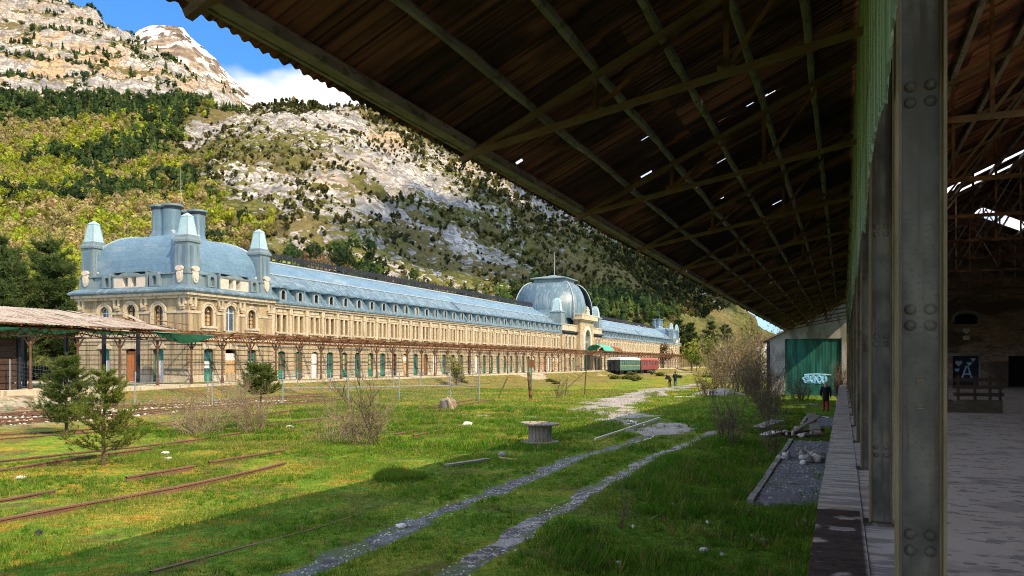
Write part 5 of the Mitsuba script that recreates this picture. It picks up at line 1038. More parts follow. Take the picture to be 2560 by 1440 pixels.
# turquoise cover and broken shelter roof on the canopy before the portal
n = 14; a = np.linspace(0.15, np.pi - 0.15, n)
def vault(y0, y1, xc, r, z, h, seed):
    v = []; ys_ = np.linspace(y0, y1, 9)
    rr_ = np.random.default_rng(seed)
    for y in ys_: v += [[xc + r * math.cos(t), y, z + h * math.sin(t) + rr_.uniform(-.06, .06)] for t in a]
    i, j = np.meshgrid(np.arange(8), np.arange(n - 1), indexing='ij'); k = (i * n + j).ravel(); return tm(np.array(v), np.vstack([np.c_[k, k + n, k + n + 1], np.c_[k, k + n + 1, k + 1]]))
k = add('tarpaulin', vault(177.5, 186.0, -51.8, 2.1, 5.3, 1.6, 4), 'netting_green', smooth=True); tag(k, 'bright turquoise tarpaulin on the canopy before the station portal', 'tarpaulin')
k = add('shelter_roof', vault(187.0, 194.5, -51.8, 2.0, 5.3, 1.4, 5), 'rust', smooth=True); tag(k, 'rusty broken vaulted shelter roof beside the turquoise tarpaulin', 'roof')
k = add('shelter_roof', vault(300.5, 312, -54, 5.0, 5.3, 3.4, 6), 'rust_red_roof', smooth=True); tag(k, 'faded red rounded roof at the far end of the station', 'roof')
# dark timber hut on the platform at the left
ht = thing('timber_hut', 'dark plank hut in the shade under the platform canopy', 'hut')
add(ht + '__wall', box(-57.8, -51.62, 26, 38.3, 1.07, 4.5), 'dark_timber')
for q in range(8):
    add(ht + '__plank', box(-51.6, -51.54, 26, 38.36, 1.12 + 0.42 * q, 1.50 + 0.42 * q + re_.uniform(-.02, .01)), 'dark_timber'); add(ht + '__plank', box(-57.8, -51.62, 38.32, 38.38, 1.12 + 0.42 * q, 1.5 + 0.42 * q), 'dark_timber')
add(ht + '__corner_post', box(-51.62, -51.4, 38.4, 38.62, 1.07, 4.6), 'iron_dark'); add(ht + '__corner_post', box(-51.535, -51.4, 33.0, 33.2, 1.07, 4.6), 'iron_dark')

# ---------------------------------------------------------------- railway tracks
def rail(path, z0=0.07):
    path = np.array(path, float); L = np.r_[0, np.cumsum(np.linalg.norm(np.diff(path, axis=0), axis=1))]; s = np.arange(0, L[-1] + 0.3, 0.6)
    x, y = np.interp(s, L, path[:, 0]), np.interp(s, L, path[:, 1]); x = x + 0.025 * np.sin(s * 0.9)
    z = np.array([gz(a, b) for a, b in zip(x, y)]); z = np.convolve(np.pad(z, 3, 'edge'), np.ones(7) / 7, 'valid') + z0 + 0.02 * np.sin(s * 0.35 + x[0])
    prof = np.array([(-0.036, 0.0), (0.036, 0.0), (0.036, -0.035), (0.010, -0.05), (0.010, -0.115), (0.065, -0.135), (0.065, -0.15), (-0.065, -0.15), (-0.065, -0.135), (-0.010, -0.115), (-0.010, -0.05), (-0.036, -0.035)])[::-1]
    dx, dy = np.gradient(x), np.gradient(y); nn = np.hypot(dx, dy); rg_ = [np.c_[x[i] + prof[:, 0] * dy[i] / nn[i], y[i] - prof[:, 0] * dx[i] / nn[i], z[i] + prof[:, 1]] for i in range(len(s))]
    return rings(rg_)
def track(label, rails, sleepers=None):
    t = thing('railway_track', label, 'railway track')
    for r, z in rails: add(t + '__rail', rail(r, z), 'rail_rust')
    if sleepers:
        xa, xb, ya, yb = sleepers
        for y in np.arange(ya, yb, 0.75):
            if re_.uniform() < 0.85: add(t + '__sleeper', xform(box(xa - 0.45, xb + 0.45, -0.12, 0.12, -0.06, 0.045), (0, y, gz((xa + xb) / 2, y)), 0), 'dark_timber')
track('nearest rusty track with rails half sunk in sunlit grass', [([(-13.7, 6), (-13.82, 10.2), (-13.97, 13.1), (-14.4, 17.5), (-14.75, 19.2)], 0.10), ([(-15.8, 7.5), (-15.91, 11.5), (-16.12, 13.1)], 0.10), ([(-16.2, 14.9), (-16.35, 17.4)], 0.12), ([(-16.48, 18.0), (-16.65, 21.8)], 0.09)])
track('rusty track passing behind the nearest young pine', [([(-20.3, 12), (-20.45, 14.8), (-20.91, 17.8), (-21.05, 20.5)], 0.10), ([(-22.5, 13), (-22.6, 18.4), (-22.23, 23.6), (-22.2, 26)], 0.09)])
track('grassy track between the young pines and the ballast', [([(-29.2, 15), (-29.2, 21.1), (-28.72, 24), (-28.2, 34), (-27.8, 42)], 0.09), ([(-31.1, 16), (-31.1, 22.5), (-30.5, 25.4), (-30.0, 36), (-29.6, 46)], 0.09)])
track('dark track on pale ballast nearest the platform hut', [([(-36.6, 16), (-36.5, 27), (-35.9, 40), (-35.0, 52)], 0.14), ([(-38.3, 16), (-38.2, 28), (-37.6, 40), (-36.7, 54)], 0.14)], (-38.2, -36.5, 20, 48))
track('second dark track on pale ballast before the fence', [([(-41.5, 18), (-41.4, 30), (-40.9, 44), (-40.2, 58)], 0.14), ([(-43.2, 18), (-43.1, 30), (-42.6, 44), (-41.9, 60)], 0.14)], (-43.1, -41.4, 22, 52))
track('short rail length behind the leafless bushes', [([(-23.7, 29.5), (-23.78, 30.5), (-24.26, 36.5), (-24.5, 41)], 0.10)])
track('pair of rusty rail ends near the middle of the meadow', [([(-15.67, 28.3), (-16.09, 33.4)], 0.11), ([(-16.7, 28.6), (-17.0, 32.8)], 0.07)])
track('rusty rails beside the rubble stump in front of the fence', [([(-22.4, 42.5), (-23.3, 46.6), (-24.2, 56)], 0.12), ([(-24.0, 44), (-25.0, 50), (-25.6, 56)], 0.14)])
track('thin half buried rail in the shade beside the left rut', [([(-8.9, 8.6), (-8.75, 10.3), (-8.5, 11.9), (-8.5, 13.5)], 0.035)])

# ---------------------------------------------------------------- fence, posts
FN = thing('wire_fence', 'galvanised wire mesh fence across the rail yard', 'fence')
fp = [(-50.6, 37.2), (-47.3, 38.5), (-43.4, 40.6), (-39.6, 43.6), (-36.1, 46.6), (-32.6, 49.4), (-30.2, 52.4), (-27.6, 55.6), (-24.75, 54.6)]
lean = [(0, 0), (0.25, 0.3), (0, 0.1), (0.05, 0), (0, 0), (0, 0), (0, 0.05), (0, 0), (0, 0)]
for (x, y), (lx, ly) in zip(fp, lean):
    z = gz(x, y); p = add(FN + '__post', tube([(x, y, z - 0.1), (x + lx, y + ly, z + 2.25), (x + lx * 1.05, y + ly, z + 2.3)], [0.042, 0.042, 0.02], 7), 'galvanised')
for i, (a, b) in enumerate(zip(fp[:-1], fp[1:])):
    za, zb = gz(*a), gz(*b)
    if i in (4, 5, 6, 7): add(FN + '__rail', tube([(*a, za + 1.12), (*b, zb + 1.08)], 0.035, 6), 'galvanised')
    w = [tube([(*a, za + h), ((a[0] + b[0]) / 2, (a[1] + b[1]) / 2, (za + zb) / 2 + h - 0.04), (*b, zb + h)], 0.003, 3) for h in np.arange(0.15, 2.2, 0.25)]
    for t in np.linspace(0.03, 0.97, 20): w.append(tube([(a[0] + (b[0] - a[0]) * t, a[1] + (b[1] - a[1]) * t, za + 0.1), (a[0] + (b[0] - a[0]) * t, a[1] + (b[1] - a[1]) * t, za + 2.15)], 0.0025, 3))
    k = add(FN + '__mesh_panel', cat(*w), 'galvanised'); stuff(k)
for a, b in (((-47.3, 38.5), (-45.2, 36.6)), ((-46.6, 38.9), (-48.8, 37.9))): add(FN + '__brace', tube([(*b, 0), (*a, 1.9)], 0.03, 5), 'galvanised')
FF = thing('wire_fence', 'low grey post fence in front of the station platform', 'fence')
fp2 = [(-46.3, 50.5), (-46.2, 56), (-46.0, 61.5), (-45.9, 66.5), (-45.8, 72), (-45.7, 78), (-45.6, 84), (-45.5, 91), (-45.4, 98)]
for x, y in fp2: z = gz(x, y); add(FF + '__post', tube([(x, y, z - 0.1), (x, y, z + 1.9)], 0.045, 6), 'galvanised')
for a, b in zip(fp2[:-1], fp2[1:]):
    k = add(FF + '__wire', cat(*[tube([(*a, gz(*a) + h), (*b, gz(*b) + h)], 0.012, 3) for h in (0.5, 1.1, 1.75)]), 'galvanised'); stuff(k)
def pole(name, lab, cat_, base, top, r, m, n=6):
    x, y = base; z = gz(x, y); b = np.array([x, y, z - 0.1]); t = np.array([x + top[0], y + top[1], z + top[2]])
    k = add(name, tube([b, (b + t) / 2, t, t + (t - b) / np.linalg.norm(t - b) * 0.02], [r, r * 0.95, r * 0.9, r * 0.4], n), m); tag(k, lab, cat_); return k
pole('wooden_post', 'leaning dark post right of the wire fence end', 'post', (-26.1, 61.2), (0.75, 0.3, 1.7), 0.05, 'bark')
pole('wooden_post', 'thick rusty red upright post in the meadow', 'post', (-22.3, 58.9), (-0.22, 0, 2.15), 0.13, 'rust')
pole('wooden_post', 'slim dark post with a bush at its top', 'post', (-21.2, 61.6), (0.35, 0, 1.5), 0.04, 'bark')
bp_ = pole('wooden_post', 'dark post propped by a slanting brace', 'post', (-21.2, 69.3), (0.15, 0, 2.2), 0.06, 'bark')
add(bp_ + '__brace', tube([(-22.7, 66.5, 0.0), (-21.15, 69.1, 2.0)], 0.04, 5), 'bark')
pole('wooden_post', 'thin twisted post beside the braced post', 'post', (-22.1, 66.6), (0.2, 0, 1.5), 0.04, 'bark')
sg_ = thing('signal_box', 'small square brown sign on a slim green post', 'sign')
add(sg_ + '__post', tube([(-33.5, 88.5, 0), (-33.5, 88.5, 2.6)], 0.09, 6), 'green_door'); add(sg_ + '__board', box(-33.9, -33.1, 88.4, 88.5, 2.3, 3.2), 'brown_board')

# ---------------------------------------------------------------- cable drum and bits in the grass
dx, dy = -10.19, 27.8; z0 = gz(dx, dy) + 0.02
dr_ = thing('cable_drum', 'weathered wooden cable drum standing on its end in the grass', 'cable drum')
for nm, zz in (('lower_flange', 0.0), ('upper_flange', 0.66)):
    fl = add(dr_ + '__' + nm, xform(lathe([(0.08, 0), (0.70, 0), (0.705, 0.01), (0.705, 0.05), (0.70, 0.06), (0.08, 0.06), (0.08, 0)], 36), (dx, dy, z0 + zz), 0, 1, (0.0, 0.035 if zz else 0)), 'grey_wood')
    if zz:
        for q in range(6): add(fl + '__plank', xform(box(-0.112, 0.112, -0.68 + 0.0 * q, 0.68, 0, 0.012), (0, 0, 0)), 'grey_wood') if False else None
for q in range(18):
    a_ = q * 2 * math.pi / 18; r_ = 0.41; c_, s_ = math.cos(a_), math.sin(a_); m = box(-0.018, 0.018, -0.066, 0.066, 0.062, 0.655)
    add(dr_ + '__stave', xform(m, (dx + r_ * c_, dy + r_ * s_, z0), a_ + re_.uniform(-.03, .03)), 'grey_wood')
for q in range(4): a_ = q * 1.57 + 0.6; add(dr_ + '__bolt', lathe([(0.03, 0), (0.03, 0.03), (0.01, 0.04), (0.001, 0.04)], 8, (dx + 0.36 * math.cos(a_), dy + 0.36 * math.sin(a_), z0 + 0.725)), 'rail_rust')
def plank(name, lab, cat_, a, b, w, h, m, zoff=0.05):
    pa, pb = np.array([a[0], a[1], gz(*a[:2]) + zoff + (a[2] if len(a) > 2 else 0)]), np.array([b[0], b[1], gz(*b[:2]) + zoff + (b[2] if len(b) > 2 else 0)])
    t = np.linspace(0, 1, 5)[:, None]; rr_ = re_; d = (pb - pa) / np.linalg.norm(pb - pa); s = np.cross(d, [0, 0, 1]); s /= np.linalg.norm(s); u = np.cross(s, d)
    rg_ = []
    for q in t.ravel():
        c = pa + (pb - pa) * q; ww, hh = w / 2 * rr_.uniform(.85, 1.05), h / 2 * rr_.uniform(.85, 1.1)
        rg_.append([c - s * ww - u * hh, c + s * ww - u * hh, c + s * ww + u * hh, c - s * ww + u * hh])
    k = add(name, cat(rings(rg_), rings([rg_[0][::-1], rg_[0][::-1]])), m); tag(k, lab, cat_)
plank('plank', 'long broken plank at the edge of the shade', 'plank', (-10.35, 20.6), (-9.9, 22.5), 0.20, 0.07, 'grey_wood')
plank('plank', 'short thin board beside the small concrete block', 'plank', (-9.75, 22.95), (-9.05, 22.7), 0.07, 0.04, 'tan_board')
plank('pipe', 'long thin pale pipe lying beside the track', 'pipe', (-8.5, 29.1), (-8.43, 40.3), 0.07, 0.07, 'pale_stone', 0.12)
plank('plank', 'grey plank tipped against the rubble heap by the platform', 'plank', (-0.95, 33.2, 0.15), (-1.25, 36.4, 0.75), 0.36, 0.04, 'grey_wood')
plank('plank', 'second grey plank crossing the rubble heap', 'plank', (-1.9, 33.6, 0.1), (-0.9, 35.4, 0.7), 0.2, 0.05, 'grey_wood')
plank('plank', 'dark beam under the rubble heap', 'plank', (-2.3, 32.9, 0.1), (-0.7, 33.9, 0.25), 0.14, 0.12, 'dark_timber')
plank('plank', 'charred beam lying in front of the rubble heap', 'plank', (-2.0, 32.3, 0.08), (-0.6, 32.6, 0.1), 0.12, 0.1, 'dark_timber')
plank('plank', 'pale stick in the grass behind the rubble', 'plank', (-1.6, 47.0), (-0.7, 46.2), 0.06, 0.04, 'pale_stone')
plank('plank', 'pale plank at the foot of the brush', 'plank', (-3.0, 57.5), (-1.6, 58.6), 0.14, 0.06, 'pale_stone')
plank('plank', 'grey board lying on the asphalt strip', 'plank', (-1.35, 27.2), (-0.55, 26.1), 0.18, 0.04, 'grey_wood', 0.13)
plank('plank', 'brown stick in the long grass', 'plank', (-3.3, 24.6), (-2.2, 24.0), 0.06, 0.05, 'dark_timber')
plank('board', 'tilted grey sheet in the grass left of the rubble', 'board', (-3.3, 35.6, 0.1), (-2.6, 37.0, 0.35), 0.6, 0.03, 'grey_plaster')
plank('board', 'white square panel lying in the grass by the sapling', 'board', (-2.85, 33.2, 0.05), (-2.45, 34.1, 0.12), 0.5, 0.03, 'white_board')
plank('board', 'short pale board by the meadow mound', 'board', (-13.0, 68.0), (-11.6, 69.5), 0.2, 0.05, 'pale_stone')
for ya, lab in ((42.3, 'wind'),):
    pass
def rock(lab, x, y, s, m='pale_stone', flat_=0.45):
    k = add('stone', xform(stone_mesh(re_, s, s * re_.uniform(.6, 1), s * flat_), (x, y, gz(x, y) + s * flat_ * 0.4), re_.uniform(0, 6)), m, smooth=35); tag(k, lab, 'stone')
rock('small pale stone in the grass, upper of two near the young pine', -19.7, 19.66, 0.13); rock('small pale stone in the grass, lower of two near the young pine', -18.57, 18.64, 0.14); rock('white stone beside the rail behind the bare bushes', -22.66, 29.75, 0.2); rock('small black lump in the lower left grass', -12.37, 9.6, 0.07, 'iron_dark', 0.9)
rock('pale flat stone at the left edge of the grass', -18.8, 14.1, 0.12); rock('white stone lying in the left wheel rut', -7.34, 12.83, 0.12); rock('white stone beside the end of the rusty rails', -16.3, 34.6, 0.28)
rock('small square concrete block in the shade', -9.91, 23.63, 0.12, 'concrete', 0.9); rock('pale stone in the shaded grass near the platform bottom', -1.99, 12.81, 0.09); rock('pale stone in the grass left of the asphalt strip', -3.16, 16.27, 0.1); rock('white stone by the asphalt strip kerb', -2.0, 19.6, 0.1); rock('pale stone near the edge of the dark platform moss', -1.2, 13.9, 0.08)
st_ = thing('tree_stump', 'squat grey stump with rusty straps near the fence end', 'stump')
add(st_, xform(lathe([(0.45, -0.1), (0.55, 0.2), (0.5, 0.55), (0.3, 0.68), (0.02, 0.7)], 11), (-22.9, 45.8, gz(-22.9, 45.8))), 'grey_wood') if False else add(st_ + '__trunk', xform(lathe([(0.45, -0.1), (0.55, 0.2), (0.5, 0.55), (0.3, 0.68), (0.02, 0.7)], 11), (-22.9, 45.8, gz(-22.9, 45.8))), 'grey_wood', smooth=40)
add(st_ + '__strap', tube([(-22.7, 45.3, 0.75), (-22.35, 45.2, 0.3), (-22.2, 45.1, 0.0)], 0.05, 5), 'tan_board')
# rubble by the platform: every lump its own stone
for q in range(34):
    cl_ = q % 3; cx_, cy_, sx_, sy_ = ((-1.2, 33.4, 0.7, 0.8), (-1.35, 25.2, 0.45, 0.3), (-0.75, 24.6, 0.3, 0.3))[cl_]
    k = add('rubble_stone', xform(stone_mesh(re_, *(re_.uniform(.05, .17, 3))), (cx_ + re_.normal() * sx_ * 0.7, cy_ + re_.normal() * sy_, 0.13 + re_.uniform(0, .1)), re_.uniform(0, 6)), 'pale_stone' if re_.uniform() < .6 else 'concrete', smooth=30)
    tag(k, ('broken stone of the rubble heap by the platform', 'pale rubble lump on the kerb side of the asphalt strip', 'pale rubble lump on the asphalt strip against the platform')[cl_], 'stone', ('rubble heap by the platform', 'rubble lumps on the strip kerb', 'rubble lumps against the platform')[cl_])
for q in range(16):
    y = re_.uniform(11, 30); x = re_.uniform(-3.9, -0.6) if y < 16.5 else re_.uniform(-3.9, -2.0)
    k = add('litter_stone', xform(stone_mesh(re_, *re_.uniform(.014, .05, 3)), (x, y, gz(x, y) + 0.05), re_.uniform(0, 6)), ('pale_stone', 'concrete', 'white_board')[q % 3], smooth=30); tag(k, 'small pale scrap of rubble in the shaded grass beside the platform', 'stone', 'scraps in the shaded grass')
for q in range(10):
    y = re_.uniform(10.5, 26); x = re_.uniform(-3.8, -0.7) if y < 16 else re_.uniform(-3.8, -2.0); a = re_.uniform(0, 6.28); L = re_.uniform(.12, .35); z = gz(x, y) + 0.07
    k = add('dead_stick', tube([(x, y, z), (x + L * .5 * math.cos(a), y + L * .5 * math.sin(a), z + re_.uniform(.02, .1)), (x + L * math.cos(a + .4), y + L * math.sin(a + .4), z + re_.uniform(0, .08))], [0.012, 0.010, 0.006], 5), 'twig_pale' if q % 2 else 'twig_dark'); tag(k, 'thin dead stick lying in the shaded grass beside the platform', 'stick', 'sticks in the shaded grass')
gs = []
for q in range(1300):
    side_ = q % 2; y = re_.uniform(8, 31); x = (ROAD_L if side_ else ROAD_R)[0, 0] * 0 + (-7.35 if side_ else -5.05) + float(wob(y)) + re_.normal() * (0.15 if side_ else 0.13)
    s = re_.uniform(0.008, 0.028); gs.append(tm(np.array(ICO.vertices) * re_.uniform(.6, 1.2, (12, 1)) * s * [1, 1, .6] + [x, y, gz(x, y) + 0.01], ICO.faces))
for q in range(220):
    x, y = re_.uniform(-1.6, -0.35), re_.uniform(17.2, 31); s = re_.uniform(0.012, 0.035); gs.append(tm(np.array(ICO.vertices) * re_.uniform(.6, 1.2, (12, 1)) * s * [1, 1, .6] + [x, y, 0.115], ICO.faces))
for q in range(900):
    x, y = re_.uniform(-44, -35.5), re_.uniform(20, 50); s = re_.uniform(0.05, 0.13); gs.append(tm(np.array(ICO.vertices) * re_.uniform(.6, 1.2, (12, 1)) * s * [1, 1, .6] + [x, y, gz(x, y) + 0.02], ICO.faces))
add('gravel', cat(*gs), 'pale_stone'); stuff('gravel', 'scattered pale gravel in the ruts, on the asphalt and between rails')
for nm, a_ in (('near', (17.0, 31.0)), ('far', (38.8, 44.2))):
    y = a_[0]
    while y < a_[1] - 0.3: L = re_.uniform(1.8, 2.8); add('asphalt_strip__slab', box(-1.66, -0.28, y, min(y + L, a_[1]) - 0.012, -0.1, 0.10 + re_.uniform(-.012, .012)), 'asphalt'); y += L
    y = a_[0]
    while y < a_[1] - 0.3: add('asphalt_strip__kerb_stone', box(-1.80, -1.67, y, min(y + 1.0, a_[1]) - 0.012, -0.1, 0.15 + re_.uniform(-.015, .015)), 'concrete'); y += 1.0
struct('asphalt_strip', 'kerbed dark asphalt strip along the foot of the shed platform')
# dirt mounds
for (x, y, rx_, ry_, h, lab) in ((-15.4, 71, 1.8, 1.4, 0.55, 'low earth mound in the sunny grass beside the track'), (-10.2, 74, 3.0, 2.0, 0.7, 'brown earth bank at the foot of the brush')):
    aa = np.linspace(0, 1, 7); m = rings([np.c_[x + rx_ * (1 - t) * np.cos(np.arange(18) * 2 * np.pi / 18), y + ry_ * (1 - t) * np.sin(np.arange(18) * 2 * np.pi / 18), np.full(18, -0.15 + h * math.sin(t * 1.57))] for t in aa[:-1]])
    m.vertices[:, 2] += (meshkit.fbm(m.vertices * 1.5, 3, 4) - 0.5) * 0.3; k = add('earth_mound', m, 'pale_track', smooth=True); tag(k, lab, 'mound')

# ---------------------------------------------------------------- people
def capsule(a, b, ra, rb, n=1):
    pts = np.vstack([np.array(a) + ICO1.vertices * ra, np.array(b) + ICO1.vertices * rb]); h = trimesh.convex.convex_hull(pts)
    return m3.Manifold(m3.Mesh(np.asarray(h.vertices, np.float32), np.asarray(h.faces, np.uint32)))
def blend(bones, edge=0.035, it=8):
    m = None
    for a, b, ra, rb in bones:
        c = capsule(a, b, ra, rb); m = c if m is None else m + c
    m = m.refine_to_length(edge).to_mesh(); t = trimesh.Trimesh(m.vert_properties[:, :3], m.tri_verts, process=True)
    trimesh.smoothing.filter_taubin(t, iterations=it); return t
def person(label, loc, head, J, coat, legs, hair, coat_len=0.72, hairlong=False):
    p = thing('person', label, 'person')
    def A(k, m, mt): 
        add(p + '__' + k, xform(m, loc, head), mt, smooth=True)
    j = {k: np.array(v, float) for k, v in J.items()}
    bones = [(j['pelvis'], j['chest'], 0.135, 0.15), (j['chest'], j['neck'], 0.13, 0.06), (j['neck'], j['head'] - [0, 0, 0.06], 0.055, 0.06), (j['head'] - [0, 0, 0.03], j['head'] + [0, 0.01, 0.05], 0.085, 0.098), (j['head'] + [0, 0.075, -0.02], j['head'] + [0, 0.105, -0.035], 0.025, 0.014), (j['head'] + [-.09, 0, -.01], j['head'] + [.09, 0, -.01], 0.022, 0.022)]
    for s in 'lr':
        bones += [(j['chest'] + [0, 0, 0.08], j['sh' + s], 0.09, 0.065), (j['sh' + s], j['el' + s], 0.055, 0.043), (j['el' + s], j['wr' + s], 0.043, 0.03), (j['hip' + s], j['kn' + s], 0.085, 0.058), (j['kn' + s], j['an' + s], 0.056, 0.04), (j['an' + s], j['an' + s] + [0, 0.15, -0.045], 0.042, 0.035)]
        d = j['wr' + s] - j['el' + s]; d /= np.linalg.norm(d); sd = np.cross(d, [0, 1, 0]); sd /= np.linalg.norm(sd); w = j['wr' + s]
        bones.append((w, w + d * 0.08, 0.03, 0.036))
        for q, (o, L) in enumerate(((-.028, .07), (-.009, .085), (.010, .08), (.028, .06))): bones.append((w + d * 0.08 + sd * o, w + d * (0.08 + L) + sd * o + [0, 0.02, 0], 0.010, 0.008))
        bones.append((w + d * 0.03 + [0, 0.03, 0], w + d * 0.085 + [0, 0.055, 0], 0.012, 0.009))
    body = blend(bones, 0.045, 3)
    A('body', body, 'skin')
    A('coat', blend([(j['pelvis'] + [0, 0, coat_len - 0.85], j['chest'], 0.185, 0.19), (j['chest'], j['neck'] - [0, 0, 0.03], 0.17, 0.085)] + [b for s in 'lr' for b in ((j['chest'] + [0, 0, 0.08], j['sh' + s], 0.11, 0.085), (j['sh' + s], j['el' + s], 0.082, 0.068), (j['el' + s], j['wr' + s] - (j['wr' + s] - j['el' + s]) * 0.06, 0.066, 0.05))], 0.04), coat)
    A('trousers', blend([(j['pelvis'], j['pelvis'] + [0, 0, .05], 0.15, 0.145)] + [b for s in 'lr' for b in ((j['hip' + s], j['kn' + s], 0.10, 0.075), (j['kn' + s], j['an' + s] + [0, 0, .03], 0.072, 0.058))], 0.04), legs)
    hb = [(j['head'] + [0, -0.02, 0.03], j['head'] + [0, 0.0, 0.07], 0.105, 0.095)] + ([(j['head'] + [0, -0.04, 0.02], j['head'] + [0, -0.06, -0.16], 0.10, 0.07)] if hairlong else [])
    A('hair', blend(hb, 0.03, 4), hair)
    for s in 'lr': A('shoe', blend([(j['an' + s] + [0, -0.02, -0.04], j['an' + s] + [0, 0.16, -0.05], 0.052, 0.042)], 0.03, 4), 'shoe')
stand = dict(pelvis=(0, 0, 0.93), chest=(0, 0.01, 1.24), neck=(0, 0.01, 1.46), head=(0, 0.03, 1.60), shl=(-.19, 0, 1.39), shr=(.19, 0, 1.39), ell=(-.27, -.03, 1.12), elr=(.27, -.03, 1.12), wrl=(-.25, .12, .92), wrr=(.26, .10, .92), hipl=(-.09, 0, .9), hipr=(.09, 0, .9), knl=(-.10, .06, .5), knr=(.11, .0, .5), anl=(-.10, .0, .09), anr=(.12, -.14, .11))
person('person in black coat and red trousers walking away beside the shed platform', (-0.95, 51.1, gz(-.95, 51.1)), 0.0, stand, 'black_cloth', 'red_cloth', 'blond_hair', 0.68, True)
s2 = dict(stand, anl=(-.09, .03, .09), anr=(.09, -.05, .09), wrl=(-.16, .2, 1.05), wrr=(.16, .2, 1.05))
person('person in dark jacket and blue jeans standing on the far track', (-18.2, 95.6, gz(-18.2, 95.6)), 0.1, s2, 'black_cloth', 'denim', 'dark_hair', 0.78)
s3 = dict(pelvis=(0, -.05, 0.88), chest=(-.05, 0.17, 1.12), neck=(-.09, 0.34, 1.22), head=(-.12, 0.45, 1.27), shl=(-.24, .28, 1.18), shr=(.12, .30, 1.18), ell=(-.3, .42, .98), elr=(.16, .46, .98), wrl=(-.2, .58, .92), wrr=(.08, .6, .92), hipl=(-.09, -.05, .86), hipr=(.09, -.05, .86), knl=(-.11, .06, .48), knr=(.12, .06, .48), anl=(-.11, -.02, .09), anr=(.12, -.02, .09))
person('person in brown clothes bending forward left of the one in jeans', (-19.1, 97.0, gz(-19.1, 97.0)), 0.9, s3, 'black_cloth', 'brown_cloth', 'dark_hair', 0.72)

# ---------------------------------------------------------------- railway carriages
def carriage(lab, y0, y1, body, roof, nwin):
    c = thing('railway_carriage', lab, 'railway carriage'); x0, x1 = -48.55, -45.6; zb, ze, zr = 1.15, 3.45, 4.1
    xm = (x0 + x1) / 2; L = y1 - y0; a_ = np.array([(y0 + 0.5 + (L - 1.0) * (q + 0.5) / nwin) for q in range(nwin)]); ww = (L - 1) / nwin * 0.62
    side_ = rect(y0, y1, zb, ze).difference(unary_union([rect(q - ww / 2, q + ww / 2, 2.25, 3.15) for q in a_]))
    add(c + '__body', cat(place(side_, (x1 - 0.08, 0, 0), FX, 0.08), box(x0, x0 + 0.08, y0, y1, zb, ze), box(x0 + 0.08, x1 - 0.08, y0, y0 + 0.08, zb, ze), box(x0 + 0.08, x1 - 0.08, y1 - 0.08, y1, zb, ze), box(x0 + 0.08, x1 - 0.08, y0 + .08, y1 - .08, zb, zb + 0.1)), body)
    ang = np.linspace(0, np.pi, 11); pf = [(xm + (x1 - x0 + 0.2) / 2 * math.cos(t), ze + 0.001 + (zr - ze) * math.sin(t) ** 0.8) for t in ang]
    add(c + '__roof', place(sg.Polygon([(q - xm, z) for q, z in pf]), (xm, y1 + 0.1, 0), (1, 0, 0), L + 0.2), roof, smooth=30)
    e = add(c + '__end_wall', place(rect(-1.42, 1.42, zb, ze + 0.3), (xm, y0 - 0.001, 0), (1, 0, 0), 0.06), 'carriage_black')
    add(e + '__vestibule', cat(place(rect(-0.55, 0.55, zb, ze - 0.2).difference(rect(-0.4, 0.4, zb + 0.1, ze - 0.35)), (xm, y0 - 0.062, 0), (1, 0, 0), 0.25)), 'iron_dark')
    for q in a_: w = add(c + '__window', box(x1 - 0.14, x1 - 0.10, q - ww / 2, q + ww / 2, 2.25, 3.15), 'window_glass')
    add(c + '__stripe', box(x1 + 0.001, x1 + 0.015, y0, y1, 2.08, 2.16), 'tan_board' if body == 'carriage_green' else 'carriage_red')
    for yb_ in (y0 + 2.8, y1 - 2.8):
        b = add(c + '__bogie', box(x0 + 0.5, x1 - 0.4, yb_ - 1.5, yb_ + 1.5, 0.78, 1.1), 'carriage_black')
        for s in (-1, 1):
            for xx in (x1 - 0.45, x0 + 0.55): add(b + '__wheel', xform(lathe([(0.02, -0.06), (0.44, -0.06), (0.44, 0.06), (0.02, 0.06)], 16), (xx, yb_ + s * 0.9, 0.72), 0, 1, (0, math.pi / 2)), 'iron_dark')
    add(c + '__underframe', box(x0 + 0.2, x1 - 0.1, y0 + 0.1, y1 - 0.1, 1.0, 1.148), 'carriage_black')
    add(c + '__battery_box', box(x1 - 0.7, x1 - 0.2, (y0 + y1) / 2 - 2, (y0 + y1) / 2 + 2, 0.5, 0.998), 'carriage_black')
    for xx in (xm - 0.9, xm + 0.9): add(c + '__buffer', xform(lathe([(0.06, 0), (0.06, 0.45), (0.24, 0.47), (0.22, 0.55), (0.01, 0.56)], 10), (xx, y0 - 0.06, 1.05), 0, 1, (math.pi / 2, 0)), 'iron_dark')
carriage('old green railway carriage with white rounded roof', 176, 195, 'carriage_green', 'carriage_roof', 9)
carriage('dull red railway carriage coupled behind the green one', 196.2, 215.5, 'carriage_red', 'rust_red_roof', 10)

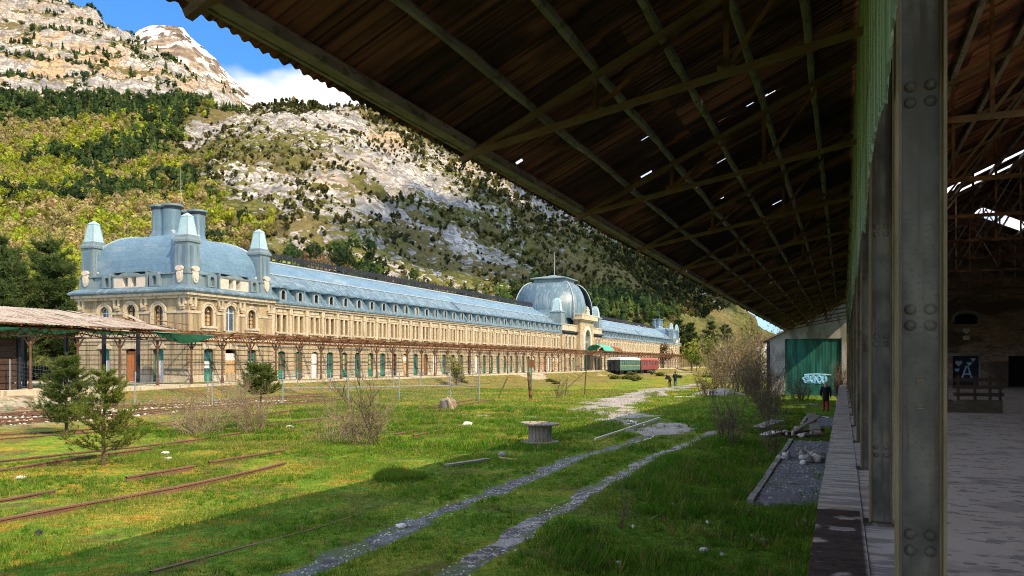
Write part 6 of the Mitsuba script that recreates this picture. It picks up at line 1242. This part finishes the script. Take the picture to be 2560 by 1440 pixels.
# ---------------------------------------------------------------- houses far right
def house(lab, x, y, w, d, h, rh, wallm, rot=0.0, nw=3):
    hk = thing('house', lab, 'house')
    def A(k, m, mt): return add(hk + '__' + k, xform(m, (x, y, 0), rot), mt)
    A('wall', place(sg.Polygon([(-w / 2, -0.5), (w / 2, -0.5), (w / 2, h), (0, h + rh), (-w / 2, h)]), (0, d / 2, 0), (1, 0, 0), d), wallm)
    for s in (-1, 1): A('roof', beam((0, 0, h + rh + 0.13), (s * (w / 2 + 0.4), 0, h - 0.4 * rh / (w / 2) + 0.13), d + 0.8, 0.18, up=(0, 0, 1)), 'roof_tile')
    for r in range(int(h // 2.8)):
        for q in range(nw):
            xx = -w / 2 + w * (q + 0.5) / nw; wn = A('window', box(xx - 0.45, xx + 0.45, -d / 2 - 0.05, -d / 2 + 0.02, 1.0 + 2.8 * r, 2.3 + 2.8 * r), 'window_glass'); 
    for r in range(int(h // 2.8)):
        for q in range(3): yy_ = -d / 2 + d * (q + 0.5) / 3; A('window', box(w / 2 - 0.02, w / 2 + 0.05, yy_ - 0.45, yy_ + 0.45, 1.0 + 2.8 * r, 2.3 + 2.8 * r), 'window_glass')
house('low white house far beyond the end of the station', -25.6, 205, 7.5, 10, 3.2, 1.6, 'house_white', 0.25)
house('narrow yellow house behind the white one', -22.0, 214, 5.0, 8, 5.7, 0.6, 'house_yellow', 0.1, 1)
house('pale house half hidden behind the brush', -13.5, 170, 8, 9, 5.8, 1.5, 'house_white', 0.2)

# ---------------------------------------------------------------- plants one can tell apart
rp = np.random.default_rng(77)
def needle_tree(h, width, rng, whorls=16, per=5, tufts=8, needles=22, nl=0.085, nw=0.012, z_lo=0.10, dens=1.0, droop=0.1, shape=0.85, top=1.0):
    """trunk, boughs and needle tufts of a pine: (wood mesh, needle mesh, needle colours 0..1)"""
    wood = [tube([(0, 0, -0.1), (0.01 * h, 0, h * 0.35), (-0.005 * h, 0.01 * h, h * 0.7), (0, 0, h * 0.97)], [0.022 * h, 0.017 * h, 0.010 * h, 0.003 * h], 7)]
    P, A_, Cc = [], [], []
    for w in range(whorls):
        f = z_lo + (0.95 - z_lo) * (w + rng.uniform(0, .8)) / whorls; z = h * f
        for b in range(per):
            if rng.uniform() > dens: continue
            a = rng.uniform(0, 6.28); L = width / 2 * (1 - f) ** shape * rng.uniform(0.55, 1.2) + 0.05 * width
            d = np.array([math.cos(a), math.sin(a), 0]); up = rng.uniform(0.1, 0.5) - droop * (1 - f)
            t = np.linspace(0, 1, 4)[:, None]; pts = np.array([0, 0, z]) + d * L * t + np.array([0, 0, 1]) * (up * L * t * 0.7 + 0.25 * L * t ** 2)
            wood.append(tube(pts, np.linspace(0.006 * h * (1.1 - f), 0.0015 * h, 4), 4, cap=False))
            for q in range(tufts):
                s = rng.uniform(0.22, 1.0); base = pts[0] + (pts[-1] - pts[0]) * s + np.array([0, 0, 0.25 * L * (s * s - s)]); sidev = np.cross(d, [0, 0, 1]) * rng.normal() * 0.20 * L * (1.15 - 0.5 * s) + np.array([0, 0, rng.normal() * 0.05 * L + 0.04 * L])
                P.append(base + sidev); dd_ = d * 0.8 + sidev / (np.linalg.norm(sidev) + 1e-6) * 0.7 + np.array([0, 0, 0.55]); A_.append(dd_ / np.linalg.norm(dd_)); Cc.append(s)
    for q in range(8): P.append([0, 0, h * rng.uniform(0.86, 1.0)]); A_.append([0, 0, 1]); Cc.append(1.0)
    P, A_, Cc = np.array(P), np.array(A_), np.array(Cc)
    k = len(P); R = rng.normal(size=(k, needles, 3)) * 0.62 + A_[:, None]; R /= np.linalg.norm(R, axis=2, keepdims=True)
    o = P[:, None] + A_[:, None] * rng.uniform(-0.6, 0.6, (k, needles, 1)) * nl; S = np.cross(R, rng.normal(size=(k, needles, 3))); S /= np.linalg.norm(S, axis=2, keepdims=True)
    ln = nl * rng.uniform(0.6, 1.2, (k, needles, 1))
    V = np.stack([o - S * nw / 2, o + S * nw / 2, o + R * ln], 2).reshape(-1, 3)
    C = np.repeat(Cc, needles * 3)
    return cat(*wood), tm(V, np.arange(len(V)).reshape(-1, 3)), C
def put_pine(name, lab, cat_, x, y, h, width, c_in, c_out, z=None, **kw):
    t = thing(name, lab, cat_); w, n, c = needle_tree(h, width, rp, **kw); z = gz(x, y) if z is None else z; r = rp.uniform(0, 6.28)
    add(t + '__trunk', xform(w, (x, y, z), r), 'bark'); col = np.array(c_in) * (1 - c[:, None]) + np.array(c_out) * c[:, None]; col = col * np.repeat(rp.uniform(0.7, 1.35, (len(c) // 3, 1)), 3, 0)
    add(t + '__crown', xform(n, (x, y, z), r), 'thin_leaf', color=np.clip(col, 0, 1))
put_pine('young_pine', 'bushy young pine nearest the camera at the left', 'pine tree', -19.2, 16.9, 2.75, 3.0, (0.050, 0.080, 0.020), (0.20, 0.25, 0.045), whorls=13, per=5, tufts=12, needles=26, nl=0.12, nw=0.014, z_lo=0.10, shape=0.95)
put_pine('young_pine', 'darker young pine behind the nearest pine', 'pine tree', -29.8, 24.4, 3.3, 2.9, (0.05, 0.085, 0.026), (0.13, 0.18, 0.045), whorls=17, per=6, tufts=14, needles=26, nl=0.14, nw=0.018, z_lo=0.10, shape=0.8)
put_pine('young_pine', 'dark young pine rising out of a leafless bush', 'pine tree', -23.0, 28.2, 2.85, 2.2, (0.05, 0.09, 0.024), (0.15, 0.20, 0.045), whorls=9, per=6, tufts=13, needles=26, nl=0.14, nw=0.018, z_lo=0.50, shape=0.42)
for (x, y, h, w, lab) in ((-92, 62, 15, 10, 'leftmost tall dark pine behind the canopy roof'), (-86, 63.5, 13, 9, 'tall dark pine second from the left edge'), (-91, 72, 16.5, 10, 'tallest dark pine left of the station'), (-83.5, 67, 14, 8.5, 'dark pine close to the station corner turret'), (-99, 72, 16, 10, 'dark pine at the back of the left group'), (-80, 58, 10, 8, 'shorter dark pine beside the station gutter'), (-84, 54, 11, 8, 'dark pine low behind the tan sheet roof')):
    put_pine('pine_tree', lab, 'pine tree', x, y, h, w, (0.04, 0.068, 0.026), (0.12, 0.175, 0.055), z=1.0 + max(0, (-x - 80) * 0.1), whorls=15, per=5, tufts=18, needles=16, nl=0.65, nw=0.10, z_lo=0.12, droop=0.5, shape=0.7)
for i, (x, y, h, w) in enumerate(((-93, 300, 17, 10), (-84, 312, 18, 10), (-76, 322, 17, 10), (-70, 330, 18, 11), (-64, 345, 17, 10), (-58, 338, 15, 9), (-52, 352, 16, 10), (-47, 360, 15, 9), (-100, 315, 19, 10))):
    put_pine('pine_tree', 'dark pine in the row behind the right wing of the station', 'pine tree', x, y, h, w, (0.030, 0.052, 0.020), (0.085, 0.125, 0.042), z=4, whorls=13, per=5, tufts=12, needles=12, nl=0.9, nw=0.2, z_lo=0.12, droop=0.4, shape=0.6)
    k = [q for q in labels if q.startswith('pine_tree')][-1]; labels[k]['group'] = 'pines behind the right wing'
# leafy spring trees far right
def put_leafy(name, lab, cat_, x, y, h, w, c, z=0.0, m='leaf_paint', blobs=14, quads=60, size=0.07, group=None):
    t = thing(name, lab, cat_, group); pr = proto_leafy(rp, blobs, quads, 0.34, size, 0.60, 0.32)
    v = np.array(pr.vertices) * [w, w, h] + [x, y, z]; col = np.array(c) * np.repeat(rp.uniform(0.65, 1.4, (len(v) // 3, 1)), 3, 0)
    add(t + '__trunk', cat(tube([(x, y, z - 0.3), (x + 0.02 * h, y, z + 0.3 * h), (x, y, z + 0.6 * h)], [0.03 * h, 0.022 * h, 0.008 * h], 6), *[tube([(x, y, z + h * rp.uniform(.25, .4)), (x + rp.normal() * w * 0.18, y + rp.normal() * w * 0.18, z + h * rp.uniform(.55, .8))], [0.012 * h, 0.003 * h], 4) for _ in range(5)]), 'bark')
    add(t + '__crown', tm(v, pr.faces), m, color=np.clip(col, 0, 1))
for (x, y, h, w, c, lab) in ((-44, 258, 10.5, 8, (0.20, 0.24, 0.035), 'bright yellow green tree right beside the far station end'), (-37.5, 262, 11, 9, (0.17, 0.22, 0.03), 'bright spring green tree above the white house'), (-33, 246, 8.0, 6, (0.40, 0.36, 0.22), 'pale blossoming tree by the white house'), (-40, 243, 6, 5.5, (0.10, 0.14, 0.03), 'mid green bush like tree before the yellow green ones'), (-29, 268, 10, 8, (0.20, 0.22, 0.05), 'light green tree behind the yellow house'), (-55, 268, 9, 8, (0.13, 0.10, 0.055), 'brownish budding tree at the far station end')):
    put_leafy('leafy_tree', lab, 'tree', x, y, h, w, c, 0.5)
for i, (x, y, s) in enumerate(((-37.2, 139, 2.0), (-34.6, 138, 2.3), (-32.0, 134, 2.0), (-47.0, 98, 1.5), (-40.0, 114, 1.4), (-36.5, 172, 2.4), (-43, 176, 1.8), (-28, 150, 1.6), (-24, 160, 2.0), (-36, 104, 1.1), (-30, 124, 1.2))):
    put_leafy('low_bush', f'low dark green bush in the dry grass, {("left of three by the carriage", "middle of three by the carriage", "right of three by the carriage", "near the platform columns", "by the brown sign", "in front of the red carriage", "close before the green carriage", "near the far white house", "farthest by the houses", "before the brown sign", "between the brown sign and the carriages")[i]}', 'bush', x, y, s * 0.8, s * 1.7, (0.085, 0.105, 0.026), gz(x, y) - 0.36 * s, 'leaf_paint', 9, 60, 0.10)

def bare_bush(h, spread, rng, stems=14, kids=9, grand=5, r=0.014, lean=0.6, wob_=0.12):
    ms = []; r = r * 1.15
    def poly(p, d, L, rad, n=5):
        pts = [p]; 
        for q in range(n - 1): d = d + rng.normal(size=3) * wob_ + np.array([0, 0, 0.03]); d = d / np.linalg.norm(d); pts.append(pts[-1] + d * L / (n - 1))
        pts = np.array(pts); ms.append(tube(pts, np.linspace(rad, rad * 0.35, n), 3, cap=False)); return pts
    for s in range(stems):
        a = rng.uniform(0, 6.28); b = np.array([math.cos(a), math.sin(a), 0]) * spread * rng.uniform(0, 0.22); d = np.array([math.cos(a) * rng.uniform(0, lean), math.sin(a) * rng.uniform(0, lean), 1.0]); d /= np.linalg.norm(d)
        L = h * rng.uniform(0.55, 1.1); p = poly(b, d, L, r * rng.uniform(.6, 1.3), 7)
        for k in range(kids):
            i = rng.integers(1, 6); dk = (p[i + 1 if i < 6 else i] - p[i - 1]) / np.linalg.norm(p[i + 1 if i < 6 else i] - p[i - 1]) + rng.normal(size=3) * 0.55; dk /= np.linalg.norm(dk); pk = poly(p[i], dk, L * rng.uniform(.18, .42), r * 0.5, 4)
            for g in range(grand):
                i2 = rng.integers(1, 4); dg = (pk[i2] - pk[i2 - 1]) / np.linalg.norm(pk[i2] - pk[i2 - 1]) + rng.normal(size=3) * 0.6; poly(pk[i2], dg / np.linalg.norm(dg), L * rng.uniform(.07, .18), r * 0.3, 3)
    return cat(*ms)
def put_bush(lab, x, y, h, spread, m='twig_pale', name='bare_bush', cat_='bush', group=None, z=None, leaf=None, **kw):
    t = thing(name, lab, cat_, group); b = xform(bare_bush(h, spread, rp, **kw), (x, y, gz(x, y) - 0.05 if z is None else z))
    add(t + '__branch', b, m); labels[t + '__branch'] = {'kind': 'stuff'}
    if leaf:
        n, col, size = leaf; v = np.asarray(b.vertices); v = v[v[:, 2] > gz(x, y) + 0.3 * h]; p = v[rp.integers(0, len(v), n)] + rp.normal(size=(n, 3)) * 0.04
        d1 = rp.normal(size=(n, 3)) * size; d2 = rp.normal(size=(n, 3)) * size; V = np.stack([p, p + d1, p + d2], 1).reshape(-1, 3)
        k = add(t + '__bud', tm(V, np.arange(3 * n).reshape(-1, 3)), 'leaf_paint', color=np.clip(np.array(col) * np.repeat(rp.uniform(.6, 1.4, (n, 1)), 3, 0), 0, 1)); stuff(k)
put_bush('pale leafless bramble right of the nearest pine', -24.9, 26.2, 1.6, 3.8, stems=34, kids=8, grand=3, r=0.013, lean=0.9, wob_=0.2)
put_bush('pale arching stems between bramble and dark pine', -23.6, 25.6, 1.8, 3.2, stems=24, kids=7, grand=3, r=0.014, lean=1.0, wob_=0.2)
put_bush('dense leafless bush around the trunk of the dark pine', -22.5, 27.0, 2.2, 2.4, stems=28, kids=10, grand=4, r=0.012, lean=0.45)
put_bush('wide spreading leafless bush in mid meadow', -16.0, 24.8, 2.0, 2.4, stems=24, kids=10, grand=4, r=0.013, lean=0.95)
put_bush('dark leaning branched sapling in the mid meadow bush', -15.3, 24.9, 2.9, 0.5, 'twig_dark', stems=4, kids=14, grand=6, r=0.026, lean=0.9)
put_bush('thin pale sticks left of the mid meadow bush', -17.6, 25.4, 1.6, 2.4, stems=20, kids=6, grand=2, r=0.011, lean=1.1, wob_=0.2)
put_bush('yellow green budding shrub beside the platform', -44.8, 92, 3.4, 2.0, stems=18, kids=10, grand=4, r=0.03, lean=0.35, leaf=(1800, (0.22, 0.24, 0.05), 0.10))
put_bush('small bush clinging to the slim post', -21.1, 61.8, 1.9, 0.8, 'twig_dark', stems=10, kids=8, grand=3, r=0.010, z=0.0, lean=0.7)
put_bush('dark leafless sapling in the shade, taller of a pair', -4.0, 30.3, 2.1, 0.8, 'twig_dark', stems=11, kids=8, grand=3, r=0.017, lean=0.4)
put_bush('dark leafless sapling in the shade, nearer of a pair', -3.4, 28.6, 1.7, 0.7, 'twig_dark', stems=9, kids=8, grand=3, r=0.016, lean=0.4)
put_bush('slender brown sapling beside the asphalt strip', -1.9, 25.6, 2.0, 0.5, 'twig_dark', stems=8, kids=9, grand=4, r=0.015, lean=0.35)
put_bush('tangled brown sapling beyond the rubble', -3.2, 40.5, 2.6, 1.2, 'twig_dark', stems=16, kids=10, grand=4, r=0.012, lean=0.5)
put_bush('brown thicket left of the walking person', -3.6, 47, 2.4, 2.0, 'twig_dark', stems=24, kids=10, grand=4, r=0.013, lean=0.6)
put_bush('brown thicket against the grey gable wall', -5.8, 62, 3.4, 3.0, 'twig_dark', stems=30, kids=11, grand=5, r=0.016, lean=0.6)
put_bush('low brown thicket before the green sliding door', -3.0, 64, 1.9, 3.2, 'twig_dark', stems=34, kids=9, grand=4, r=0.013, lean=0.9)
put_bush('wispy dark sapling at the very bottom of the grass', -3.6, 13.6, 1.0, 0.6, 'twig_dark', stems=5, kids=6, grand=3, r=0.006, lean=0.5)
put_bush('rusty brown creeper hanging at the platform end', -0.35, 67.2, 2.6, 0.6, 'rail_rust', stems=26, kids=10, grand=4, r=0.016, lean=0.35)
for i, (x, y, h, s) in enumerate(((-9.6, 80, 6.0, 3.5), (-8.2, 76, 5.0, 3.0), (-11.5, 88, 7.0, 4.0), (-13.0, 98, 6.5, 4.0), (-9.8, 96, 8.0, 4.0), (-15.5, 112, 6.0, 4.5), (-12.0, 118, 8.5, 5.0), (-18.5, 130, 6.0, 5.0), (-8.0, 90, 7.0, 3.5), (-14.5, 140, 9.0, 5.0), (-7.2, 72, 3.6, 2.5), (-10.5, 70, 2.4, 3.0))):
    put_bush('tall brown leafless shrub of the brush beside the gable', x, y, h * 0.85, s * 0.85, 'twig_dark' if i % 3 else 'twig_pale', stems=15, kids=9, grand=3, r=0.018 + 0.0025 * h, lean=0.5, group='brush beside the gable', leaf=(500, (0.20, 0.17, 0.06), 0.07 + 0.008 * h))

# ---------------------------------------------------------------- grass
def blades(n, xr, yr, hmin, hmax, wd, rng, keepf, shade=1.0):
    x, y = rng.uniform(*xr, n), rng.uniform(*yr, n); ok = keepf(x, y, rng.uniform(0, 1, n)); x, y = x[ok], y[ok]; n = len(x)
    q = np.c_[x, y, x * 0]; cl = meshkit.fbm(q * 0.9, 3, 71); big_ = meshkit.fbm(q * 0.22, 3, 72)
    h = rng.uniform(hmin, hmax, n) * (0.45 + 1.25 * np.clip((cl - 0.3) / 0.4, 0, 1.3)); a = rng.uniform(0, 6.28, n); t = rng.uniform(0, 0.75, n)
    z = ground_z(x, y) - 0.01; s = np.c_[np.cos(a), np.sin(a), a * 0] * (wd / 2); b = rng.uniform(0, 6.28, n)
    P = np.c_[x, y, z]; tip = P + np.c_[np.cos(b) * h * t, np.sin(b) * h * t, h]
    V = np.stack([P - s, P + s, tip], 1).reshape(-1, 3)
    g0, g1, dry = np.array((0.105, 0.225, 0.022)), np.array((0.20, 0.295, 0.036)), np.array((0.44, 0.34, 0.13))
    m_ = np.clip(0.5 * cl + 0.7 * big_ - 0.15 + rng.normal(size=n) * 0.15, 0, 1)[:, None]; C = g0 * (1 - m_) + g1 * m_
    dr0 = (rng.uniform(0, 1, n) < 0.06 + 0.28 * np.clip((-x - 10) / 8, 0, 1) * np.clip((big_ - 0.42) * 6, 0, 1.3))[:, None]; C = np.where(dr0, dry, C) * rng.uniform(0.7, 1.3, (n, 1))
    return V, np.repeat(np.clip(C, 0, 1), 3, 0)
def okay(x, y, r):
    w = wob(y); d1, d2 = np.abs(x + 7.35 - w), np.abs(x + 5.05 - w)
    k = (x < -0.3) & ~((np.minimum(d1 / 0.42, d2 / 0.36) < 0.55 + 0.75 * ((r * 7.3) % 1)) & (y < 34) & (r > 0.04)) & ~((x > -1.85) & (((y > 16.9) & (y < 31)) | ((y > 38.8) & (y < 44.2))) & (r > 0.03))
    D_ = -x * SN + y * CS; u = (x * CS + y * SN) / np.maximum(D_, 1)
    k &= (D_ > 9.5) & (u > -0.66) & (u < 0.42)
    pth = np.abs(x - np.interp(y, [32.5, 38, 43.5, 49, 62, 85], [-6.7, -8.2, -11, -13.5, -16, -17.8])) < 1.5
    return k & ~(pth & (y > 33) & (r > 0.12))
def tufts(n, per, xr, yr, hmin, hmax, wd, rad, rng, keepf):
    x, y = rng.uniform(*xr, n), rng.uniform(*yr, n); ok = keepf(x, y, rng.uniform(0, 1, n)); x, y = x[ok], y[ok]; n = len(x)
    cl = meshkit.fbm(np.c_[x * 0.7, y * 0.7, x * 0 + 3], 3, 74); sel = rng.uniform(0, 1, n) < np.clip((cl - 0.36) * 4, 0.05, 1); x, y, cl = x[sel], y[sel], cl[sel]; n = len(x)
    hh = rng.uniform(hmin, hmax, n) * (0.5 + 1.4 * np.clip((cl - 0.3) * 2.5, 0, 1)); kind = rng.uniform(0, 1, n)
    z = ground_z(x, y) - 0.01; a = rng.uniform(0, 6.28, (n, per)); o = rng.uniform(0, 1, (n, per)) ** 0.5 * rad; t = o / rad * 0.8 + rng.uniform(0, 0.25, (n, per)); h = hh[:, None] * rng.uniform(0.55, 1.1, (n, per))
    P = np.stack([x[:, None] + np.cos(a) * o, y[:, None] + np.sin(a) * o, np.repeat(z[:, None], per, 1)], -1); s = np.stack([-np.sin(a), np.cos(a), a * 0], -1) * wd / 2
    tip = P + np.stack([np.cos(a) * h * t, np.sin(a) * h * t, h], -1)
    C = np.where(kind[:, None] < 0.70, np.array((0.085, 0.215, 0.020)), np.where(kind[:, None] < 0.90, np.array((0.22, 0.31, 0.035)), np.array((0.36, 0.28, 0.11))))[:, None] * rng.uniform(0.6, 1.35, (n, per, 1))
    return np.stack([P - s, P + s, tip], 2).reshape(-1, 3), np.repeat(np.clip(C, 0, 1).reshape(-1, 3), 3, 0)
rg2 = np.random.default_rng(99); GV, GC = [], []
for n, xr, yr, h0, h1, wd, kf in ((190000, (-22, -0.3), (7.5, 24), 0.03, 0.085, 0.013, okay), (110000, (-26, -0.3), (22, 42), 0.04, 0.10, 0.024, okay), (80000, (-44, -2), (36, 82), 0.06, 0.14, 0.05, okay), (16000, (-11.0, -9.6), (17.3, 18.6), 0.10, 0.26, 0.010, lambda x, y, r: okay(x, y, r) & ((x + 10.3) ** 2 + (y - 17.95) ** 2 < 0.4))):
    V, C = blades(n, xr, yr, h0, h1, wd, rg2, kf); GV.append(V); GC.append(C)
right = lambda x, y, r: okay(x, y, r) & (x - wob(y) > -4.55) & (x < -0.4)
for n, per, xr, yr, h0, h1, wd, rad, kf in ((17000, 12, (-22, -0.3), (7.5, 26), 0.03, 0.085, 0.014, 0.05, okay), (6500, 12, (-4.7, -0.4), (7.5, 36), 0.09, 0.21, 0.014, 0.08, right), (14000, 10, (-30, -2), (24, 48), 0.08, 0.18, 0.028, 0.09, okay)):
    V, C = tufts(n, per, xr, yr, h0, h1, wd, rad, rg2, kf); GV.append(V); GC.append(C)
V = np.vstack(GV); add('grass', tm(V, np.arange(len(V)).reshape(-1, 3)), 'thin_leaf', color=np.vstack(GC)); stuff('grass', 'fresh green grass with moss and dry stalks')
print('grass', len(V) // 3)
print('triangles', sum(len(meshkit.WRITTEN[d['filename']][1]) for d in scene.values() if d.get('type') == 'ply'), 'entries', len(scene))
